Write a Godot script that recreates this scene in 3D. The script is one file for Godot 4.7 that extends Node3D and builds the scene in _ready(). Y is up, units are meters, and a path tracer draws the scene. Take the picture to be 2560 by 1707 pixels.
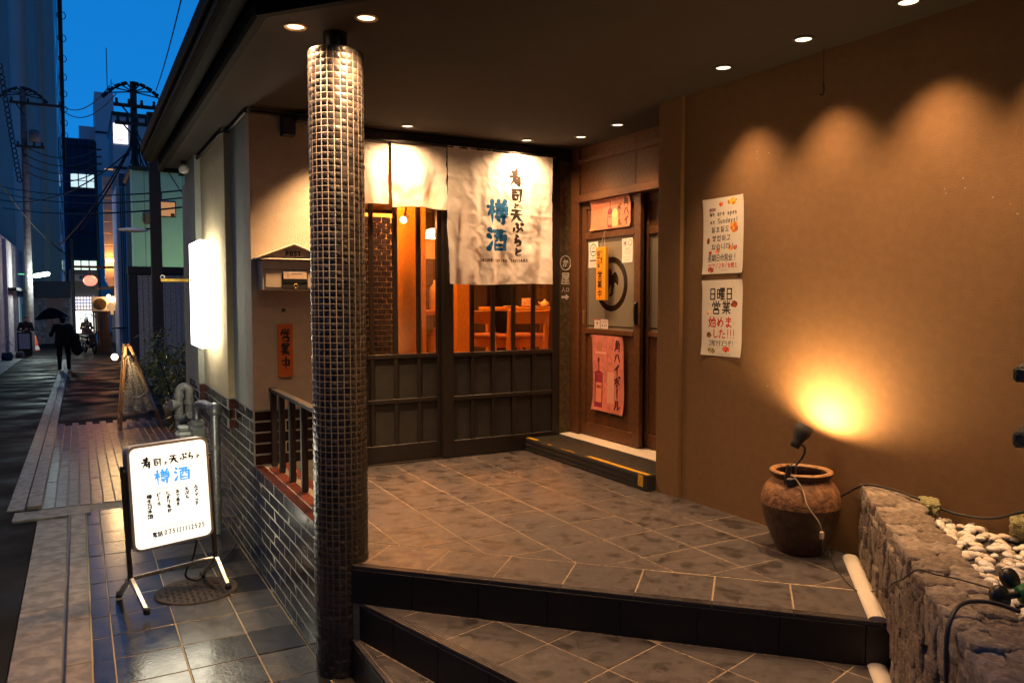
extends Node3D
# A sushi restaurant's porch on a narrow street at dusk. x right along the shop front, -z along the street, metres.
const PORCH := 0.507
const STEP := 0.169
const CEIL := 2.862
const FRONT := -5.345
const WALLX := 3.127
var used := {}
var rng := RandomNumberGenerator.new()
var m := {}
var tex := {}

func _ready() -> void:
	rng.seed = 7
	var cam := Camera3D.new()
	cam.name = "camera"
	cam.position = Vector3(0, 1.7, 0)
	cam.rotation = Vector3(deg_to_rad(-3.207), deg_to_rad(-28.78), 0)
	cam.fov = 46.72
	cam.near = 0.05
	cam.far = 400.0
	add_child(cam)
	cam.current = true
	var env := Environment.new()
	env.background_mode = Environment.BG_SKY
	var sky_mat := ProceduralSkyMaterial.new()
	sky_mat.sky_top_color = Color(0.0, 0.085, 0.33).linear_to_srgb()
	sky_mat.sky_horizon_color = Color(0.008, 0.245, 0.78).linear_to_srgb()
	sky_mat.sky_curve = 0.6
	sky_mat.ground_bottom_color = Color(0.005, 0.01, 0.02).linear_to_srgb()
	sky_mat.ground_horizon_color = Color(0.004, 0.06, 0.20).linear_to_srgb()
	var sky := Sky.new()
	sky.sky_material = sky_mat
	env.sky = sky
	env.background_energy_multiplier = 1.0
	env.tonemap_mode = Environment.TONE_MAPPER_LINEAR
	env.tonemap_exposure = 1.0
	env.sdfgi_enabled = true
	env.ssao_enabled = true
	env.ssil_enabled = true
	var we := WorldEnvironment.new()
	we.name = "world_environment"
	we.environment = env
	add_child(we)
	var sun := DirectionalLight3D.new()
	sun.name = "dusk_light"
	sun.light_energy = 0.02
	sun.light_color = Color(0.85, 0.86, 1.0)
	sun.light_angular_distance = 40.0
	sun.shadow_enabled = true
	sun.rotation = Vector3(deg_to_rad(-30), deg_to_rad(-22), 0)
	add_child(sun)
	make_materials()
	make_ground()
	make_building()
	make_brick_wall()
	make_column()
	make_porch_floor()
	make_lattice_front()
	make_dining_room()
	make_wooden_doors()
	make_garden()
	make_downlights()
	make_porch_things()
	make_street_signs()
	make_street_near()
	make_street_far()
	make_wires()
	make_people()

# ---------- helpers ----------
func gy(z: float) -> float:
	if z > -3.5: return 0.0
	if z > -8.0: return 0.013 * (z + 3.5)
	return -0.0585 + 0.0235 * (z + 8.0)

func surf() -> SurfaceTool:
	var s := SurfaceTool.new()
	s.begin(Mesh.PRIMITIVE_TRIANGLES)
	s.set_smooth_group(-1)
	return s

func vert(s: SurfaceTool, p: Vector3, uv: Vector2) -> void:
	s.set_uv(uv)
	s.add_vertex(p)

# a top left, b top right, c bottom right, d bottom left as seen from the front
func quad(s: SurfaceTool, a: Vector3, b: Vector3, c: Vector3, d: Vector3) -> void:
	vert(s, a, Vector2(0, 0)); vert(s, b, Vector2(1, 0)); vert(s, c, Vector2(1, 1))
	vert(s, a, Vector2(0, 0)); vert(s, c, Vector2(1, 1)); vert(s, d, Vector2(0, 1))

func face_out(s: SurfaceTool, p: Array, mid: Vector3) -> void:
	var n: Vector3 = (p[1] - p[0]).cross(p[2] - p[0])
	var g := Vector3.ZERO
	for q in p: g += q
	g /= p.size()
	var o := p.duplicate()
	if n.dot(g - mid) > 0.0: o.reverse()
	for k in range(1, o.size() - 1):
		vert(s, o[0], Vector2(0, 0)); vert(s, o[k], Vector2(1, 0)); vert(s, o[k + 1], Vector2(1, 1))

func box(s: SurfaceTool, c: Vector3, size: Vector3, b := Basis(), bev := 0.0) -> void:
	var h := size * 0.5
	if bev <= 0.0:
		for ax in 3:
			for sg in [-1.0, 1.0]:
				var p := []
				for q in [[-1, -1], [1, -1], [1, 1], [-1, 1]]:
					var v := Vector3.ZERO
					v[ax] = sg * h[ax]; v[(ax + 1) % 3] = q[0] * h[(ax + 1) % 3]; v[(ax + 2) % 3] = q[1] * h[(ax + 2) % 3]
					p.append(c + b * v)
				face_out(s, p, c)
		return
	var at := func(sx, sy, sz, ax) -> Vector3:
		var v := Vector3(sx * (h.x - bev), sy * (h.y - bev), sz * (h.z - bev))
		v[ax] = [sx, sy, sz][ax] * h[ax]
		return c + b * v
	for ax in 3:
		for sg in [-1, 1]:
			var p := []
			for q in [[-1, -1], [1, -1], [1, 1], [-1, 1]]:
				var e := [0, 0, 0]
				e[ax] = sg; e[(ax + 1) % 3] = q[0]; e[(ax + 2) % 3] = q[1]
				p.append(at.call(e[0], e[1], e[2], ax))
			face_out(s, p, c)
		var a2 := (ax + 1) % 3
		var a3 := (ax + 2) % 3
		for s2 in [-1, 1]:
			for s3 in [-1, 1]:
				var e := [0, 0, 0]
				e[a2] = s2; e[a3] = s3
				var f := e.duplicate()
				e[ax] = -1; f[ax] = 1
				face_out(s, [at.call(e[0], e[1], e[2], a2), at.call(f[0], f[1], f[2], a2), at.call(f[0], f[1], f[2], a3), at.call(e[0], e[1], e[2], a3)], c)
	for sx in [-1, 1]:
		for sy in [-1, 1]:
			for sz in [-1, 1]:
				face_out(s, [at.call(sx, sy, sz, 0), at.call(sx, sy, sz, 1), at.call(sx, sy, sz, 2)], c)

# box from corner to corner
func slab(s: SurfaceTool, a: Vector3, b: Vector3, bev := 0.0) -> void:
	box(s, (a + b) * 0.5, (b - a).abs(), Basis(), bev)

func tube(s: SurfaceTool, pts: Array, r, n := 8) -> void:
	s.set_smooth_group(1)
	var rings := []
	var up := Vector3.UP
	for i in pts.size():
		var d: Vector3 = (pts[mini(i + 1, pts.size() - 1)] - pts[maxi(i - 1, 0)]).normalized()
		if i == 0 and absf(d.dot(up)) > 0.95: up = Vector3.RIGHT
		var x := up.cross(d).normalized()
		var y := d.cross(x).normalized()
		up = y
		var rr: float = r[i] if r is Array else r
		var ring := []
		for k in n:
			var t := TAU * k / n
			ring.append(pts[i] + (x * cos(t) + y * sin(t)) * rr)
		rings.append(ring)
	for i in pts.size() - 1:
		for k in n:
			var k2 := (k + 1) % n
			quad(s, rings[i][k2], rings[i][k], rings[i + 1][k], rings[i + 1][k2])
	s.set_smooth_group(-1)
	for k in range(1, n - 1):
		for e in [0, pts.size() - 1]:
			var q = rings[e]
			face_out(s, [q[0], q[k], q[k + 1]], pts[1 if e == 0 else e - 1])

func curve(pts: Array, per := 6) -> Array:
	var o := []
	for i in pts.size() - 1:
		for k in per:
			o.append(pts[i].cubic_interpolate(pts[i + 1], pts[maxi(i - 1, 0)], pts[mini(i + 2, pts.size() - 1)], float(k) / per))
	o.append(pts[-1])
	return o

func sag(a: Vector3, b: Vector3, drop: float, n := 12) -> Array:
	var o := []
	for i in n + 1:
		var t := float(i) / n
		o.append(a.lerp(b, t) + Vector3.DOWN * drop * 4.0 * t * (1.0 - t))
	return o

func lathe(s: SurfaceTool, prof: Array, n := 24, xf := Transform3D(), flat := false) -> void:
	s.set_smooth_group(-1 if flat else 1)
	for i in prof.size() - 1:
		for k in n:
			var p := []
			for q in [[i, k], [i, k + 1], [i + 1, k + 1], [i + 1, k]]:
				var t: float = TAU * (q[1] % n) / n
				p.append(xf * Vector3(prof[q[0]].x * cos(t), prof[q[0]].y, prof[q[0]].x * sin(t)))
			if prof[i].x < 1e-5: _tri(s, p[0], p[2], p[3])
			elif prof[i + 1].x < 1e-5: _tri(s, p[0], p[1], p[2])
			else: quad(s, p[0], p[1], p[2], p[3])
	s.set_smooth_group(-1)

func _tri(s: SurfaceTool, a: Vector3, b: Vector3, c: Vector3) -> void:
	vert(s, a, Vector2(0, 0)); vert(s, b, Vector2(1, 0)); vert(s, c, Vector2(1, 1))

# polygon in x,z between two heights
func prism(s: SurfaceTool, poly: PackedVector2Array, y0: float, y1: float) -> void:
	var mid := Vector3.ZERO
	for p in poly: mid += Vector3(p.x, 0, p.y) / poly.size()
	var t := Geometry2D.triangulate_polygon(poly)
	for i in range(0, t.size(), 3):
		for y in [y0, y1]:
			var p := []
			for k in 3: p.append(Vector3(poly[t[i + k]].x, y, poly[t[i + k]].y))
			face_out(s, p, Vector3(p[0].x, (y0 + y1) * 0.5, p[0].z))
	for i in poly.size():
		var a := poly[i]
		var b := poly[(i + 1) % poly.size()]
		face_out(s, [Vector3(a.x, y0, a.y), Vector3(b.x, y0, b.y), Vector3(b.x, y1, b.y), Vector3(a.x, y1, a.y)], Vector3(mid.x, (y0 + y1) * 0.5, mid.z))

func done(s: SurfaceTool) -> ArrayMesh:
	s.generate_normals()
	return s.commit()

func numbered(called: String) -> String:
	var n: int = used.get(called, 0)
	used[called] = n + 1
	return called if n == 0 else "%s_%03d" % [called, n]

func put(called: String, mesh: Mesh, mat: Material, parent: Node3D = null, xf := Transform3D()) -> MeshInstance3D:
	var o := MeshInstance3D.new()
	o.mesh = mesh
	o.material_override = mat
	o.transform = xf
	if parent == null:
		o.name = numbered(called)
		add_child(o)
	else:
		var n: Dictionary = parent.get_meta("names") if parent.has_meta("names") else {}
		var k: int = n.get(called, 0)
		n[called] = k + 1
		parent.set_meta("names", n)
		o.name = called if k == 0 else "%s_%03d" % [called, k]
		parent.add_child(o, true)
	return o

func obj(called: String, s: SurfaceTool, mat: Material, parent: Node3D = null) -> MeshInstance3D:
	return put(called, done(s), mat, parent)

func thing(called: String, label: String, category: String, group := "") -> Node3D:
	var o := Node3D.new()
	o.name = numbered(called)
	add_child(o)
	return tag(o, label, category, group)

func tag(o: Node3D, label: String, category: String, group := "") -> Node3D:
	o.set_meta("label", label)
	o.set_meta("category", category)
	if group: o.set_meta("group", group)
	return o

func structure(o: Node3D, label := "") -> Node3D:
	o.set_meta("kind", "structure")
	if label: o.set_meta("label", label)
	return o

func bar(called: String, a: Vector3, b: Vector3, mat: Material, parent: Node3D = null, bev := 0.0) -> MeshInstance3D:
	var s := surf()
	slab(s, a, b, bev)
	return obj(called, s, mat, parent)

# ---------- materials ----------
func noise(key: String, freq: float, lo: float, hi: float, oct := 4, kind := FastNoiseLite.TYPE_SIMPLEX, size := 512, stretch := false) -> Texture2D:
	if tex.has(key): return tex[key]
	var f := FastNoiseLite.new()
	f.noise_type = kind
	f.frequency = freq
	f.seed = key.hash() % 1000
	f.fractal_octaves = oct
	var t := NoiseTexture2D.new()
	t.width = size
	t.height = size
	t.seamless = true
	t.noise = f
	var g := Gradient.new()
	g.colors = PackedColorArray([Color(lo, lo, lo), Color(hi, hi, hi)])
	g.offsets = PackedFloat32Array([0.2, 0.8])
	t.color_ramp = g
	tex[key] = t
	return t

# a base colour given as linear, real-world value
func mat(key: String, c: Vector3, rough := 0.8, o := {}) -> StandardMaterial3D:
	var k := StandardMaterial3D.new()
	k.resource_name = key
	k.albedo_color = Color(c.x, c.y, c.z).linear_to_srgb()
	k.roughness = rough
	var sc: float = o.get("scale", 1.0)
	if o.has("stretch"): k.uv1_scale = o.stretch * sc
	else: k.uv1_scale = Vector3.ONE * sc
	if o.has("tex") or o.has("bump") or o.has("rtex"):
		k.uv1_triplanar = true
		k.uv1_world_triplanar = true
	if o.has("tex"): k.albedo_texture = o.tex
	if o.has("rtex"):
		k.roughness_texture = o.rtex
		k.roughness_texture_channel = BaseMaterial3D.TEXTURE_CHANNEL_RED
	if o.has("bump"):
		k.heightmap_enabled = true
		k.heightmap_texture = o.bump
		k.heightmap_scale = o.get("relief", 0.3)
	k.metallic = o.get("metal", 0.0)
	k.metallic_specular = o.get("spec", 0.5)
	if o.has("coat"):
		k.clearcoat_enabled = true
		k.clearcoat = o.coat
		k.clearcoat_roughness = 0.05
	if o.has("glow"):
		k.emission_enabled = true
		k.emission = Color(o.glow.x, o.glow.y, o.glow.z).linear_to_srgb()
		k.emission_energy_multiplier = o.get("energy", 1.0)
	if o.has("back"):
		k.backlight_enabled = true
		k.backlight = Color(o.back.x, o.back.y, o.back.z).linear_to_srgb()
	m[key] = k
	return k

func glass(key: String, c: Vector3, alpha: float, rough := 0.03) -> StandardMaterial3D:
	var k := mat(key, c, rough)
	k.transparency = BaseMaterial3D.TRANSPARENCY_ALPHA
	k.albedo_color.a = alpha
	return k

func make_materials() -> void:
	var grain := noise("grain", 0.10, 0.0, 1.0, 3)
	var grit := noise("grit", 0.3, 0.0, 1.0, 2)
	var blotch := noise("blotch", 0.012, 0.86, 1.0, 5)
	var stain := noise("stain", 0.016, 0.74, 1.0, 5)
	var soft := noise("soft", 0.008, 0.965, 1.0, 3)
	var wet := noise("wet", 0.012, 0.74, 1.0, 3)
	var rough_stone := noise("rough_stone", 0.03, 0.0, 1.0, 6)
	var wood := noise("wood", 0.04, 0.62, 1.0, 4)
	# scuffed tiles: even, with a few dark smudges
	var scuff := noise("scuff", 0.014, 0.45, 1.0, 5)
	var g := Gradient.new()
	g.offsets = PackedFloat32Array([0.0, 0.26, 0.34, 0.6, 1.0])
	g.colors = PackedColorArray([Color(0.55, 0.55, 0.56), Color(0.68, 0.67, 0.67), Color(0.965, 0.965, 0.965), Color(0.985, 0.985, 0.985), Color(1, 1, 1)])
	scuff.color_ramp = g
	mat("stucco_brown", Vector3(0.200, 0.109, 0.044), 0.95, {"tex": soft, "bump": grain, "relief": 0.085, "scale": 3.4})
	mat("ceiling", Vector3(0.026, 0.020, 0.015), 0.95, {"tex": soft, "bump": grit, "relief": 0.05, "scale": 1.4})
	mat("stucco_pale", Vector3(0.46, 0.38, 0.28), 0.95, {"tex": soft, "bump": grain, "relief": 0.20, "scale": 2.0})
	mat("stucco_sign_glow", Vector3(0.56, 0.45, 0.25), 0.95, {"tex": soft, "bump": grain, "relief": 0.20, "scale": 2.0})  # yellow glow of the wall sign put into this wall colour
	mat("stucco_grey_greenlit", Vector3(0.38, 0.39, 0.31), 0.95, {"tex": soft, "bump": grain, "relief": 0.20, "scale": 2.0})  # grey plaster with the green tint of nearby lights put in
	mat("dark_wood", Vector3(0.016, 0.012, 0.010), 0.45, {"bump": wood, "relief": 0.06, "scale": 1.5, "stretch": Vector3(6, 0.6, 6)})
	mat("dark_panel", Vector3(0.026, 0.024, 0.021), 0.75, {"tex": blotch, "bump": grit, "relief": 0.05, "scale": 1.6})
	mat("door_wood", Vector3(0.17, 0.068, 0.024), 0.5, {"tex": wood, "stretch": Vector3(8, 0.7, 8), "bump": wood, "relief": 0.05})
	mat("light_wood", Vector3(0.56, 0.29, 0.04), 0.5, {"tex": noise("fine_wood", 0.04, 0.84, 1.0, 4), "stretch": Vector3(7, 0.6, 7)})
	mat("cloth", Vector3(0.80, 0.76, 0.71), 0.95, {"bump": grit, "relief": 0.04, "scale": 4.0, "back": Vector3(0.25, 0.22, 0.18)})
	mat("floor_tile", Vector3(0.062, 0.054, 0.055), 0.75, {"tex": scuff, "rtex": noise("dry", 0.03, 0.55, 0.9, 4), "bump": grit, "relief": 0.03, "scale": 0.71})
	mat("floor_tile_dark", Vector3(0.054, 0.048, 0.049), 0.75, {"tex": scuff, "rtex": tex.dry, "bump": grit, "relief": 0.03, "scale": 0.83})
	mat("floor_tile_warm", Vector3(0.068, 0.058, 0.057), 0.75, {"tex": scuff, "rtex": tex.dry, "bump": grit, "relief": 0.03, "scale": 0.63})
	mat("riser", Vector3(0.012, 0.012, 0.013), 0.5, {"tex": blotch, "scale": 2.0})
	mat("grout", Vector3(0.34, 0.265, 0.18), 0.9, {"tex": blotch, "scale": 4.0})
	mat("wall_grout", Vector3(0.40, 0.40, 0.33), 0.85, {"tex": blotch, "scale": 4.0})
	mat("grout_pale", Vector3(0.62, 0.55, 0.42), 0.9, {"tex": blotch, "scale": 4.0})
	for i in 4:
		mat("brick%d" % i, Vector3(0.015, 0.008, 0.007) * [0.75, 1.0, 1.3, 1.6][i], 0.2, {"bump": soft, "relief": 0.08, "scale": 3.0, "spec": 0.36})
		mat("red_brick%d" % i, Vector3(0.15, 0.035, 0.02) * [0.6, 0.85, 1.1, 1.3][i], 0.3, {"tex": stain, "bump": grain, "relief": 0.012, "scale": 4.0})
		mat("mosaic%d" % i, Vector3([0.022, 0.030, 0.040, 0.018][i], [0.018, 0.024, 0.030, 0.016][i], [0.017, 0.021, 0.026, 0.018][i]), [0.30, 0.40, 0.46, 0.36][i], {"spec": 0.72})
	mat("mosaic_grout", Vector3(0.085, 0.07, 0.055), 0.7)
	mat("slab_wet", Vector3(0.019, 0.019, 0.020), 0.27, {"tex": blotch, "rtex": wet, "bump": noise("dimple", 0.05, 0.0, 1.0, 4), "relief": 0.028, "scale": 1.1})
	mat("slab_dry", Vector3(0.048, 0.043, 0.037), 0.42, {"tex": stain, "rtex": wet, "bump": tex.dimple, "relief": 0.04, "scale": 1.0})
	mat("slab_joint", Vector3(0.30, 0.25, 0.15), 0.8)
	mat("concrete", Vector3(0.21, 0.175, 0.135), 0.6, {"tex": stain, "rtex": wet, "bump": grit, "relief": 0.12, "scale": 1.0})
	mat("concrete_dark", Vector3(0.12, 0.115, 0.11), 0.6, {"tex": stain, "rtex": tex.get("damp", wet), "scale": 0.13})
	mat("asphalt", Vector3(0.016, 0.015, 0.015), 0.8, {"spec": 0.10, "tex": stain, "rtex": noise("damp", 0.012, 0.5, 1.0, 6), "scale": 0.11})
	for i in 3:
		mat("plank%d" % i, Vector3(0.080, 0.040, 0.032) * [0.7, 0.95, 1.2][i], 0.42, {"tex": stain, "rtex": wet, "bump": tex.dimple, "relief": 0.03, "scale": 1.4})
	mat("stone_grey", Vector3(0.34, 0.28, 0.215), 0.95, {"tex": stain, "bump": rough_stone, "relief": 0.3, "scale": 3.0})
	mat("stone_brown", Vector3(0.25, 0.195, 0.145), 0.95, {"tex": stain, "bump": rough_stone, "relief": 0.3, "scale": 4.0})
	mat("stone_dark", Vector3(0.07, 0.075, 0.07), 0.85, {"tex": stain, "bump": rough_stone, "relief": 0.6, "scale": 4.0})
	mat("mortar", Vector3(0.05, 0.045, 0.04), 1.0)
	for i in 4:
		mat("pebble%d" % i, [Vector3(0.78, 0.72, 0.62), Vector3(0.70, 0.62, 0.50), Vector3(0.82, 0.78, 0.70), Vector3(0.62, 0.53, 0.42)][i], 0.55, {"tex": soft, "scale": 9.0})
	mat("pot_clay", Vector3(0.32, 0.155, 0.068), 0.75, {"tex": noise("kiln", 0.015, 0.62, 1.0, 5), "bump": rough_stone, "relief": 0.25, "scale": 2.5})
	mat("pot_dark", Vector3(0.075, 0.034, 0.018), 0.5, {"tex": tex.kiln, "bump": rough_stone, "relief": 0.2, "scale": 2.5})  # darker brown for the lower half, neck and inside
	mat("pot_rim", Vector3(0.42, 0.22, 0.09), 0.6, {"tex": tex.kiln, "scale": 4.0})
	mat("black", Vector3(0.012, 0.012, 0.012), 0.4)
	mat("black_soft", Vector3(0.02, 0.019, 0.018), 0.7)
	mat("rubber", Vector3(0.02, 0.02, 0.02), 0.6)
	mat("clear_cord", Vector3(0.40, 0.33, 0.25), 0.3)
	mat("steel", Vector3(0.55, 0.55, 0.52), 0.35, {"metal": 0.9, "tex": blotch, "scale": 4.0})
	mat("eaves_dark", Vector3(0.007, 0.006, 0.005), 0.8, {"spec": 0.2})
	mat("steel_dark", Vector3(0.03, 0.027, 0.024), 0.55, {"metal": 0.2})
	mat("galvanised", Vector3(0.45, 0.46, 0.44), 0.4, {"metal": 0.7, "tex": stain, "scale": 5.0})
	mat("iron", Vector3(0.055, 0.045, 0.04), 0.55, {"metal": 0.4, "tex": stain, "bump": grit, "relief": 0.4, "scale": 3.0})
	mat("plate", Vector3(0.055, 0.05, 0.042), 0.5, {"metal": 0.4, "tex": stain, "scale": 2.0})
	mat("yellow_paint", Vector3(0.75, 0.42, 0.02), 0.6, {"tex": stain, "scale": 6.0})
	mat("white_paint", Vector3(0.72, 0.70, 0.66), 0.6)
	mat("cream_plastic", Vector3(0.70, 0.64, 0.54), 0.5, {"tex": soft, "scale": 3.0})
	mat("box_paint", Vector3(0.52, 0.43, 0.31), 0.55, {"tex": soft, "scale": 4.0})
	mat("meter_paint", Vector3(0.42, 0.44, 0.35), 0.5, {"tex": blotch, "scale": 5.0})
	mat("pvc", Vector3(0.30, 0.29, 0.25), 0.4, {"tex": blotch, "scale": 5.0})
	mat("lamp_white", Vector3(0.9, 0.85, 0.75), 0.4, {"glow": Vector3(1.0, 0.80, 0.56), "energy": 2.2})
	mat("paper", Vector3(0.80, 0.77, 0.72), 0.9)
	mat("brass", Vector3(0.55, 0.38, 0.16), 0.35, {"metal": 0.8})
	glass("pane", Vector3(0.05, 0.05, 0.05), 0.015)
	# only for the dining room
	mat("blue_brick", Vector3(0.010, 0.011, 0.045), 0.5, {"spec": 0.25})
	mat("room_wall", Vector3(0.045, 0.028, 0.018), 0.9, {"tex": blotch, "scale": 1.5})
	mat("cushion", Vector3(0.30, 0.13, 0.09), 0.9)
	mat("china", Vector3(0.75, 0.62, 0.5), 0.3)
	# street
	mat("blue_render", Vector3(0.42, 0.62, 0.70), 0.85, {"tex": soft, "scale": 0.05})
	mat("blue_render_dark", Vector3(0.22, 0.38, 0.42), 0.85, {"tex": soft, "scale": 0.05})
	mat("pale_render", Vector3(0.60, 0.59, 0.60), 0.85, {"tex": soft, "scale": 0.1})
	mat("tower_render", Vector3(0.66, 0.62, 0.66), 0.85)
	mat("lilac_render", Vector3(0.46, 0.37, 0.38), 0.85, {"tex": stain, "scale": 0.3})
	mat("dark_glass", Vector3(0.02, 0.05, 0.10), 0.1)
	mat("green_lit_panel", Vector3(0.50, 0.56, 0.50), 0.7, {"tex": soft, "scale": 0.3})  # green lamplight on white panels put into the colour
	mat("grey_tile", Vector3(0.46, 0.43, 0.40), 0.6, {"tex": blotch, "scale": 2.0})
	mat("tile_joint", Vector3(0.10, 0.10, 0.10), 0.9)
	mat("post_wood", Vector3(0.035, 0.026, 0.022), 0.7, {"tex": wood, "stretch": Vector3(5, 0.5, 5)})
	mat("pole_concrete", Vector3(0.20, 0.17, 0.17), 0.9, {"tex": stain, "scale": 0.6})
	mat("fence_wood", Vector3(0.16, 0.075, 0.03), 0.6, {"tex": wood, "stretch": Vector3(3, 0.3, 3)})
	mat("leaf", Vector3(0.075, 0.085, 0.025), 0.6, {"back": Vector3(0.04, 0.05, 0.01)})
	mat("leaf_light", Vector3(0.13, 0.14, 0.045), 0.6, {"back": Vector3(0.05, 0.06, 0.01)})
	mat("stem", Vector3(0.06, 0.045, 0.02), 0.8)
	mat("suit", Vector3(0.008, 0.008, 0.010), 0.85)
	mat("skin", Vector3(0.42, 0.24, 0.16), 0.6)
	mat("hair", Vector3(0.012, 0.009, 0.008), 0.6)
	mat("umbrella_cloth", Vector3(0.010, 0.011, 0.013), 0.9, {"spec": 0.1})
	mat("orange_cone", Vector3(0.72, 0.10, 0.03), 0.6)
	mat("board_wood", Vector3(0.26, 0.15, 0.08), 0.45, {"tex": wood, "stretch": Vector3(8, 1, 8)})
	mat("chalkboard", Vector3(0.06, 0.045, 0.04), 0.12, {"bump": grain, "relief": 0.2, "scale": 2.0})

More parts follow.
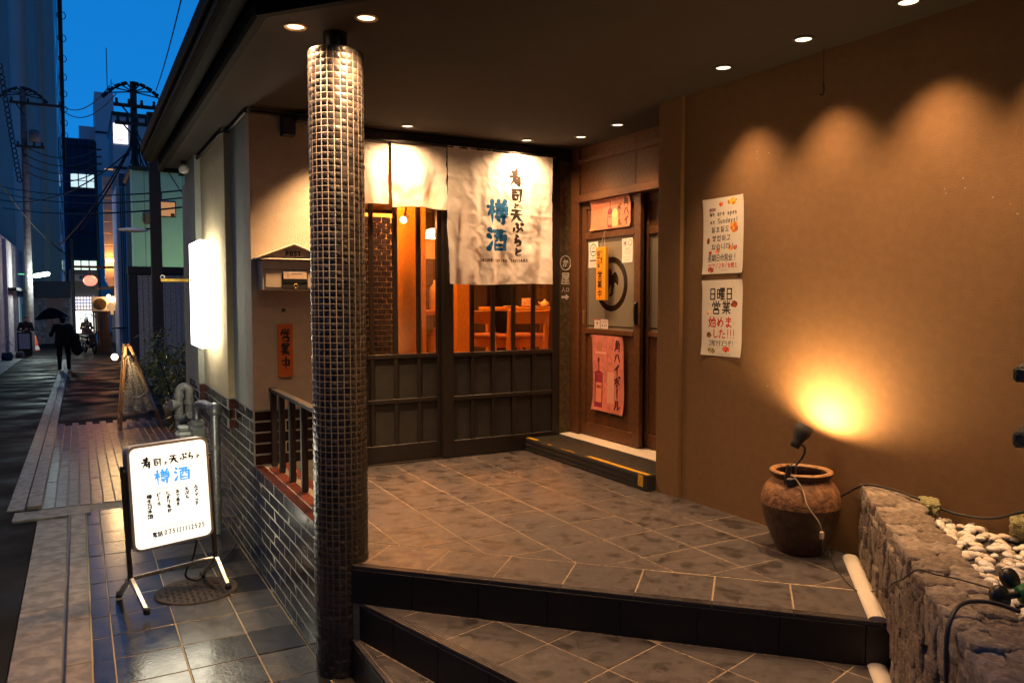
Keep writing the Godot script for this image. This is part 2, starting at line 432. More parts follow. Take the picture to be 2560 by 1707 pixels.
# ---------- brush lettering: each sign is a list of strokes on a 100 x 100 field ----------
var glyphs := {
	"寿": "22,13 78,13;28,27 74,27;8,42 92,42;52,2 44,44 10,92;30,60 94,60;72,48 72,96 58,90;46,70 54,82",
	"司": "18,14 86,14 84,92 72,96;20,32 64,32;24,50 60,50 58,80;24,50 27,82;27,80 58,80",
	"と": "34,10 46,46;82,30 34,56 28,80 50,92 86,88",
	"天": "16,14 84,14;8,42 92,42;50,20 45,48 8,95;53,46 68,74 95,95",
	"ぷ": "40,8 58,16 44,34;48,36 60,60 48,84 34,76;18,55 10,82;80,50 94,74;86,6 94,13 87,20 80,13 86,6",
	"ぶ": "40,8 58,16 44,34;48,36 60,60 48,84 34,76;18,55 10,82;80,50 94,74;76,10 82,20;88,4 94,14",
	"ふ": "40,8 58,16 44,34;48,36 60,60 48,84 34,76;18,55 10,82;80,50 94,74",
	"ら": "38,6 58,16;32,30 28,62;28,62 55,48 76,58 72,82 40,94",
	"樽": "6,28 40,28;24,5 24,95;23,32 6,62;26,36 38,52;54,4 60,14;86,3 78,15;44,18 96,18;48,30 92,30 92,56 48,56 48,30;62,20 60,42 52,46;76,20 78,42 88,44;48,44 90,44;44,68 98,68;80,60 80,96 70,92;56,76 64,86",
	"酒": "12,8 22,18;6,34 18,44;6,90 24,58;34,14 96,14;40,34 92,34 92,92 40,92 40,34;56,14 54,52 44,60;74,14 74,50 88,54;42,74 90,74",
	"営": "22,6 28,20;48,3 50,18;78,5 68,20;10,40 10,26 92,26 86,42;32,38 70,38 68,58 34,58 32,38;22,68 80,68 78,96 24,96 22,68",
	"業": "36,2 38,20;60,2 58,20;18,8 26,20;82,6 72,20;12,24 88,24;34,28 40,38;66,28 60,38;18,42 82,42;24,54 76,54;8,68 92,68;50,42 50,98;46,68 12,94;54,68 90,94",
	"中": "18,26 82,26 78,62 22,62 18,26;50,3 50,98",
	"か": "12,36 62,30 56,80 44,88;40,10 32,50 14,88;74,22 90,48",
	"屋": "18,10 84,10 84,28 20,28;18,10 18,50 6,94;28,40 86,40;52,42 38,56 72,54;66,46 80,60;28,74 84,74;56,60 56,94;20,94 92,94",
	"入": "48,8 50,30 10,90;50,30 62,62 92,92",
	"口": "20,22 80,22 78,80 22,80 20,22",
	"→": "6,50 92,50;62,22 94,50 62,78",
	"一": "8,50 92,48",
	"生": "28,12 12,44;22,30 84,30;24,58 80,58;8,90 92,90;52,6 52,90",
	"懸": "12,6 44,6 44,42 12,42 12,6;12,18 44,18;12,30 44,30;4,50 52,50;28,50 12,62;84,4 58,12 84,24 58,42 88,40;72,42 72,62;62,50 56,60;82,50 92,60;14,76 8,92;32,72 36,94 68,92 66,82;50,70 54,80;78,72 92,88",
	"命": "50,4 10,44;50,4 92,44;34,42 66,42;18,56 46,56 44,84 20,84 18,56;58,56 86,56 84,86 76,82;58,56 58,98",
	"角": "36,4 18,30;36,10 66,10 56,28;24,30 80,30 80,92 68,96;24,30 24,66 8,96;24,50 80,50;24,70 80,70;52,30 52,70",
	"ハ": "36,22 12,84;60,18 90,84",
	"イ": "78,8 14,52;50,32 50,96",
	"ボ": "12,34 84,34;48,10 48,94 38,88;30,50 14,76;66,50 84,74;76,6 82,18;88,3 94,14",
	"ー": "50,6 48,94",
	"ル": "32,16 32,56 10,90;58,10 58,88 92,60",
	"ぐ": "64,6 26,48 66,94;74,22 80,34;86,16 92,28",
	"て": "14,22 86,18;86,18 48,40 46,70 74,92",
	"っ": "24,58 60,46 80,60 70,82 44,90",
	"さ": "18,30 82,26;46,6 66,54;66,54 30,60 28,84 66,92",
	"あ": "18,24 82,20;44,6 42,86;66,40 34,86 18,74 40,50 74,50 86,70 60,92",
	"巻": "30,6 36,18;70,4 62,18;18,26 82,26;10,42 90,42;50,8 42,46 8,72;56,42 92,68;36,58 66,58 66,74 36,74 36,92 82,92 84,80",
	"き": "18,22 80,16;16,42 82,36;44,4 70,60;70,60 34,58 24,78 40,92 70,90",
	"ぎ": "18,22 76,16;16,42 78,36;44,4 66,60;66,60 34,58 24,78 40,92 70,90;84,4 88,14;94,1 98,11",
	"に": "20,12 16,92;46,26 86,24;44,70 56,86 90,82",
	"り": "28,10 26,54;66,8 72,50 40,94",
	"ビ": "24,10 26,86 84,84;26,50 78,34;74,6 80,18;86,2 92,14",
	"日": "24,10 78,10 78,92 24,92 24,10;24,50 78,50",
	"本": "8,28 92,28;50,4 50,98;48,30 8,78;52,30 92,78;30,74 70,74",
	"電": "18,8 82,8;10,34 10,20 90,20 90,34;50,8 50,40;26,28 38,28;26,38 38,38;62,28 74,28;62,38 74,38;22,50 78,50 78,82 22,82 22,50;22,66 78,66;50,44 50,94 92,94 92,82",
	"話": "10,10 40,10;4,26 46,26;10,40 40,40;10,54 40,54;12,68 38,68 38,92 12,92 12,68;88,6 54,18;50,36 98,36;74,14 74,58;56,58 92,58 90,92 58,92 56,58",
	"0": "50,8 24,30 24,70 50,92 76,70 76,30 50,8", "7": "20,10 80,10 44,92", "5": "76,10 32,10 28,46 60,40 76,64 56,90 24,84",
	"2": "24,28 48,8 74,26 66,52 22,92 80,90", "1": "36,22 54,8 54,92", "(": "62,0 44,30 44,70 62,100", ")": "38,0 56,30 56,70 38,100",
	"S": "78,16 50,6 26,22 40,44 66,54 76,76 50,94 20,84", "U": "22,6 24,70 50,94 76,70 78,6", "H": "22,6 22,94;78,6 78,94;22,50 78,50",
	"I": "50,6 50,94", "T": "12,8 88,8;50,8 50,94", "E": "78,8 26,8 26,92 80,92;26,50 70,50", "M": "14,94 18,6 50,70 82,6 86,94",
	"P": "24,94 24,8 66,8 78,28 64,50 24,50", "R": "24,94 24,8 66,8 78,26 64,48 24,48;54,48 80,94", "A": "10,94 50,6 90,94;26,62 74,62",
	"K": "24,6 24,94;78,8 26,54;44,42 80,94", "W": "6,10 26,90 48,30 70,90 94,8", "O": "50,6 22,30 22,70 50,94 78,70 78,30 50,6",
	"e": "26,62 76,58 66,38 42,38 26,62 36,88 74,84", "a": "74,44 44,36 24,62 40,90 70,74;74,40 74,90", "r": "32,38 34,90;34,60 50,40 72,42",
	"o": "50,38 28,62 48,90 74,64 50,38", "p": "30,40 28,124;30,52 56,36 74,60 54,88 30,80", "n": "28,40 28,90;28,56 52,38 70,50 72,90",
	"u": "28,40 30,80 52,90 70,74;72,40 72,90", "d": "72,8 72,90;72,50 46,38 26,62 44,90 72,76", "y": "28,40 48,78;74,40 48,90 26,122",
	"s": "72,44 46,36 34,52 66,66 62,88 28,86", "c": "74,46 46,38 28,62 44,90 76,82", "f": "70,14 50,14 46,94;28,44 66,44", "l": "50,6 50,90",
	"!": "54,6 50,66;49,84 49,90", "/": "76,4 24,96",
	"일": "36,8 16,26 36,44 54,26 36,8;80,4 80,46;22,56 78,56 78,72 22,72 22,90 82,90", "요": "50,10 26,26 50,44 74,26 50,10;36,50 36,76;64,50 64,76;8,78 92,78",
	"도": "78,12 24,12 24,46 80,46;52,48 52,78;8,80 92,80", "영": "34,8 14,26 34,44 54,26 34,8;54,20 78,20;54,34 78,34;80,2 80,50;50,58 26,76 50,94 74,76 50,58",
	"업": "34,8 14,26 34,44 54,26 34,8;56,26 80,26;80,2 80,50;26,56 26,94 76,94 76,56;26,76 76,76", "하": "36,6 44,14;12,26 62,26;38,38 18,62 38,84 58,62 38,38;78,2 78,96;78,48 96,48",
	"고": "20,14 78,14 74,54;48,50 48,80;8,82 92,82", "있": "36,8 16,26 36,44 54,26 36,8;80,2 80,50;32,56 12,94;32,64 48,92;68,56 50,94;68,64 90,92",
	"습": "50,2 20,34;50,8 80,34;8,46 92,46;26,56 26,94 76,94 76,56;26,76 76,76", "니": "20,12 20,72 64,66;80,4 80,96", "다": "62,14 18,14 18,76 64,70;80,2 80,96;80,46 98,46",
	"층": "50,2 50,12;22,16 78,16;50,18 22,36;50,22 78,36;8,48 92,48;50,58 26,76 50,94 74,76 50,58",
	"星": "28,4 74,4 74,38 28,38 28,4;28,20 74,20;30,46 14,68;24,56 80,56;28,74 76,74;10,94 92,94;52,42 52,94",
	"期": "4,22 52,22;16,6 16,72;42,6 42,72;16,38 42,38;16,54 42,54;2,72 56,72;18,78 6,94;38,78 50,92;64,8 90,8 90,96 80,92;64,8 64,60 54,96;64,34 90,34;64,60 90,60",
	"也": "8,44 84,30 80,62 68,60;50,4 50,76;26,18 26,88 92,90 94,74", "营": "10,12 90,12;32,2 32,22;68,2 68,22;10,42 12,30 90,30 86,42;32,46 70,46 70,62 32,62 32,46;22,70 80,70 80,96 22,96 22,70",
	"业": "36,8 36,88;64,8 64,88;12,30 24,62;88,30 76,62;4,90 96,90", "在": "8,24 92,24;42,4 8,64;28,44 28,96;46,56 88,56;66,36 66,92;38,92 96,92",
	"楼": "4,30 40,30;22,6 22,96;22,34 4,66;24,38 38,54;46,24 96,24;70,4 70,48;52,8 60,18;88,6 80,18;68,26 46,46;72,26 96,44;44,66 98,66;66,52 56,76 90,96;84,56 46,96",
	"上": "50,6 50,90;52,44 84,44;6,92 94,92",
	"曜": "6,16 32,16 32,82 6,82 6,16;6,48 32,48;44,6 64,6 64,30;44,17 64,17;44,29 64,29;72,6 94,6 94,30;72,17 94,17;72,29 94,29;56,36 42,56;52,48 52,96;76,34 72,46;52,48 94,48;52,62 92,62;52,76 92,76;52,92 96,92;74,48 74,92",
	"始": "28,4 14,56 46,92;48,28 36,62 6,94;4,34 52,30;72,6 58,40 92,36;80,22 94,44;60,58 92,58 90,92 62,92 60,58", "め": "22,22 38,76;64,10 28,84 12,64 36,40 70,36 88,58 62,90",
	"ま": "18,22 82,20;22,42 78,40;52,4 52,80 34,92 22,78 44,70 84,88", "し": "32,6 30,70 50,92 84,72", "た": "10,26 58,22;36,4 14,90;58,48 88,46;54,74 64,88 92,86",
	"階": "8,6 8,98;8,8 32,8 22,36 34,58 12,66;44,8 44,44 60,38;44,24 60,22;70,6 70,42 94,42 94,32;92,12 72,26;68,46 60,56;48,58 90,58 90,96 48,96 48,58;48,76 90,76",
	"で": "14,22 86,18;86,18 48,40 46,70 74,92;70,44 76,54;84,38 90,48", "す": "8,24 92,20;56,4 58,56 40,62 38,46 58,44 60,70 40,96",
	"ど": "34,10 46,46;82,30 34,56 28,80 50,92 86,88;78,4 82,16;92,2 96,14", "う": "36,8 62,16;22,40 60,28 78,48 66,78 36,96", "ぞ": "28,10 72,8 26,44 88,38 44,60 46,84 76,94;84,8 88,18;94,4 98,14",
	"町": "6,16 46,16 46,72 6,72 6,16;26,16 26,72;6,44 46,44;54,16 98,16;78,16 78,94 66,88",
}

func strokes(ch: String) -> Array:
	var o := []
	for part in String(glyphs[ch]).split(";"):
		var line := []
		for p in part.split(" "):
			var n := p.split(",")
			line.append(Vector2(float(n[0]), float(n[1])) * 0.01)
		o.append(line)
	return o

func dab(img: Image, p: Vector2, r: float, c: Color) -> void:
	var k := ceili(r)
	for dy in range(-k, k + 1):
		if absf(dy) > r: continue
		var h := int(sqrt(maxf(0.0, r * r - dy * dy)) + 0.3)
		img.fill_rect(Rect2i(int(p.x) - h, int(p.y) + dy, 2 * h + 1, 1), c)

# one character into a box; brush 0 = pen of even width, 1 = brush that swells and trails off
func ink(img: Image, ch: String, x: float, y: float, w: float, h: float, wide: float, c: Color, brush := 1.0) -> void:
	if ch == " ": return
	for line in strokes(ch):
		var total := 0.0
		for i in line.size() - 1: total += (line[i + 1] - line[i]).length()
		var gone := 0.0
		for i in line.size() - 1:
			var a := Vector2(x + line[i].x * w, y + line[i].y * h)
			var b := Vector2(x + line[i + 1].x * w, y + line[i + 1].y * h)
			var seg: float = (line[i + 1] - line[i]).length()
			var n := maxi(2, int((b - a).length() / maxf(0.8, wide * 0.22)))
			for k in n + 1:
				var t := float(k) / n
				var s := (gone + seg * t) / maxf(total, 0.001)
				var r := wide * 0.5 * lerpf(1.0, 1.12 - 0.75 * s * s + 0.12 * sin(s * 9.0 + x), brush)
				var flat := 0.85 if absf(b.y - a.y) < absf(b.x - a.x) * 0.3 else 1.1
				dab(img, a.lerp(b, t), maxf(0.5, r * lerpf(1.0, flat, brush)), c)
			gone += seg

func row(img: Image, text: String, x: float, y: float, w: float, h: float, step: float, wide: float, c: Color, brush := 0.0) -> void:
	for i in text.length(): ink(img, text[i], x + i * step, y, w, h, wide, c, brush)

func column(img: Image, text: String, x: float, y: float, w: float, h: float, step: float, wide: float, c: Color, brush := 1.0) -> void:
	for i in text.length(): ink(img, text[i], x, y + i * step, w, h, wide, c, brush)

# the same strokes as flat raised lettering; o top left, ux right, uy down
func letter_mesh(s: SurfaceTool, ch: String, o: Vector3, ux: Vector3, uy: Vector3, wide: float, thick := 0.0015) -> void:
	var n := uy.cross(ux).normalized()
	for line in strokes(ch):
		for i in line.size() - 1:
			var a: Vector3 = o + ux * line[i].x + uy * line[i].y
			var b: Vector3 = o + ux * line[i + 1].x + uy * line[i + 1].y
			var d := (b - a).normalized()
			var side := n.cross(d).normalized()
			box(s, (a + b) * 0.5 + n * (thick * (1.0 + 0.07 * i)) * 0.5, Vector3((b - a).length() + wide * 0.8, wide, thick * (1.0 + 0.07 * i)), Basis(d, side, n))

func blank(w: int, h: int, c: Color, mottled := 0.0) -> Image:
	var img := Image.create(w, h, false, Image.FORMAT_RGB8)
	img.fill(c)
	if mottled > 0.0:
		for i in 500:
			var k := 1.0 + rng.randf_range(-mottled, mottled)
			dab(img, Vector2(rng.randf() * w, rng.randf() * h), rng.randf_range(0.01, 0.06) * w, Color(c.r * k, c.g * k, c.b * k))
	return img

func printed(key: String, img: Image, rough := 0.9, bump_tex := true) -> StandardMaterial3D:
	var k := StandardMaterial3D.new()
	k.resource_name = key
	k.albedo_texture = ImageTexture.create_from_image(img)
	k.roughness = rough
	m[key] = k
	return k

# a sheet with some thickness and a slight curl: o top left, ux right edge vector, uy down edge vector
func sheet(called: String, o: Vector3, ux: Vector3, uy: Vector3, mat_: Material, parent: Node3D = null, curl := 0.004, nx := 8, ny := 10, seed_ := 0) -> MeshInstance3D:
	var s := surf()
	s.set_smooth_group(1)
	var n := uy.cross(ux).normalized()
	var at := func(i: int, j: int) -> Vector3:
		var u := float(i) / nx
		var v := float(j) / ny
		var k := curl * (0.6 + sin(u * 5.0 + seed_ * 1.7 + v * 3.0) * 0.5 + sin(v * 9.0 + seed_) * 0.3 * absf(u - 0.5) * 2.0 + pow(absf(u - 0.5) * 2.0, 6.0) * pow(absf(v - 0.5) * 2.0, 6.0) * 2.5)
		return o + ux * u + uy * v + n * maxf(0.0005, k)
	for i in nx:
		for j in ny:
			var p := [at.call(i, j), at.call(i + 1, j), at.call(i + 1, j + 1), at.call(i, j + 1)]
			var q := [Vector2(i, j), Vector2(i + 1, j), Vector2(i + 1, j + 1), Vector2(i, j + 1)]
			for k in [0, 1, 2, 0, 2, 3]: vert(s, p[k], q[k] / Vector2(nx, ny))
	return obj(called, s, mat_, parent)

# ---------- ground ----------
func strip(s: SurfaceTool, x0: float, x1: float, z_from: float, z_to: float, lift: float, thick := 0.0) -> void:
	var cuts := [z_from]
	for z in [-3.5, -8.0]:
		if z < z_from and z > z_to: cuts.append(z)
	cuts.append(z_to)
	for i in cuts.size() - 1:
		var a: float = cuts[i]
		var b: float = cuts[i + 1]
		var ya := gy(a) + lift
		var yb := gy(b) + lift
		quad(s, Vector3(x0, yb, b), Vector3(x1, yb, b), Vector3(x1, ya, a), Vector3(x0, ya, a))
		if thick > 0.0:
			for x in [x0, x1]: face_out(s, [Vector3(x, ya, a), Vector3(x, yb, b), Vector3(x, yb - thick, b), Vector3(x, ya - thick, a)], Vector3((x0 + x1) * 0.5, ya - thick * 0.5, (a + b) * 0.5))
	if thick > 0.0:
		for z in [z_from, z_to]:
			var y := gy(z) + lift
			face_out(s, [Vector3(x0, y, z), Vector3(x1, y, z), Vector3(x1, y - thick, z), Vector3(x0, y - thick, z)], Vector3((x0 + x1) * 0.5, y, (z_from + z_to) * 0.5))

func sloped(s: SurfaceTool, x0: float, x1: float, z0: float, z1: float, top: float, thick: float, bev := 0.003) -> void:
	var zc := (z0 + z1) * 0.5
	var t := atan2(gy(z0) - gy(z1), z0 - z1)
	box(s, Vector3((x0 + x1) * 0.5, gy(zc) + top - thick * 0.5, zc), Vector3(x1 - x0, thick, absf(z0 - z1)), Basis(Vector3.RIGHT, -t), bev)

func make_ground() -> void:
	var s := surf()
	strip(s, -80, 80, 12, -190, -0.03)
	structure(obj("ground", s, m.asphalt), "dark ground that runs under the street")
	s = surf()
	strip(s, -2.0, -0.33, 8, -110, -0.012)
	structure(obj("road", s, m.asphalt), "narrow wet asphalt road down the street")
	s = surf()
	strip(s, -6.0, -2.0, 8, -110, 0.0, 0.12)
	structure(obj("pavement", s, m.concrete_dark), "pavement on the far side of the street")
	# gutter and kerb in front of the shop
	var kerb := Node3D.new()
	kerb.name = numbered("kerb")
	add_child(kerb)
	structure(kerb, "pale concrete gutter and kerb along the road")
	var z := 1.0
	while z > -7.1:
		s = surf(); sloped(s, -0.325, -0.112, z, maxf(z - 1.2, -7.15) + 0.004, -0.004, 0.08, 0.004); obj("gutter_block", s, m.concrete, kerb)
		z -= 1.2
	z = 0.7
	while z > -7.1:
		s = surf(); sloped(s, -0.096, 0.012, z, maxf(z - 0.6, -7.15) + 0.005, 0.012, 0.09, 0.006); obj("kerb_block", s, m.concrete, kerb)
		z -= 0.6
	s = surf(); sloped(s, -0.112, -0.096, 1.0, -7.15, -0.018, 0.04, 0.0); obj("groove", s, m.concrete_dark, kerb)
	s = surf(); sloped(s, -0.5, 0.05, -7.18, -7.3, 0.008, 0.06, 0.006); obj("kerb_block", s, m.concrete, kerb)
	s = surf(); sloped(s, -0.5, 0.05, -7.31, -7.52, -0.004, 0.06, 0.004); obj("gutter_block", s, m.concrete, kerb)
	s = surf(); sloped(s, 0.05, 0.96, -7.26, -7.36, 0.002, 0.06, 0.004); obj("kerb_block", s, m.concrete, kerb)
	z = -7.6
	while z > -34.0:
		var n := 1.2 if z > -14.0 else 4.0
		s = surf(); sloped(s, -0.56, -0.43, z, z - n + 0.006, -0.002, 0.06, 0.005); obj("gutter_block", s, m.concrete, kerb)
		s = surf(); sloped(s, -0.422, -0.31, z, z - n + 0.006, 0.02, 0.09, 0.006); obj("kerb_block", s, m.concrete, kerb)
		z -= n
	# square paving slabs
	var pave := Node3D.new()
	pave.name = numbered("pavement")
	add_child(pave)
	structure(pave, "wet square paving slabs along the tiled wall")
	s = surf()
	strip(s, 0.0, 1.2, 1.0, -7.4, -0.0035)
	obj("joint_bed", s, m.slab_joint, pave)
	var xs := [0.016, 0.108, 0.405, 0.71, 0.944]
	var zr := -1.706
	while zr > -7.2:
		var z1 := maxf(zr - 0.3, -7.25)
		for i in 4:
			s = surf(); sloped(s, xs[i] + 0.0025, xs[i + 1] - 0.0025, zr - 0.0025, z1 + 0.0025, rng.randf_range(-0.0015, 0.0015), 0.03, 0.003)
			obj("slab", s, m.slab_wet if (i < 2 or rng.randf() < 0.35) else m.slab_dry, pave)
		if zr > -3.7:
			s = surf(); sloped(s, 0.949, 1.25, zr - 0.0025, z1 + 0.0025, 0.0, 0.03, 0.003); obj("slab", s, m.slab_dry, pave)
		zr -= 0.3
	# narrow pavers further on
	var bed := Node3D.new()
	bed.name = numbered("paved_forecourt")
	add_child(bed)
	structure(bed, "forecourt of narrow brown pavers laid in long rows")
	s = surf()
	strip(s, -0.31, 1.25, -7.36, -13.2, -0.004)
	obj("joint_bed", s, m.slab_joint, bed)
	for i in 17:
		var x := -0.305 + i * 0.0905
		z = -7.53 - (i % 2) * 0.3
		var first := true
		while z > -13.0:
			var zt := -7.53 if first else z
			s = surf(); sloped(s, x + 0.003, x + 0.0875, zt, z - 0.6 + 0.004, rng.randf_range(-0.002, 0.001), 0.03, 0.003)
			obj("paver", s, m["plank%d" % rng.randi_range(0, 2)], bed)
			first = false
			z -= 0.6

# ---------- the building ----------
func make_building() -> void:
	var b := thing("restaurant_building", "brown stuccoed restaurant with a deep dark porch ceiling and pale side wall", "building")
	# ceiling of the porch with its cut-off front corner
	var front := Vector2(0.630, 0.777)
	var c0 := Vector2(0.70, -3.335)
	var poly := PackedVector2Array([Vector2(0.70, -7.8), c0, c0 + front * 3.95, Vector2(3.7, -0.26), Vector2(3.7, -5.3), Vector2(0.96, -5.3), Vector2(0.96, -7.8)])
	var s := surf()
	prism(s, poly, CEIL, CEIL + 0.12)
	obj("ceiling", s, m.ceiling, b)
	# eaves: fascia boards, gutter and roof
	s = surf()
	slab(s, Vector3(0.665, CEIL - 0.035, -7.83), Vector3(0.70, CEIL + 0.13, -3.32))
	slab(s, Vector3(0.70, CEIL - 0.035, -7.83), Vector3(0.96, CEIL + 0.1, -7.80))
	obj("fascia", s, m.eaves_dark, b)
	s = surf()
	var e := c0 + front * 3.95
	var d3 := Vector3(front.x, 0, front.y)
	var nn := Vector3(d3.z, 0, -d3.x)
	box(s, Vector3((c0.x + e.x) * 0.5, CEIL + 0.05, (c0.y + e.y) * 0.5) - nn * 0.02, Vector3(4.0, 0.17, 0.035), Basis(d3, Vector3.UP, nn))
	obj("fascia", s, m.eaves_dark, b)
	s = surf()
	var pts := []
	for k in 9: pts.append(Vector2(cos(PI + PI * k / 8.0) * 0.055, sin(PI + PI * k / 8.0) * 0.05))
	for k in 8:
		var p: Vector2 = pts[k]
		var q: Vector2 = pts[k + 1]
		face_out(s, [Vector3(0.605 + p.x, 2.955 + p.y, -3.34), Vector3(0.605 + q.x, 2.955 + q.y, -3.34), Vector3(0.605 + q.x, 2.955 + q.y, -7.84), Vector3(0.605 + p.x, 2.955 + p.y, -7.84)], Vector3(0.605, 2.96, -5.5))
	slab(s, Vector3(0.546, 2.945, -7.84), Vector3(0.556, 2.968, -3.34))
	obj("gutter", s, m.eaves_dark, b)
	s = surf()
	prism(s, PackedVector2Array([Vector2(0.53, -7.9), Vector2(0.53, -3.25), Vector2(0.53, -3.25) + front * 4.2, Vector2(4.2, 0.05), Vector2(4.2, -9.2), Vector2(0.98, -9.2), Vector2(0.98, -7.9)]), 2.995, 3.07)
	obj("roof", s, m.eaves_dark, b)
	# brown wall on the right of the porch
	s = surf()
	slab(s, Vector3(WALLX, -0.05, -3.80), Vector3(WALLX + 0.5, CEIL + 0.1, 0.9))
	obj("wall", s, m.stucco_brown, b)
	bar("wall_post", Vector3(3.098, PORCH - 0.01, -3.80), Vector3(3.1265, CEIL, -3.595), m.stucco_brown, b, 0.003)
	# small chips and scuffs in the brown plaster
	s = surf()
	for i in 14:
		var c := [Vector2(2.43, -3.02), Vector2(2.18, -1.95), Vector2(1.25, -2.9), Vector2(2.05, -1.75)][i % 4] as Vector2
		box(s, Vector3(WALLX - 0.0004, c.x + rng.randf_range(-0.06, 0.06), c.y + rng.randf_range(-0.07, 0.07)), Vector3(0.0012, rng.randf_range(0.001, 0.003), rng.randf_range(0.002, 0.008)), Basis(Vector3.RIGHT, rng.randf_range(-0.8, 0.8)))
	obj("plaster_chips", s, m.stucco_pale, b).set_meta("kind", "stuff")
	# pale wall round the corner, stepping out twice along the street
	s = surf()
	slab(s, Vector3(0.95, 0.99, -5.30), Vector3(1.62, CEIL, -5.10))
	obj("pale_wall", s, m.stucco_pale, b)
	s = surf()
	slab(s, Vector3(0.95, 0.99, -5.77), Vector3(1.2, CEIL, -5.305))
	obj("pale_wall", s, m.stucco_grey_greenlit, b)
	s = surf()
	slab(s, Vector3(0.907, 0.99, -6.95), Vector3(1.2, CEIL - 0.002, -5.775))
	obj("pale_wall", s, m.stucco_sign_glow, b)
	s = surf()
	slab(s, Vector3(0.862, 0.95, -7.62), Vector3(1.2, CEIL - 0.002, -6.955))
	obj("pale_wall", s, m.stucco_grey_greenlit, b)
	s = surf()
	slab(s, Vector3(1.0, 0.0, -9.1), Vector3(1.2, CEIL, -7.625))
	obj("pale_wall", s, m.stucco_grey_greenlit, b)
	s = surf()
	tube(s, [Vector3(0.935, 2.838, -5.10), Vector3(0.935, 2.838, -5.76), Vector3(0.89, 2.83, -5.80), Vector3(0.885, 2.83, -7.4)], 0.011, 8)
	tube(s, [Vector3(0.96, 2.838, -5.088), Vector3(1.45, 2.838, -5.088)], 0.011, 8)
	obj("conduit", s, m.steel_dark, b)
	# dark front above and beside the lattice doors
	bar("lintel", Vector3(1.62, 2.765, -5.43), Vector3(3.53, CEIL, -5.335), m.dark_wood, b, 0.004)
	bar("door_post", Vector3(1.46, PORCH, -5.44), Vector3(1.62, CEIL, -5.31), m.dark_wood, b)
	mat("olive_panel", Vector3(0.125, 0.085, 0.036), 0.7, {"tex": tex.stain, "scale": 2.0})
	var cp := bar("corner_panel", Vector3(3.354, PORCH, -5.42), Vector3(3.60, CEIL, -5.347), m.olive_panel, b, 0.003)
	s = surf()
	var w := 0.105
	var ring := []
	for k in 21: ring.append(Vector3(3.424 + cos(TAU * k / 20.0) * 0.049, 1.972 + sin(TAU * k / 20.0) * 0.057, -5.345))
	tube(s, ring, 0.004, 6)
	letter_mesh(s, "か", Vector3(3.394, 2.008, -5.3465), Vector3(0.06, 0, 0), Vector3(0, -0.07, 0), 0.008)
	letter_mesh(s, "屋", Vector3(3.384, 1.900, -5.3465), Vector3(0.082, 0, 0), Vector3(0, -0.098, 0), 0.011)
	letter_mesh(s, "入", Vector3(3.386, 1.782, -5.3465), Vector3(0.04, 0, 0), Vector3(0, -0.044, 0), 0.0035)
	letter_mesh(s, "口", Vector3(3.427, 1.782, -5.3465), Vector3(0.036, 0, 0), Vector3(0, -0.044, 0), 0.0035)
	slab(s, Vector3(3.388, 1.692, -5.3475), Vector3(3.43, 1.710, -5.3455))
	face_out(s, [Vector3(3.428, 1.728, -5.3457), Vector3(3.46, 1.701, -5.3457), Vector3(3.428, 1.674, -5.3457)], Vector3(3.43, 1.7, -6))
	obj("lettering", s, m.white_paint, cp)
	# solid walls behind, round the dining room
	s = surf()
	slab(s, Vector3(3.602, -0.05, -5.50), Vector3(4.9, 3.0, -5.43))
	slab(s, Vector3(3.64, -0.05, -5.43), Vector3(3.75, 3.0, -3.81))
	obj("inner_wall", s, m.room_wall, b)

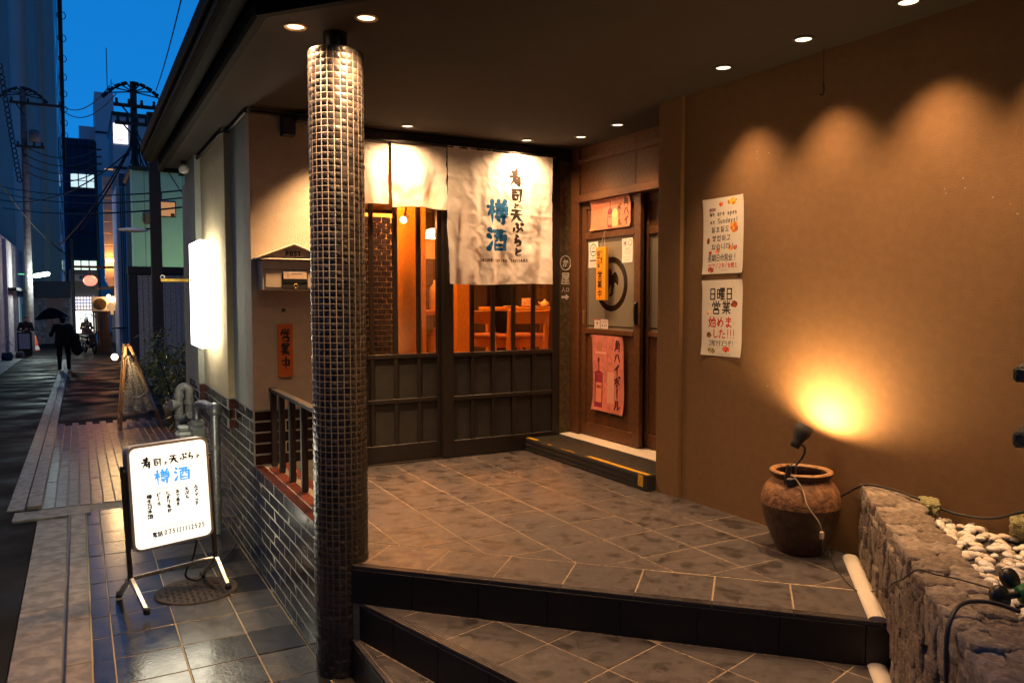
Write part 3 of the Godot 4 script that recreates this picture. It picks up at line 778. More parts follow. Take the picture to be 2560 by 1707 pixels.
# ---------- tiled wall along the street ----------
func make_brick_wall() -> void:
	var t := thing("tiled_wall", "low wall of glossy dark brown brick tiles along the pavement", "wall")
	var s := surf()
	slab(s, Vector3(0.9476, -0.15, -7.62), Vector3(1.165, 0.632, -3.74))
	slab(s, Vector3(0.9476, -0.15, -3.74), Vector3(1.0, 0.632, -3.45))
	slab(s, Vector3(0.9476, 0.60, -7.62), Vector3(1.19, 0.985, -5.0946))
	slab(s, Vector3(1.19, 0.40, -5.29), Vector3(1.62, 0.985, -5.0946))
	obj("core", s, m.wall_grout, t)
	var sizes := {}
	var mesh := func(sz: Vector3) -> Mesh:
		var key := "%.4f %.4f %.4f" % [sz.x, sz.y, sz.z]
		if not sizes.has(key):
			var q := surf(); box(q, Vector3.ZERO, sz, Basis(), 0.0015); sizes[key] = done(q)
		return sizes[key]
	var y0 := 0.0098
	var P := 0.0698
	for k in range(-1, 14):
		var z := -3.42 - (0.124 if (k + 20) % 2 == 0 else 0.0)
		if k >= 9: z = -5.106 - (0.124 if (k + 20) % 2 == 0 else 0.0)
		if k >= 9 and (k + 20) % 2 == 0:
			put("brick", mesh.call(Vector3(0.012, P - 0.009, 0.116)), m["brick%d" % rng.randi_range(0, 3)], t, Transform3D(Basis(), Vector3(0.953, y0 + P * (k + 0.5), -5.164)))
		while z > -7.5:
			var ze := z - 0.2475
			var x := 0.953
			if k >= 11:
				if z < -6.9: x = 0.868
				elif z < -5.7: x = 0.911
			if ze > -7.64:
				var tilt := Basis.from_euler(Vector3(0, rng.randf_range(-0.006, 0.006), rng.randf_range(-0.012, 0.012)))
				put("brick", mesh.call(Vector3(0.012, P - 0.009, 0.2395)), m["brick%d" % rng.randi_range(0, 3)], t, Transform3D(tilt, Vector3(x, y0 + P * (k + 0.5), (z + ze) * 0.5)))
			z = ze
		if k >= 11:
			for q in [[0.933, -5.768], [0.889, -6.948]]:
				put("corner_brick", mesh.call(Vector3(0.05, P - 0.009, 0.012)), m["red_brick%d" % rng.randi_range(0, 1)], t, Transform3D(Basis(), Vector3(q[0], y0 + P * (k + 0.5), q[1])))
	# the bed behind the stepped-out courses
	s = surf()
	slab(s, Vector3(0.9056, y0 + P * 11 + 0.002, -6.95), Vector3(0.957, 0.984, -5.774))
	slab(s, Vector3(0.8626, y0 + P * 11 + 0.002, -7.62), Vector3(0.957, 0.984, -6.954))
	obj("core", s, m.wall_grout, t)
	# returning face beside the railing
	for k in range(9, 14):
		var cuts := [0.947, 0.994, 1.142, 1.39, 1.62] if k % 2 == 0 else [0.947, 1.07, 1.268, 1.515, 1.62]
		for i in cuts.size() - 1:
			var a: float = cuts[i]
			var c: float = cuts[i + 1]
			if i == 0 and k % 2 == 0: continue
			if i == 1 and k % 2 == 0: a = cuts[0]
			put("brick", mesh.call(Vector3(c - a - 0.009, P - 0.009, 0.012)), m["brick%d" % rng.randi_range(1, 3)], t, Transform3D(Basis(), Vector3((a + c) * 0.5 + 0.003, y0 + P * (k + 0.5), -5.1)))
	# flat capping tiles of the parapet
	for r in 3:
		var x: float = [0.977, 1.040, 1.140][r]
		var z := -5.10 + (0.1 if r == 1 else 0.0)
		while z < -3.82:
			var a := maxf(z, -5.095)
			var e := z + 0.2475
			put("capping_tile", mesh.call(Vector3(0.055 if r < 2 else 0.05, 0.012, e - a - 0.007)), m["red_brick%d" % rng.randi_range(0, 3)], t, Transform3D(Basis(), Vector3(x, 0.632, (a + e) * 0.5)))
			z = e
	bar("sill_strip", Vector3(1.072, 0.60, -5.09), Vector3(1.112, 0.637, -3.74), m.concrete, t)
	# low inner face towards the porch
	var z2 := -5.09
	while z2 < -3.85:
		put("brick", mesh.call(Vector3(0.012, 0.105, 0.24)), m["red_brick%d" % rng.randi_range(0, 2)], t, Transform3D(Basis(), Vector3(1.170, 0.575, z2 + 0.12)))
		z2 += 0.2475
	# railing on the parapet
	var r2 := thing("railing", "short dark steel railing on the tiled parapet behind the column", "railing")
	s = surf()
	slab(s, Vector3(1.040, 1.108, -5.085), Vector3(1.085, 1.130, -3.60), 0.002)
	obj("handrail", s, m.steel_dark, r2)
	for z in [-5.045, -4.83, -4.565, -4.29, -4.01]:
		bar("baluster", Vector3(1.045, 0.6375, z - 0.017), Vector3(1.080, 1.1075, z + 0.017), m.steel_dark, r2, 0.002)

# ---------- mosaic column ----------
func make_column() -> void:
	var t := thing("tiled_column", "round porch column covered in small dark mosaic tiles", "column")
	var c := Vector3(1.028, 0, -3.491)
	t.position = c
	var R := 0.1185
	var s := surf()
	lathe(s, [Vector2(R, -0.02), Vector2(R, 2.776), Vector2(0.0, 2.776)], 54)
	obj("grout_core", s, m.mosaic_grout, t)
	s = surf()
	lathe(s, [Vector2(0.052, 2.777), Vector2(0.052, CEIL - 0.0005)], 28)
	obj("neck", s, m.black, t)
	var n := 26
	var rows := 98
	var ph := 2.776 / rows
	# tiles: a domed square, three variants
	var meshes := []
	var arrays := []
	for v in 3:
		var q := surf()
		q.set_smooth_group(1)
		var w := TAU * R / n - 0.0026
		var h := ph - 0.0026
		var dome := [0.0026, 0.0014, 0.0036][v] as float
		var at := func(i: int, j: int) -> Vector3:
			var u := i / 4.0 * 2.0 - 1.0
			var k := j / 4.0 * 2.0 - 1.0
			var edge := maxf(absf(u), absf(k))
			var y := dome * (1.0 - 0.55 * (u * u + k * k) * 0.5) if edge < 0.99 else 0.0005
			return Vector3(u * w * 0.5 * (0.97 if edge > 0.99 else 0.96), k * h * 0.5, y)
		for i in 4:
			for j in 4:
				var p := [at.call(i, j + 1), at.call(i + 1, j + 1), at.call(i + 1, j), at.call(i, j)]
				quad(q, p[0], p[1], p[2], p[3])
		var mesh := done(q)
		meshes.append(mesh)
		arrays.append(mesh)
	var rest := []
	for k in 4:
		var q := surf()
		rest.append(q)
	var toward := atan2(-c.x, -c.z)
	for i in n:
		var a := TAU * i / n
		var off := absf(wrapf(a - toward, -PI, PI))
		for j in rows:
			var out := Vector3(sin(a), 0, cos(a))
			var b := Basis(Vector3(cos(a), 0, -sin(a)), Vector3.UP, out)
			b = b * Basis.from_euler(Vector3(rng.randf_range(-0.06, 0.06), rng.randf_range(-0.04, 0.04), rng.randf_range(-0.012, 0.012)))
			var xf := Transform3D(b, out * R + Vector3.UP * (ph * (j + 0.5)))
			var v := rng.randi_range(0, 2)
			var k := rng.randi_range(0, 3)
			if off < 0.60 and j > 28 and j < 88:
				put("tile", meshes[v], m["mosaic%d" % k], t, xf)
			else:
				rest[k].append_from(arrays[v], 0, xf)
	for k in 4:
		var o := put("tiles", rest[k].commit(), m["mosaic%d" % k], t)
		o.set_meta("kind", "stuff")

# ---------- porch floor and steps ----------
func tiles_in(parent: Node3D, region: PackedVector2Array, o: Vector2, e1: Vector2, e2: Vector2, n1: Array, n2: Array, top: float, called: String) -> void:
	for i in range(n1[0], n1[1]):
		for j in range(n2[0], n2[1]):
			var cell := PackedVector2Array([o + e1 * i + e2 * j, o + e1 * (i + 1) + e2 * j, o + e1 * (i + 1) + e2 * (j + 1), o + e1 * i + e2 * (j + 1)])
			for p in Geometry2D.intersect_polygons(cell, region):
				for q in Geometry2D.offset_polygon(p, -0.0036):
					if q.size() < 3: continue
					var area := 0.0
					for k in q.size(): area += q[k].cross(q[(k + 1) % q.size()]) * 0.5
					if absf(area) < 0.0006: continue
					var s := surf()
					prism(s, q, top - 0.012, top + rng.randf_range(-0.0008, 0.0008))
					obj(called, s, [m.floor_tile, m.floor_tile, m.floor_tile_dark, m.floor_tile_warm][rng.randi_range(0, 3)], parent)

func riser(parent: Node3D, a: Vector2, b: Vector2, top: float, deep := 0.0) -> void:
	var d := (b - a).normalized()
	var n := Vector2(d.y, -d.x)
	var l := (b - a).length()
	var t := 0.0
	while t < l - 0.01:
		var u := minf(t + 0.303, l)
		var s := surf()
		var c := a + d * (t + u) * 0.5 - n * 0.0068
		box(s, Vector3(c.x, top - 0.015 - (STEP - 0.015) * 0.5, c.y), Vector3(u - t - 0.003, STEP - 0.018, 0.012), Basis(Vector3(d.x, 0, d.y), Vector3.UP, Vector3(d.x, 0, d.y).cross(Vector3.UP)), 0.001)
		obj("riser_tile", s, m.riser, parent)
		t = u
	# ridged nosing
	var q := surf()
	for k in 4:
		var e := n * (-0.006 + k * 0.011)
		var c2 := (a + b) * 0.5 + e
		box(q, Vector3(c2.x, top + 0.0004, c2.y), Vector3(l, 0.0028, 0.005), Basis(Vector3(d.x, 0, d.y), Vector3.UP, Vector3(d.x, 0, d.y).cross(Vector3.UP)))
	obj("nosing_ridges", q, m.floor_tile_warm, parent)

func make_porch_floor() -> void:
	var f := Node3D.new()
	f.name = numbered("porch_floor")
	add_child(f)
	structure(f, "brown stone tiles of the porch floor with pale joints")
	var a := Vector2(1.072, -3.352)
	var b := Vector2(2.584, -1.820)
	var d := (b - a).normalized()
	var n := Vector2(d.y, -d.x)
	var s := surf()
	prism(s, PackedVector2Array([Vector2(1.0, -5.44), Vector2(3.7, -5.44), Vector2(3.7, -2.3), Vector2(3.127, -2.363), b, a, Vector2(1.0, -3.40)]), -0.05, PORCH - 0.0013)
	obj("floor_bed", s, m.grout, f)
	var inner := 0.315
	var p0 := a - d * 0.28 + n * inner
	var p1 := a + d * 2.15 + n * inner
	tiles_in(f, PackedVector2Array([Vector2(1.172, -5.36), Vector2(WALLX, -5.36), Vector2(WALLX, -2.36), Vector2(2.812, -2.047), p0]), Vector2(1.025, -5.33), Vector2(0.305, 0), Vector2(0, 0.3115), [0, 8], [-1, 13], PORCH, "floor_tile")
	var oa := a - n * 0.014
	tiles_in(f, PackedVector2Array([oa - d * 0.16, b - n * 0.014, Vector2(2.812, -2.047), p0]), oa, d * 0.3035, n * (inner + 0.014), [-2, 9], [0, 1], PORCH, "nosing_tile")
	riser(f, a - d * 0.05, b, PORCH)
	# middle step
	f = Node3D.new()
	f.name = numbered("middle_step")
	add_child(f)
	structure(f, "middle porch step of brown tiles with a black riser")
	var a2 := Vector2(1.066, -3.405)
	var b2 := Vector2(1.724, -0.955)
	var d2 := (b2 - a2).normalized()
	var n2 := Vector2(d2.y, -d2.x)
	s = surf()
	prism(s, PackedVector2Array([a2, Vector2(1.2, -3.3), b + Vector2(0.1, -0.1), b, b2]), -0.05, PORCH - STEP - 0.0013)
	obj("floor_bed", s, m.grout, f)
	tiles_in(f, PackedVector2Array([a2 - n2 * 0.014, a - n * 0.0145, b - n * 0.0145, b2 - n2 * 0.014]), a2 - n2 * 0.014, d2 * 0.305, n2 * 0.31, [-1, 9], [0, 5], PORCH - STEP, "floor_tile")
	riser(f, a2, b2, PORCH - STEP)
	# lowest step
	f = Node3D.new()
	f.name = numbered("lowest_step")
	add_child(f)
	structure(f, "lowest porch step at the foot of the column")
	var a3 := Vector2(1.045, -3.425)
	var b3 := Vector2(1.062, 0.4)
	s = surf()
	prism(s, PackedVector2Array([a3, a2, b2, Vector2(2.2, 0.4), b3]), -0.05, STEP - 0.0013)
	obj("floor_bed", s, m.grout, f)
	tiles_in(f, PackedVector2Array([a3 - Vector2(0.014, 0), a2 - n2 * 0.0145, b2 - n2 * 0.0145, Vector2(2.1, 0.4), b3 - Vector2(0.014, 0)]), Vector2(1.06, -3.47), Vector2(0, 0.305), Vector2(0.305, 0), [0, 13], [-1, 4], STEP, "floor_tile")
	riser(f, a3, b3, STEP)

# ---------- lattice sliding doors ----------
func lattice_leaf(label: String, x0: float, x1: float, z: float, stile0: float, stile1: float, bars: Array) -> void:
	var t := thing("lattice_door", label, "door", "black lattice sliding doors of the shop front")
	var top := 2.765
	bar("stile", Vector3(x0, PORCH + 0.006, z - 0.02), Vector3(x0 + stile0, top, z + 0.02), m.dark_wood, t, 0.003)
	bar("stile", Vector3(x1 - stile1, PORCH + 0.006, z - 0.02), Vector3(x1, top, z + 0.02), m.dark_wood, t, 0.003)
	var l := x0 + stile0
	var r := x1 - stile1
	bar("rail", Vector3(l, PORCH + 0.006, z - 0.018), Vector3(r, 0.637, z + 0.018), m.dark_wood, t, 0.003)
	for y in [0.9505, 1.275]: bar("rail", Vector3(l, y - 0.0165, z - 0.015), Vector3(r, y + 0.0165, z + 0.0165), m.dark_wood, t, 0.003)
	bar("rail", Vector3(l, 2.67, z - 0.015), Vector3(r, top, z + 0.0165), m.dark_wood, t, 0.003)
	var edges := [l]
	for x in bars:
		for y in [[0.637, 0.934], [0.967, 1.2585], [1.2915, 2.67]]:
			bar("muntin", Vector3(x - 0.0145, y[0], z - 0.012), Vector3(x + 0.0145, y[1], z + 0.014), m.dark_wood, t, 0.002)
		edges.append(x)
	edges.append(r)
	for i in edges.size() - 1:
		var a: float = edges[i] + (0.0145 if i > 0 else 0.0)
		var c: float = edges[i + 1] - (0.0145 if i < edges.size() - 2 else 0.0)
		bar("panel", Vector3(a, 0.637, z - 0.010), Vector3(c, 0.934, z - 0.002), m.dark_panel, t)
		bar("panel", Vector3(a, 0.967, z - 0.010), Vector3(c, 1.2585, z - 0.002), m.dark_panel, t)
		bar("pane", Vector3(a, 1.2915, z - 0.006), Vector3(c, 2.67, z - 0.002), m.pane, t)

func make_lattice_front() -> void:
	lattice_leaf("left black lattice door in front of the blue brick", 1.62, 2.372, -5.378, 0.05, 0.055, [1.819, 1.997, 2.175])
	lattice_leaf("right black lattice door below the long banner", 2.344, 3.352, -5.332, 0.084, 0.068, [2.585, 2.761, 2.939, 3.115])
	# threshold track
	structure(bar("door_track", Vector3(1.6, PORCH - 0.01, -5.41), Vector3(3.35, PORCH + 0.0055, -5.305), m.dark_wood), "dark threshold rail under the lattice doors")
	# cloth: the long banner with its lettering
	var img := blank(640, 730, Color(0.915, 0.895, 0.87), 0.012)
	var dark := Color(0.17, 0.12, 0.10)
	var blue := Color(0.02, 0.37, 0.60)
	ink(img, "寿", 368, 98, 80, 92, 17, dark)
	ink(img, "司", 374, 198, 72, 78, 16, dark)
	ink(img, "と", 392, 284, 34, 26, 8, dark)
	ink(img, "天", 374, 312, 78, 74, 16, dark)
	ink(img, "ぷ", 384, 392, 70, 58, 13, dark)
	ink(img, "ら", 388, 458, 64, 66, 14, dark)
	ink(img, "と", 394, 530, 50, 44, 12, dark)
	ink(img, "樽", 228, 270, 134, 132, 19, blue)
	ink(img, "酒", 228, 422, 126, 124, 21, blue)
	row(img, "SUSHI", 186, 588, 11, 17, 13.5, 3.4, Color(0.22, 0.15, 0.11))
	row(img, "TEMPURA", 272, 590, 10, 16, 12.2, 2.8, Color(0.22, 0.15, 0.11))
	row(img, "TARUSAKE", 376, 592, 10, 16, 12.0, 2.8, Color(0.22, 0.15, 0.11))
	var cm := printed("banner_cloth", img)
	for k in [cm]:
		k.backlight_enabled = true
		k.backlight = Color(0.35, 0.33, 0.30)
	var lb := thing("shop_curtain", "long white cloth banner with blue and black brush lettering", "shop curtain")
	cloth("banner", 2.362, 3.248, 2.79, 1.797, -5.262, 3, 64, 80, cm, lb, [0.335], [0.225, 0.475], 0.021)
	var sb := thing("shop_curtain", "short plain white shop curtain in two panels beside the long banner", "shop curtain")
	cloth("curtain_panel", 1.40, 1.925, 2.795, 2.345, -5.292, 8, 36, 34, m.cloth, sb, [0.62], [0.5], 0.019)
	cloth("curtain_panel", 1.945, 2.362, 2.795, 2.335, -5.284, 5, 40, 34, m.cloth, sb, [0.52], [0.48], 0.019)
	var rod := surf()
	tube(rod, [Vector3(1.40, 2.782, -5.275), Vector3(3.28, 2.782, -5.262)], 0.009, 8)
	tag(obj("curtain_rod", rod, m.black), "thin dark rod along the top of the white curtains", "rod")

func cloth(called: String, x0: float, x1: float, top: float, bottom: float, z: float, seed_: int, nx: int, ny: int, k: Material, parent: Node3D, seams: Array, creases: Array, amp: float) -> void:
	var s := surf()
	s.set_smooth_group(1)
	var f := FastNoiseLite.new()
	f.seed = seed_
	f.frequency = 5.0
	f.fractal_octaves = 3
	var g := FastNoiseLite.new()
	g.seed = seed_ + 50
	g.frequency = 22.0
	var at := func(i: int, j: int) -> Vector3:
		var u := float(i) / nx
		var v := float(j) / ny
		var w := x1 - x0
		var y := lerpf(top, bottom, v)
		var grow := smoothstep(0.03, 0.9, v)
		# pleats fall from the rod, lean a little and open out below
		var ph := u * w * 17.0 + sin(v * 2.0 + seed_) * 0.8 * (u - 0.4)
		var d := amp * grow * (sin(ph + seed_) * 0.9 + 0.5 * sin(ph * 2.3 + seed_ * 2.0 + v))
		d += amp * 0.55 * f.get_noise_2d(u * w * 1.6, v * 0.5) * (0.4 + grow)
		d += 0.0042 * g.get_noise_2d(u * w + v * 0.2, v * 0.9)
		for q in seams: d += 0.0022 * exp(-pow((u - q) * w / 0.004, 2.0))
		for q in creases: d += 0.0020 * exp(-pow((v - q) / 0.006, 2.0))
		d += 0.0016 * smoothstep(0.055, 0.05, v) # hem over the rod
		d += 0.02 * pow(v, 3.0) * (1.0 if u > 0.5 else 0.6) * pow(absf(u - 0.5) * 2.0, 3.0)
		var x := lerpf(x0, x1, u) + 0.010 * grow * sin(v * 4.0 + seed_) * (1.0 - u) + 0.004 * f.get_noise_2d(v * 1.2, 9.0 + u)
		y += 0.006 * v * sin(u * 6.0 + seed_)
		return Vector3(x, y, z + d)
	for i in nx:
		for j in ny:
			var p := [at.call(i, j), at.call(i + 1, j), at.call(i + 1, j + 1), at.call(i, j + 1)]
			var q := [Vector2(i, j), Vector2(i + 1, j), Vector2(i + 1, j + 1), Vector2(i, j + 1)]
			for e in [0, 1, 2, 0, 2, 3]: vert(s, p[e], q[e] / Vector2(nx, ny))
	obj(called, s, k, parent)

# ---------- dining room seen through the lattice ----------
func make_dining_room() -> void:
	var r := thing("dining_room", "warm lit dining room behind the lattice doors", "room")
	var F := 0.90
	bar("floor", Vector3(1.2, F - 0.1, -9.0), Vector3(4.9, F, -5.52), m.light_wood, r)
	bar("wall", Vector3(1.2, F, -9.1), Vector3(4.9, 2.8, -8.9), m.room_wall, r)
	bar("wall", Vector3(1.2, F, -8.9), Vector3(1.3, 2.8, -5.6), m.room_wall, r)
	bar("wall", Vector3(4.6, F, -8.9), Vector3(4.9, 2.8, -5.6), m.room_wall, r)
	bar("room_ceiling", Vector3(1.2, 2.72, -9.1), Vector3(4.9, 2.8, -5.44), m.light_wood, r)
	# blue brick partition
	var p := thing("brick_partition", "partition of glossy blue bricks with pale joints inside the left lattice door", "partition")
	bar("core", Vector3(1.30, F, -6.10), Vector3(2.238, 2.36, -6.006), m.grout_pale, p)
	var q := surf()
	box(q, Vector3.ZERO, Vector3(0.0705, 0.0355, 0.012), Basis(), 0.0015)
	var brick := done(q)
	q = surf()
	box(q, Vector3.ZERO, Vector3(0.0315, 0.0355, 0.012), Basis(), 0.0015)
	var half := done(q)
	var k := 0
	var y := F + 0.30
	while y < 2.33:
		var x := 2.236 - 0.0385
		if k % 2 == 0:
			put("brick", half, m.blue_brick, p, Transform3D(Basis(), Vector3(2.219, y, -6.003)))
			x -= 0.039
		while x > 1.66:
			put("brick", brick, m.blue_brick, p, Transform3D(Basis.from_euler(Vector3(rng.randf_range(-0.015, 0.015), 0, 0)), Vector3(x, y, -6.003)))
			x -= 0.0775
		y += 0.0428
		k += 1
	var c := surf()
	slab(c, Vector3(2.252, F, -6.12), Vector3(2.445, 2.72, -6.0), 0.004)
	tag(obj("wooden_column", c, m.light_wood), "broad orange wooden column beside the blue bricks", "column")
	c = surf()
	slab(c, Vector3(2.462, F, -6.05), Vector3(2.495, 2.72, -6.0), 0.002)
	tag(obj("wooden_strip", c, m.light_wood), "narrow wooden upright right of the broad indoor column", "post")
	c = surf()
	slab(c, Vector3(2.872, F, -6.34), Vector3(3.03, 2.72, -6.22), 0.004)
	tag(obj("wooden_column", c, m.light_wood), "orange wooden column left of the dining chairs", "column")
	var shelf := thing("counter", "wooden counter with two white jars between the indoor columns", "counter")
	bar("counter_top", Vector3(2.5, 1.545, -6.62), Vector3(2.99, 1.585, -6.36), m.light_wood, shelf, 0.003)
	bar("counter_top", Vector3(2.5, 1.12, -6.72), Vector3(2.868, 1.16, -6.36), m.light_wood, shelf, 0.003)
	bar("back_board", Vector3(2.5, F, -6.80), Vector3(2.868, 1.14, -6.76), m.room_wall, shelf)
	for e in [[2.80, 1.587, "on the counter"], [2.79, 1.162, "on the shelf under the counter"]]:
		var j := thing("sake_jar", "white sake jar with black lettering " + e[2], "jar", "white sake jars")
		j.position = Vector3(e[0], e[1], -6.5)
		var s := surf()
		lathe(s, [Vector2(0, 0), Vector2(0.055, 0), Vector2(0.062, 0.03), Vector2(0.065, 0.16), Vector2(0.055, 0.20), Vector2(0.028, 0.235), Vector2(0.026, 0.265), Vector2(0, 0.265)], 20)
		obj("body", s, m.china, j)
		s = surf()
		var n := 0
		for ch in ["酒", "本"]:
			letter_mesh(s, ch, Vector3(-0.02, 0.175 - n * 0.07, 0.0655), Vector3(0.05, 0, 0), Vector3(0, -0.055, 0), 0.007)
			n += 1
		obj("lettering", s, m.black, j)
	# poster and picture on the back wall
	var s2 := surf()
	slab(s2, Vector3(3.30, 2.12, -8.05), Vector3(3.56, 2.32, -8.04))
	tag(obj("indoor_poster", s2, mat("poster_paper", Vector3(0.30, 0.22, 0.16), 0.8)), "pale poster under the pendant lamp in the dining room", "poster")
	s2 = surf()
	slab(s2, Vector3(3.2, F, -8.12), Vector3(4.1, 2.72, -8.052))
	tag(obj("room_screen", s2, m.room_wall), "dark wall screen deep in the dining room", "screen")
	# pendant lamp
	var pl := thing("pendant_lamp", "glowing white glass pendant lamp in the dining room", "lamp")
	pl.position = Vector3(3.2, 2.3, -7.5)
	var s3 := surf()
	lathe(s3, [Vector2(0.11, 0.0), Vector2(0.112, 0.03), Vector2(0.075, 0.055), Vector2(0.07, 0.085), Vector2(0.03, 0.10), Vector2(0, 0.10)], 24)
	mat("pendant_glass", Vector3(0.8, 0.6, 0.35), 0.4, {"glow": Vector3(1.0, 0.72, 0.38), "energy": 3.0})
	obj("lamp_shade", s3, m.pendant_glass, pl)
	s3 = surf()
	tube(s3, [Vector3(0, 0.10, 0), Vector3(0, 0.42, 0)], 0.006, 6)
	obj("cord", s3, m.black, pl)
	var o := OmniLight3D.new()
	o.name = "pendant_light"
	o.position = Vector3(0, -0.06, 0)
	o.light_color = Color(1.0, 0.56, 0.22)
	o.light_energy = 1.6
	o.light_size = 0.1
	o.omni_range = 12
	o.omni_attenuation = 2.0
	o.shadow_enabled = true
	pl.add_child(o)
	# spotlight on the ceiling track
	var sp := thing("ceiling_spotlight", "small black ceiling spotlight shining inside the left lattice door", "lamp")
	sp.position = Vector3(2.24, 2.31, -5.80)
	var s4 := surf()
	var dirv := Vector3(-0.55, -0.35, 0.75).normalized()
	var bx := Basis(dirv.cross(Vector3.UP).normalized(), dirv, dirv.cross(dirv.cross(Vector3.UP)).normalized())
	lathe(s4, [Vector2(0, -0.05), Vector2(0.022, -0.05), Vector2(0.03, 0.05)], 16, Transform3D(bx, Vector3.ZERO))
	tube(s4, [Vector3(0, 0, -0.01), Vector3(0.02, 0.12, -0.01), Vector3(0.02, 0.32, -0.01)], 0.008, 6)
	obj("housing", s4, m.black, sp)
	s4 = surf()
	lathe(s4, [Vector2(0.0, 0.049), Vector2(0.028, 0.049)], 16, Transform3D(bx, Vector3.ZERO))
	mat("spot_glow", Vector3(0.9, 0.8, 0.6), 0.3, {"glow": Vector3(1.0, 0.8, 0.5), "energy": 6.0})
	obj("lamp", s4, m.spot_glow, sp)
	var sl := SpotLight3D.new()
	sl.name = "spot_light"
	sl.light_color = Color(1.0, 0.66, 0.33)
	sl.light_energy = 1.0
	sl.spot_angle = 60
	sl.spot_angle_attenuation = 0.8
	sl.spot_range = 8
	sl.light_size = 0.03
	sl.shadow_enabled = true
	sl.position = dirv * 0.06
	sl.basis = Basis.looking_at(dirv, Vector3.UP)
	sp.add_child(sl)
	# unseen lamps added inside to brighten the room
	var n2 := 0
	for e in [Vector3(2.2, 2.715, -5.72), Vector3(3.75, 2.715, -6.35), Vector3(2.72, 2.715, -6.20)]:
		var il := thing("indoor_fill_lamp", "added unseen fill lamp in the dining room ceiling " + ["above the blue bricks", "above the dining table", "above the counter"][n2], "lamp", "added dining room fill lamps")
		n2 += 1
		il.position = e
		var s5 := surf()
		lathe(s5, [Vector2(0, 0), Vector2(0.05, 0)], 20)
		obj("lamp", s5, m.spot_glow, il)
		var ol := SpotLight3D.new()
		ol.name = "indoor_fill_light"
		ol.position = Vector3(0, -0.01, 0)
		ol.rotation = Vector3(-PI / 2, 0, 0)
		ol.light_color = Color(1.0, 0.55, 0.20)
		ol.light_energy = [4.5, 4.0, 2.4][n2 - 1]
		ol.light_size = 0.04
		ol.spot_angle = 70
		ol.spot_angle_attenuation = 0.6
		ol.spot_range = 8
		ol.shadow_enabled = true
		il.add_child(ol)
	# table with bowls
	var tb := thing("dining_table", "wooden dining table seen through the right lattice door", "table")
	bar("table_top", Vector3(3.64, 1.565, -7.35), Vector3(4.45, 1.60, -6.72), m.light_wood, tb, 0.004)
	for e in [Vector3(3.72, 0, -6.80), Vector3(4.37, 0, -6.80), Vector3(3.72, 0, -7.27), Vector3(4.37, 0, -7.27)]:
		bar("leg", Vector3(e.x - 0.025, F, e.z - 0.025), Vector3(e.x + 0.025, 1.564, e.z + 0.025), m.light_wood, tb)
	for i in 4:
		var s6 := surf()
		lathe(s6, [Vector2(0, 0), Vector2(0.035, 0), Vector2(0.05, 0.018), Vector2(0.052, 0.028), Vector2(0.046, 0.028), Vector2(0.03, 0.006)], 18, Transform3D(Basis(), Vector3(3.935, 1.601 + i * 0.02, -6.86)))
		tag(obj("bowl", s6, m.china), ["lowest bowl of the stack on the dining table", "second bowl from the table in the stack", "third bowl from the table in the stack", "topmost bowl of the stack on the dining table"][i], "bowl", "bowls stacked on the dining table")
	var pot := thing("teapot", "small white teapot on the right of the dining table", "teapot")
	pot.position = Vector3(4.17, 1.601, -6.9)
	var s7 := surf()
	lathe(s7, [Vector2(0, 0), Vector2(0.03, 0), Vector2(0.048, 0.02), Vector2(0.045, 0.045), Vector2(0.02, 0.06), Vector2(0, 0.06)], 18)
	obj("body", s7, m.china, pot)
	s7 = surf()
	lathe(s7, [Vector2(0.012, 0.06), Vector2(0.012, 0.075), Vector2(0, 0.08)], 12)
	obj("lid_knob", s7, m.china, pot)
	s7 = surf()
	tube(s7, [Vector3(-0.04, 0.025, 0), Vector3(-0.065, 0.04, 0), Vector3(-0.075, 0.055, 0)], [0.01, 0.008, 0.006], 8)
	obj("spout", s7, m.china, pot)
	for e in [[3.72, "left end"], [4.08, "middle"]]:
		var s8 := surf()
		lathe(s8, [Vector2(0, 0), Vector2(0.04, 0), Vector2(0.075, 0.012), Vector2(0.072, 0.015), Vector2(0.035, 0.004), Vector2(0, 0.004)], 20, Transform3D(Basis(), Vector3(e[0], 1.601, -6.80)))
		tag(obj("plate", s8, m.china), "white plate on the " + e[1] + " of the dining table", "plate", "plates on the dining table")
	# chairs
	chair("dining chair with its side to the window, left of the table", Vector3(3.30, F, -6.62), -1.25)
	chair("dining chair with its back to the window, right of the other", Vector3(3.68, F, -6.42), -0.06)

func chair(label: String, at: Vector3, turn: float) -> void:
	var t := thing("dining_chair", label, "chair", "wooden dining chairs by the lattice window")
	t.position = at
	t.rotation.y = turn
	# the back is at +z, the seat reaches to -z
	for x in [-0.19, 0.19]:
		bar("leg", Vector3(x - 0.02, 0, -0.36), Vector3(x + 0.02, 0.41, -0.32), m.light_wood, t, 0.003)
		var s := surf()
		box(s, Vector3(x, 0.34, 0.02), Vector3(0.04, 0.685, 0.045), Basis(Vector3.RIGHT, 0.10), 0.004)
		obj("leg", s, m.light_wood, t)
	bar("seat_rail", Vector3(-0.19, 0.33, -0.36), Vector3(0.19, 0.41, -0.02), m.light_wood, t, 0.003)
	bar("cushion", Vector3(-0.205, 0.411, -0.37), Vector3(0.205, 0.455, -0.005), m.cushion, t, 0.015)
	var b := surf()
	box(b, Vector3(0, 0.615, 0.05), Vector3(0.34, 0.12, 0.022), Basis(Vector3.RIGHT, 0.10), 0.004)
	obj("backrest", b, m.light_wood, t)

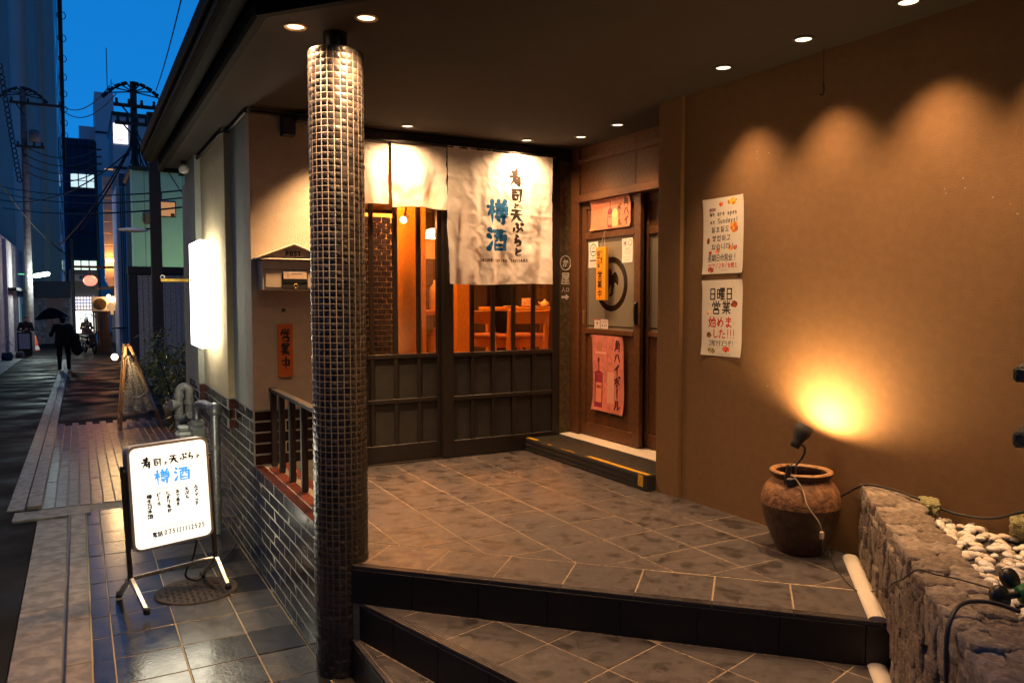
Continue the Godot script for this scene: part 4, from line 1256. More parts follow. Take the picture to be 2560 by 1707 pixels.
# ---------- wooden doors on the right ----------
func make_wooden_doors() -> void:
	var fr := thing("door_frame", "dark brown wooden frame and transom board over the wooden sliding doors", "door frame")
	bar("jamb", Vector3(3.47, PORCH, -5.344), Vector3(3.60, CEIL, -5.228), m.door_wood, fr, 0.004)
	bar("head_rail", Vector3(3.455, 2.436, -5.227), Vector3(3.62, 2.496, -3.802), m.door_wood, fr, 0.004)
	bar("transom_board", Vector3(3.49, 2.497, -5.227), Vector3(3.53, CEIL, -4.532), m.door_wood, fr)
	bar("transom_board", Vector3(3.49, 2.497, -4.528), Vector3(3.53, CEIL, -3.802), m.door_wood, fr)
	bar("moulding", Vector3(3.455, 2.735, -5.227), Vector3(3.489, 2.772, -3.802), m.door_wood, fr, 0.005)
	bar("sill_stone", Vector3(3.362, PORCH - 0.01, -5.343), Vector3(3.62, 0.610, -3.802), m.cream_plastic, fr, 0.003)
	leaf("left wooden sliding door with the drink posters", 3.50, -5.226, -4.485, true)
	leaf("right wooden sliding door set back behind the left one", 3.565, -4.52, -3.76, false)
	# hollow black pull on the left door
	# checker plate step
	var st := thing("step_plate", "low black checker plate step with worn yellow edge below the wooden door", "step")
	bar("step_box", Vector3(3.032, PORCH + 0.0005, -5.300), Vector3(3.360, 0.604, -3.802), m.black_soft, st, 0.003)
	var s := surf()
	var row_ := 0
	var y := 0.525
	while y < 0.596:
		var z := -5.285 + (0.014 if row_ % 2 else 0.0)
		while z < -3.815:
			var tilt := 0.8 if row_ % 2 else -0.8
			box(s, Vector3(3.031, y, z), Vector3(0.003, 0.022, 0.005), Basis(Vector3.RIGHT, tilt), 0.0012)
			z += 0.028
		y += 0.017
		row_ += 1
	var dots := obj("tread_pattern", s, m.plate, st)
	dots.set_meta("kind", "stuff")
	bar("tread_plate", Vector3(3.036, 0.6045, -5.296), Vector3(3.358, 0.6065, -3.806), m.plate, st)
	s = surf()
	row_ = 0
	var x := 3.10
	while x < 3.35:
		var z := -4.55 + (0.016 if row_ % 2 else 0.0)
		while z < -3.82:
			box(s, Vector3(x, 0.6073, z), Vector3(0.018, 0.003, 0.005), Basis(Vector3.UP, 0.8 if row_ % 2 else -0.8), 0.001)
			z += 0.03
		x += 0.018
		row_ += 1
	var dots2 := obj("tread_pattern", s, m.plate, st)
	dots2.set_meta("kind", "stuff")
	s = surf()
	for e in [[-5.296, -5.16, 0.038], [-4.47, -3.812, 0.034], [-4.98, -4.93, 0.012], [-4.80, -4.62, 0.008]]:
		slab(s, Vector3(3.037, 0.6068, e[0]), Vector3(3.037 + e[2], 0.6082, e[1]))
	slab(s, Vector3(3.0285, 0.530, -3.885), Vector3(3.0305, 0.602, -3.835))
	obj("yellow_edge", s, m.yellow_paint, st)

func leaf(label: String, x: float, z0: float, z1: float, front: bool) -> void:
	var t := thing("wooden_door", label, "door", "brown wooden sliding doors")
	var k: Material = m.door_wood
	var b := 0.617
	var stile := 0.062 if front else 0.05
	bar("stile", Vector3(x, b, z0), Vector3(x + 0.035, 2.436, z0 + stile), k, t, 0.003)
	bar("stile", Vector3(x, b, z1 - 0.074), Vector3(x + 0.035, 2.436, z1), k, t, 0.003)
	var l := z0 + stile
	var r := z1 - 0.074
	bar("rail", Vector3(x + 0.001, b, l), Vector3(x + 0.033, 0.715, r), k, t, 0.003)
	bar("rail", Vector3(x - 0.004, 1.415, l), Vector3(x + 0.033, 1.457, r), k, t, 0.004)
	bar("rail", Vector3(x + 0.001, 2.147, l), Vector3(x + 0.033, 2.200, r), k, t, 0.003)
	bar("rail", Vector3(x + 0.001, 2.38, l), Vector3(x + 0.033, 2.436, r), k, t, 0.003)
	bar("panel", Vector3(x + 0.012, 0.715, l), Vector3(x + 0.022, 1.415, (l + r) * 0.5 - 0.0015), k, t)
	bar("panel", Vector3(x + 0.012, 0.715, (l + r) * 0.5 + 0.0015), Vector3(x + 0.022, 1.415, r), k, t)
	bar("panel", Vector3(x + 0.012, 2.200, l), Vector3(x + 0.022, 2.38, r), k, t)
	# frosted glass, the front one with the ring sign painted on it
	var img := blank(256, 288, Color(0.50, 0.47, 0.41), 0.02)
	img.fill_rect(Rect2i(0, 0, 256, 14), Color(0.36, 0.33, 0.29))
	img.fill_rect(Rect2i(0, 0, 10, 288), Color(0.40, 0.37, 0.33))
	img.fill_rect(Rect2i(0, 277, 256, 5), Color(0.22, 0.19, 0.15))
	if front:
		var ring := Color(0.13, 0.10, 0.07)
		for i in 160:
			var a := TAU * i / 160.0
			dab(img, Vector2(134 + cos(a) * 76, 146 + sin(a) * 76), 9.0, ring)
		ink(img, "か", 92, 100, 84, 92, 20, ring)
	else:
		for i in 160:
			var a := TAU * i / 160.0
			dab(img, Vector2(170 + cos(a) * 76, 146 + sin(a) * 76), 9.0, Color(0.15, 0.12, 0.09))
	var gm := printed("frosted_glass_%s" % ("a" if front else "b"), img, 0.22)
	var s := surf()
	quad(s, Vector3(x + 0.012, 2.147, l), Vector3(x + 0.012, 2.147, r), Vector3(x + 0.012, 1.457, r), Vector3(x + 0.012, 1.457, l))
	slab(s, Vector3(x + 0.0125, 1.457, l), Vector3(x + 0.017, 2.147, r))
	obj("pane", s, gm, t)
	if front:
		s = surf()
		tube(s, curve([Vector3(x - 0.001, 1.655, z1 - 0.037), Vector3(x - 0.016, 1.645, z1 - 0.037), Vector3(x - 0.016, 1.53, z1 - 0.037), Vector3(x - 0.001, 1.515, z1 - 0.037)], 4), 0.009, 8)
		slab(s, Vector3(x - 0.005, 1.50, z1 - 0.052), Vector3(x + 0.002, 1.67, z1 - 0.022), 0.002)
		obj("handle", s, m.black, t)
		bar("latch_plate", Vector3(x - 0.003, 1.49, z0 + 0.02), Vector3(x + 0.002, 1.60, z0 + 0.042), m.brass, t)

# ---------- garden corner: rough stone wall, pebbles, pot ----------
# a rounded, uneven block: a cube pushed towards a ball and roughened
func rock(seed_: int, n := 4, round_ := 0.35, rough := 0.12) -> ArrayMesh:
	var f := FastNoiseLite.new()
	f.seed = seed_
	f.frequency = 1.3
	f.fractal_octaves = 3
	var s := surf()
	s.set_smooth_group(1)
	var shape := func(v: Vector3) -> Vector3:
		var ball := v.normalized() * 0.62
		var p := v.lerp(ball, round_)
		return p * (1.0 + rough * 2.0 * f.get_noise_3d(v.x * 2.0, v.y * 2.0, v.z * 2.0))
	for ax in 3:
		for sg in [-0.5, 0.5]:
			for i in n:
				for j in n:
					var p := []
					for q in [[i, j], [i + 1, j], [i + 1, j + 1], [i, j + 1]]:
						var v := Vector3.ZERO
						v[ax] = sg
						v[(ax + 1) % 3] = float(q[0]) / n - 0.5
						v[(ax + 2) % 3] = float(q[1]) / n - 0.5
						p.append(shape.call(v))
					face_out(s, p, Vector3.ZERO)
	return done(s)

func pebble_mesh(seed_: int) -> ArrayMesh:
	var r := RandomNumberGenerator.new()
	r.seed = seed_
	var s := surf()
	s.set_smooth_group(1)
	var a := r.randf_range(0, TAU)
	var prof := []
	for i in 6:
		var t := PI * i / 5.0
		prof.append(Vector2(sin(t), -cos(t)))
	var n := 9
	for i in 5:
		for k in n:
			var p := []
			for q in [[i, k], [i, k + 1], [i + 1, k + 1], [i + 1, k]]:
				var t: float = TAU * (q[1] % n) / n
				var rr := 1.0 + 0.16 * sin(2.0 * t + a) + 0.10 * sin(3.0 * t + a * 2.0)
				p.append(Vector3(prof[q[0]].x * cos(t) * rr, prof[q[0]].y * (1.0 + 0.1 * sin(t + a)), prof[q[0]].x * sin(t) * rr * 0.8))
			if i == 0: _tri(s, p[0], p[2], p[3])
			elif i == 4: _tri(s, p[0], p[1], p[2])
			else: quad(s, p[0], p[1], p[2], p[3])
	return done(s)

func make_garden() -> void:
	var t := thing("stone_wall", "low wall of rough grey-brown stones beside the steps", "wall")
	var from := Vector3(3.125, 0, -2.361)
	var d := Vector3(-0.7071, 0, 0.7071)
	var n := Vector3(-0.7071, 0, -0.7071)     # out to the steps
	var top := 0.845
	var thick := 0.17
	var long := 2.6
	var s := surf()
	box(s, from + d * long * 0.5 - n * (thick * 0.5 + 0.012) + Vector3.UP * (top - 0.03) * 0.5, Vector3(long, top - 0.03, thick - 0.024), Basis(d, Vector3.UP, d.cross(Vector3.UP)))
	obj("core", s, m.mortar, t)
	var rocks := []
	for i in 5: rocks.append(rock(30 + i, 5, 0.30, 0.16))
	var b := Basis(d, Vector3.UP, d.cross(Vector3.UP))
	# upright slivers on the face towards the steps
	var u := 0.0
	while u < 2.1:
		var w := rng.randf_range(0.055, 0.105)
		var y := 0.0
		if u < 0.85: y = PORCH - 0.02
		elif u < 1.6: y = PORCH - STEP - 0.02
		while y < top - 0.09:
			var h := minf(rng.randf_range(0.07, 0.15), top - 0.05 - y)
			var sc := Vector3(w * 1.12, h * 1.10, 0.055)
			put("stone", rocks[rng.randi_range(0, 4)], m["stone_brown" if rng.randf() < 0.6 else "stone_grey"], t, Transform3D(b * Basis.from_euler(Vector3(rng.randf_range(-0.08, 0.08), rng.randf_range(-0.12, 0.12), rng.randf_range(-0.12, 0.12))) * Basis.from_scale(sc), from + d * (u + w * 0.5) - n * rng.randf_range(0.012, 0.026) + Vector3.UP * (y + h * 0.5)))
			y += h
		u += w
	# two rows of cap stones
	for r in 2:
		u = rng.randf_range(-0.02, 0.0)
		while u < 2.1:
			var w := rng.randf_range(0.075, 0.125)
			var sc := Vector3(w * 1.10, 0.085, 0.098)
			put("cap_stone", rocks[rng.randi_range(0, 4)], m["stone_grey" if rng.randf() < 0.65 else "stone_brown"], t, Transform3D(b * Basis.from_euler(Vector3(rng.randf_range(-0.06, 0.06), rng.randf_range(-0.15, 0.15), rng.randf_range(-0.06, 0.06))) * Basis.from_scale(sc), from + d * (u + w * 0.5) - n * (0.045 + r * 0.085) + Vector3.UP * (top - 0.037 + rng.randf_range(-0.006, 0.006))))
			u += w
	# bed of white pebbles behind it
	var bed := Node3D.new()
	bed.name = numbered("pebble_bed")
	add_child(bed)
	structure(bed, "bed of smooth white pebbles between the stone wall and the brown wall")
	s = surf()
	prism(s, PackedVector2Array([Vector2(WALLX, -2.13), Vector2(WALLX, 0.4), Vector2(0.60, 0.4)]), 0.0, 0.775)
	obj("bed_soil", s, m.mortar, bed)
	var stones := []
	for i in 8: stones.append(pebble_mesh(60 + i))
	var placed := []
	var tries := 0
	while placed.size() < 298 and tries < 26000:
		tries += 1
		var x := rng.randf_range(2.0, WALLX - 0.03)
		var z := rng.randf_range(-2.1, -0.92)
		if x + z < 1.018: continue
		var r := rng.randf_range(0.013, 0.026)
		var y := 0.783 + r * 0.30
		var ok := true
		for q in placed:
			if Vector2(q.x - x, q.z - z).length() < (q.w_r + r) * 0.66:
				ok = false
				break
		if not ok:
			continue
		placed.append({"x": x, "z": z, "w_r": r})
		var e := Basis.from_euler(Vector3(rng.randf_range(-0.35, 0.35), rng.randf_range(0, TAU), rng.randf_range(-0.35, 0.35)))
		put("pebble", stones[rng.randi_range(0, 7)], m["pebble%d" % ([0, 0, 1, 2, 2, 3][rng.randi_range(0, 5)])], bed, Transform3D(e * Basis.from_scale(Vector3(r * 1.15, r * 0.58, r * 1.1)), Vector3(x, y, z)))
	var mm := surf()
	for i in 420:
		var x := rng.randf_range(1.9, WALLX - 0.02)
		var z := rng.randf_range(-2.12, -0.6)
		if x + z < 1.015: continue
		var r := rng.randf_range(0.016, 0.028)
		mm.append_from(stones[i % 8], 0, Transform3D(Basis.from_euler(Vector3(rng.randf(), rng.randf_range(0, TAU), rng.randf())) * Basis.from_scale(Vector3(r, r * 0.6, r)), Vector3(x, 0.778, z)))
	put("small_pebbles", mm.commit(), m.pebble1, bed).set_meta("kind", "stuff")
	# yellow-green rocks, slab, stone lantern
	var ro := put("yellow_green_rock", rock(91, 6, 0.55, 0.2), mat("rock_yellow_green", Vector3(0.55, 0.52, 0.24), 0.95, {"tex": tex.stain, "bump": tex.rough_stone, "relief": 0.8, "scale": 8.0}), null, Transform3D(Basis.from_euler(Vector3(0.1, 0.7, 0)) * Basis.from_scale(Vector3(0.11, 0.06, 0.07)), Vector3(3.045, 0.845, -1.985)))  # whole rock in one yellow-green with stain noise
	tag(ro, "yellow-green rock at the far corner of the pebbles", "rock")
	ro = put("yellow_green_rock", ro.mesh, m.rock_yellow_green, null, Transform3D(Basis.from_euler(Vector3(0, 2.2, 0.1)) * Basis.from_scale(Vector3(0.08, 0.07, 0.09)), Vector3(3.085, 0.84, -1.63)))
	tag(ro, "small yellow-green rock by the wall at the right edge", "rock")
	s = surf()
	box(s, Vector3(2.915, 0.835, -1.44), Vector3(0.22, 0.045, 0.16), Basis(Vector3.UP, 0.45), 0.006)
	box(s, Vector3(2.97, 0.888, -1.41), Vector3(0.13, 0.06, 0.11), Basis(Vector3.UP, 0.6), 0.008)
	tag(obj("granite_block", s, m.stone_dark), "dark grey stone block lying on the white pebbles", "stone")
	var sl := thing("stone_lantern", "dark grey stone lantern cut off by the right edge", "lantern")
	sl.position = Vector3(2.735, 0.0, -1.375)
	s = surf(); box(s, Vector3(0, 1.455, 0), Vector3(0.20, 0.05, 0.20), Basis(Vector3.UP, 0.4), 0.010); obj("cap", s, m.stone_dark, sl)
	s = surf(); box(s, Vector3(0, 1.35, 0), Vector3(0.11, 0.158, 0.11), Basis(Vector3.UP, 0.4), 0.004); obj("lamp_house", s, m.stone_dark, sl)
	s = surf(); box(s, Vector3(0, 1.245, 0), Vector3(0.19, 0.05, 0.19), Basis(Vector3.UP, 0.4), 0.008); obj("shelf", s, m.stone_dark, sl)
	s = surf(); box(s, Vector3(0.055, 1.035, 0.0), Vector3(0.12, 0.368, 0.12), Basis(Vector3.UP, 0.4), 0.006); obj("shaft", s, m.stone_dark, sl)
	# big clay pot
	var p := thing("clay_pot", "large brown clay pot with a darker lower half by the wall", "pot")
	p.position = Vector3(2.955, PORCH, -2.56)
	s = surf()
	lathe(s, [Vector2(0, 0.001), Vector2(0.098, 0.001), Vector2(0.106, 0.012), Vector2(0.128, 0.06), Vector2(0.155, 0.125), Vector2(0.172, 0.185), Vector2(0.178, 0.228)], 40)
	obj("dark_base", s, m.pot_dark, p)
	s = surf()
	lathe(s, [Vector2(0.178, 0.228), Vector2(0.178, 0.255), Vector2(0.170, 0.290), Vector2(0.152, 0.322), Vector2(0.130, 0.343), Vector2(0.124, 0.352)], 40)
	obj("shoulder", s, m.pot_clay, p)
	s = surf()
	lathe(s, [Vector2(0.124, 0.352), Vector2(0.126, 0.356), Vector2(0.138, 0.366), Vector2(0.142, 0.380)], 40)
	obj("neck", s, m.pot_dark, p)
	s = surf()
	lathe(s, [Vector2(0.142, 0.380), Vector2(0.139, 0.386), Vector2(0.130, 0.388), Vector2(0.118, 0.386), Vector2(0.113, 0.378)], 40)
	obj("rim", s, m.pot_rim, p)
	s = surf()
	lathe(s, [Vector2(0.113, 0.378), Vector2(0.11, 0.35), Vector2(0.14, 0.30), Vector2(0.16, 0.22), Vector2(0.10, 0.04), Vector2(0, 0.03)], 32)
	obj("inside", s, m.pot_dark, p)
	# clip lamp on the pot's rim
	var l := thing("clip_lamp", "black clip-on gooseneck lamp on the pot's rim, shining up the wall", "lamp")
	var r3 := Vector3(0.8764, 0, 0.4815)      # sideways as the wall lamp stands
	var c := Vector3(2.955, 0, -2.56)
	var clip := c - r3 * 0.085 + Vector3(-0.045, 0.895, 0.085)
	s = surf()
	box(s, clip + r3 * -0.012 + Vector3(0, 0.0, 0), Vector3(0.022, 0.085, 0.03), Basis(Vector3.UP, -0.5) * Basis(Vector3.FORWARD, 0.15), 0.006)
	box(s, clip + r3 * 0.018 + Vector3(0, 0.005, -0.004), Vector3(0.020, 0.080, 0.026), Basis(Vector3.UP, -0.5) * Basis(Vector3.FORWARD, -0.2), 0.006)
	box(s, clip + Vector3(0, -0.035, 0), Vector3(0.05, 0.04, 0.05), Basis(Vector3.UP, -0.5), 0.006)
	obj("clip", s, m.black, l)
	s = surf()
	var headb := c - r3 * 0.030 + Vector3.UP * 1.010
	tube(s, curve([clip + r3 * 0.02 + Vector3(0, -0.01, -0.01), c + r3 * -0.03 + Vector3.UP * 0.905, c + r3 * 0.012 + Vector3.UP * 0.965, c + r3 * 0.010 + Vector3.UP * 1.005, headb + Vector3.UP * -0.002], 5), 0.0055, 8)
	obj("gooseneck", s, m.black, l)
	var ax := (r3 * 0.36 + Vector3.UP * 0.90 + Vector3(0.16, 0, 0.0)).normalized()
	var side := ax.cross(Vector3.FORWARD).normalized()
	var hx := Transform3D(Basis(side, ax, side.cross(ax)), headb)
	s = surf()
	lathe(s, [Vector2(0, -0.012), Vector2(0.021, -0.012), Vector2(0.023, 0.016), Vector2(0.024, 0.022), Vector2(0.030, 0.040), Vector2(0.040, 0.062), Vector2(0.042, 0.100), Vector2(0.040, 0.101)], 24, hx)
	obj("lamp_head", s, m.black_soft, l)
	s = surf()
	lathe(s, [Vector2(0.040, 0.101), Vector2(0.034, 0.070), Vector2(0.02, 0.055)], 24, hx)
	obj("reflector", s, m.white_paint, l)
	s = surf()
	lathe(s, [Vector2(0, 0.084), Vector2(0.034, 0.084)], 20, hx)
	mat("clip_glow", Vector3(0.9, 0.8, 0.6), 0.3, {"glow": Vector3(1.0, 0.78, 0.45), "energy": 8.0})
	obj("bulb_face", s, m.clip_glow, l)
	var sp := SpotLight3D.new()
	sp.name = "clip_light"
	sp.light_color = Color(1.0, 0.80, 0.55)
	sp.light_energy = 1.5
	sp.spot_angle = 89
	sp.spot_angle_attenuation = 0.5
	sp.spot_range = 8
	sp.light_size = 0.03
	sp.shadow_enabled = true
	sp.position = headb + ax * 0.092
	sp.basis = Basis.looking_at(ax, Vector3.FORWARD)
	l.add_child(sp)
	s = surf()
	var lead := [clip + Vector3(-0.01, -0.005, 0.025), clip + r3 * 0.028 + Vector3(-0.02, -0.055, 0.05), clip + r3 * 0.045 + Vector3(-0.05, -0.12, 0.085), clip + r3 * 0.085 + Vector3(-0.055, -0.19, 0.105), clip + r3 * 0.10 + Vector3(-0.05, -0.235, 0.10)]
	tube(s, curve(lead, 5), 0.0028, 6)
	obj("clear_lead", s, m.clear_cord, l)
	s = surf()
	box(s, lead[4] + Vector3(0, -0.016, 0), Vector3(0.018, 0.034, 0.016), Basis(Vector3.UP, -0.5), 0.004)
	obj("inline_switch", s, m.clear_cord, l)
	s = surf()
	var g := lead[4] + Vector3(0, -0.033, 0) as Vector3
	tube(s, curve([g, g + r3 * 0.015 + Vector3(0.0, -0.07, 0.0), Vector3(2.985, PORCH + 0.045, -2.425), Vector3(2.93, PORCH + 0.006, -2.35), Vector3(2.807, PORCH + 0.004, -2.194), Vector3(2.735, PORCH + 0.006, -2.065), Vector3(2.755, PORCH + 0.022, -2.015), Vector3(2.62, 0.60, -1.90), Vector3(2.496, 0.67, -1.770), Vector3(2.415, 0.73, -1.690), Vector3(2.316, 0.79, -1.59), Vector3(2.21, 0.875, -1.47), Vector3(2.168, 0.895, -1.384), Vector3(2.20, 0.890, -1.345), Vector3(2.225, 0.885, -1.26)], 6), 0.0026, 6)
	obj("black_lead", s, m.rubber, l)
	# thick black lead over the stone wall
	s = surf()
	tube(s, curve([Vector3(3.10, PORCH + 0.01, -2.53), Vector3(3.095, 0.63, -2.50), Vector3(3.09, 0.751, -2.461), Vector3(3.088, 0.805, -2.40), Vector3(3.085, 0.858, -2.31), Vector3(3.08, 0.866, -2.18), Vector3(3.02, 0.872, -2.03), Vector3(3.07, 0.832, -1.89), Vector3(3.09, 0.844, -1.75), Vector3(3.09, 0.897, -1.638), Vector3(3.1, 0.95, -1.5)], 7), 0.0055, 8)
	tag(obj("black_cable", s, m.rubber), "thick black cable from behind the pot over the stone wall", "cable")
	s = surf()
	tube(s, curve([Vector3(2.15, 0.875, -1.14), Vector3(2.094, 0.895, -1.185), Vector3(2.009, 0.902, -1.205), Vector3(1.925, 0.885, -1.185), Vector3(1.892, 0.82, -1.175), Vector3(1.88, 0.62, -1.16), Vector3(1.87, 0.3, -1.15)], 7), 0.006, 8)
	tag(obj("grey_cable", s, mat("grey_rubber", Vector3(0.06, 0.055, 0.05), 0.5)), "grey cable hooked over the near end of the stone wall", "cable")
	# garden spot: black joint with a green head
	var gl := thing("garden_spotlight", "green and black garden spotlight at the right edge", "lamp")
	s = surf()
	lathe(s, [Vector2(0, -0.012), Vector2(0.03, -0.012), Vector2(0.033, 0), Vector2(0.03, 0.012), Vector2(0, 0.012)], 20, Transform3D(Basis(Vector3.RIGHT, 1.2), Vector3(2.228, 0.868, -1.235)))
	lathe(s, [Vector2(0, -0.012), Vector2(0.028, -0.012), Vector2(0.031, 0), Vector2(0.028, 0.012), Vector2(0, 0.012)], 20, Transform3D(Basis(Vector3.RIGHT, 1.0), Vector3(2.322, 0.895, -1.262)))
	tube(s, [Vector3(2.228, 0.868, -1.235), Vector3(2.30, 0.868, -1.215)], 0.01, 8)
	obj("joint", s, m.black, gl)
	s = surf()
	lathe(s, [Vector2(0, -0.02), Vector2(0.024, -0.02), Vector2(0.03, 0.0), Vector2(0.034, 0.05), Vector2(0.036, 0.11), Vector2(0.03, 0.112), Vector2(0, 0.10)], 22, Transform3D(Basis(Vector3.FORWARD, 1.35) * Basis(Vector3.RIGHT, 0.5), Vector3(2.305, 0.872, -1.205)))
	obj("housing", s, mat("green_plastic", Vector3(0.01, 0.17, 0.05), 0.35), gl)
	# pale half-round cover strips at the foot of the stone wall
	cover_strip("pale half-round cover strip at the foot of the stone wall on the porch", Vector3(3.075, PORCH, -2.375), Vector3(2.562, PORCH, -1.852))
	cover_strip("pale half-round cover strip on the middle step by the stone wall", Vector3(2.585, PORCH - STEP, -1.880), Vector3(2.10, PORCH - STEP, -1.38))

func cover_strip(label: String, a: Vector3, b: Vector3) -> void:
	var s := surf()
	s.set_smooth_group(1)
	var d := (b - a).normalized()
	var n := Vector3.UP.cross(d).normalized()
	var pts := []
	for k in 11:
		var t := PI * k / 10.0
		pts.append(n * cos(t) * 0.034 + Vector3.UP * (0.0015 + sin(t) * 0.016))
	for k in 10:
		face_out(s, [a + pts[k], a + pts[k + 1], b + pts[k + 1], b + pts[k]], (a + b) * 0.5 - Vector3.UP * 0.1)
	s.set_smooth_group(-1)
	for k in range(1, 10):
		face_out(s, [b + pts[0], b + pts[k], b + pts[k + 1]], a)
		face_out(s, [a + pts[0], a + pts[k], a + pts[k + 1]], b)
	tag(obj("cover_strip", s, m.cream_plastic), label, "cover strip")

# ---------- downlights in the porch ceiling ----------
func make_downlights() -> void:
	# place, what tells it apart, strength, half-angle
	var all := [
		[Vector2(0.852, -3.485), "left of the column's neck, nearest the eaves", 3.0, 62.0],
		[Vector2(1.085, -3.235), "in front of the column's neck", 5.5, 64.0],
		[Vector2(1.40, -4.80), "hidden behind the column, over the letter box", 9.0, 44.0],
		[Vector2(1.996, -5.110), "over the short curtain", 2.3, 76.0],
		[Vector2(2.948, -5.140), "over the long banner", 2.4, 76.0],
		[Vector2(3.232, -4.846), "over the step plate, nearest the banner", 1.5, 48.0],
		[Vector2(3.225, -4.391), "over the step plate, nearest the wall post", 1.6, 48.0],
		[Vector2(2.900, -3.054), "by the brown wall, above the two posters", 2.3, 43.0],
		[Vector2(2.900, -2.550), "by the brown wall, above the clay pot", 2.5, 43.0],
		[Vector2(2.900, -2.036), "by the brown wall, at the top edge of the view", 2.9, 43.0],
		[Vector2(2.900, -1.520), "by the brown wall, over the pebbles outside the view", 2.2, 43.0],
	]
	for e in all:
		var t := thing("downlight", "small round recessed downlight " + e[1], "downlight", "downlights in the porch ceiling")
		t.position = Vector3(e[0].x, CEIL, e[0].y)
		var s := surf()
		lathe(s, [Vector2(0.036, -0.0015), Vector2(0.038, -0.006), Vector2(0.044, -0.008), Vector2(0.049, -0.004), Vector2(0.050, 0.0)], 28)
		obj("trim", s, m.brass if e[0].x < 2.0 and e[0].y > -3.6 else m.steel_dark, t)
		s = surf()
		lathe(s, [Vector2(0, -0.002), Vector2(0.036, -0.002)], 28)
		obj("lamp", s, m.lamp_white, t)
		var l := SpotLight3D.new()
		l.name = "downlight_beam"
		l.position = Vector3(0, -0.012, 0)
		l.rotation = Vector3(-PI / 2, 0, 0)
		l.light_color = Color(1.0, 0.86, 0.62) if e[0].y == -2.036 else Color(1.0, 0.78, 0.56)
		l.light_energy = e[2]
		l.light_size = 0.03
		l.spot_angle = e[3]
		l.spot_angle_attenuation = 1.0
		l.spot_range = 10
		l.spot_attenuation = 2.0
		l.shadow_enabled = true
		t.add_child(l)

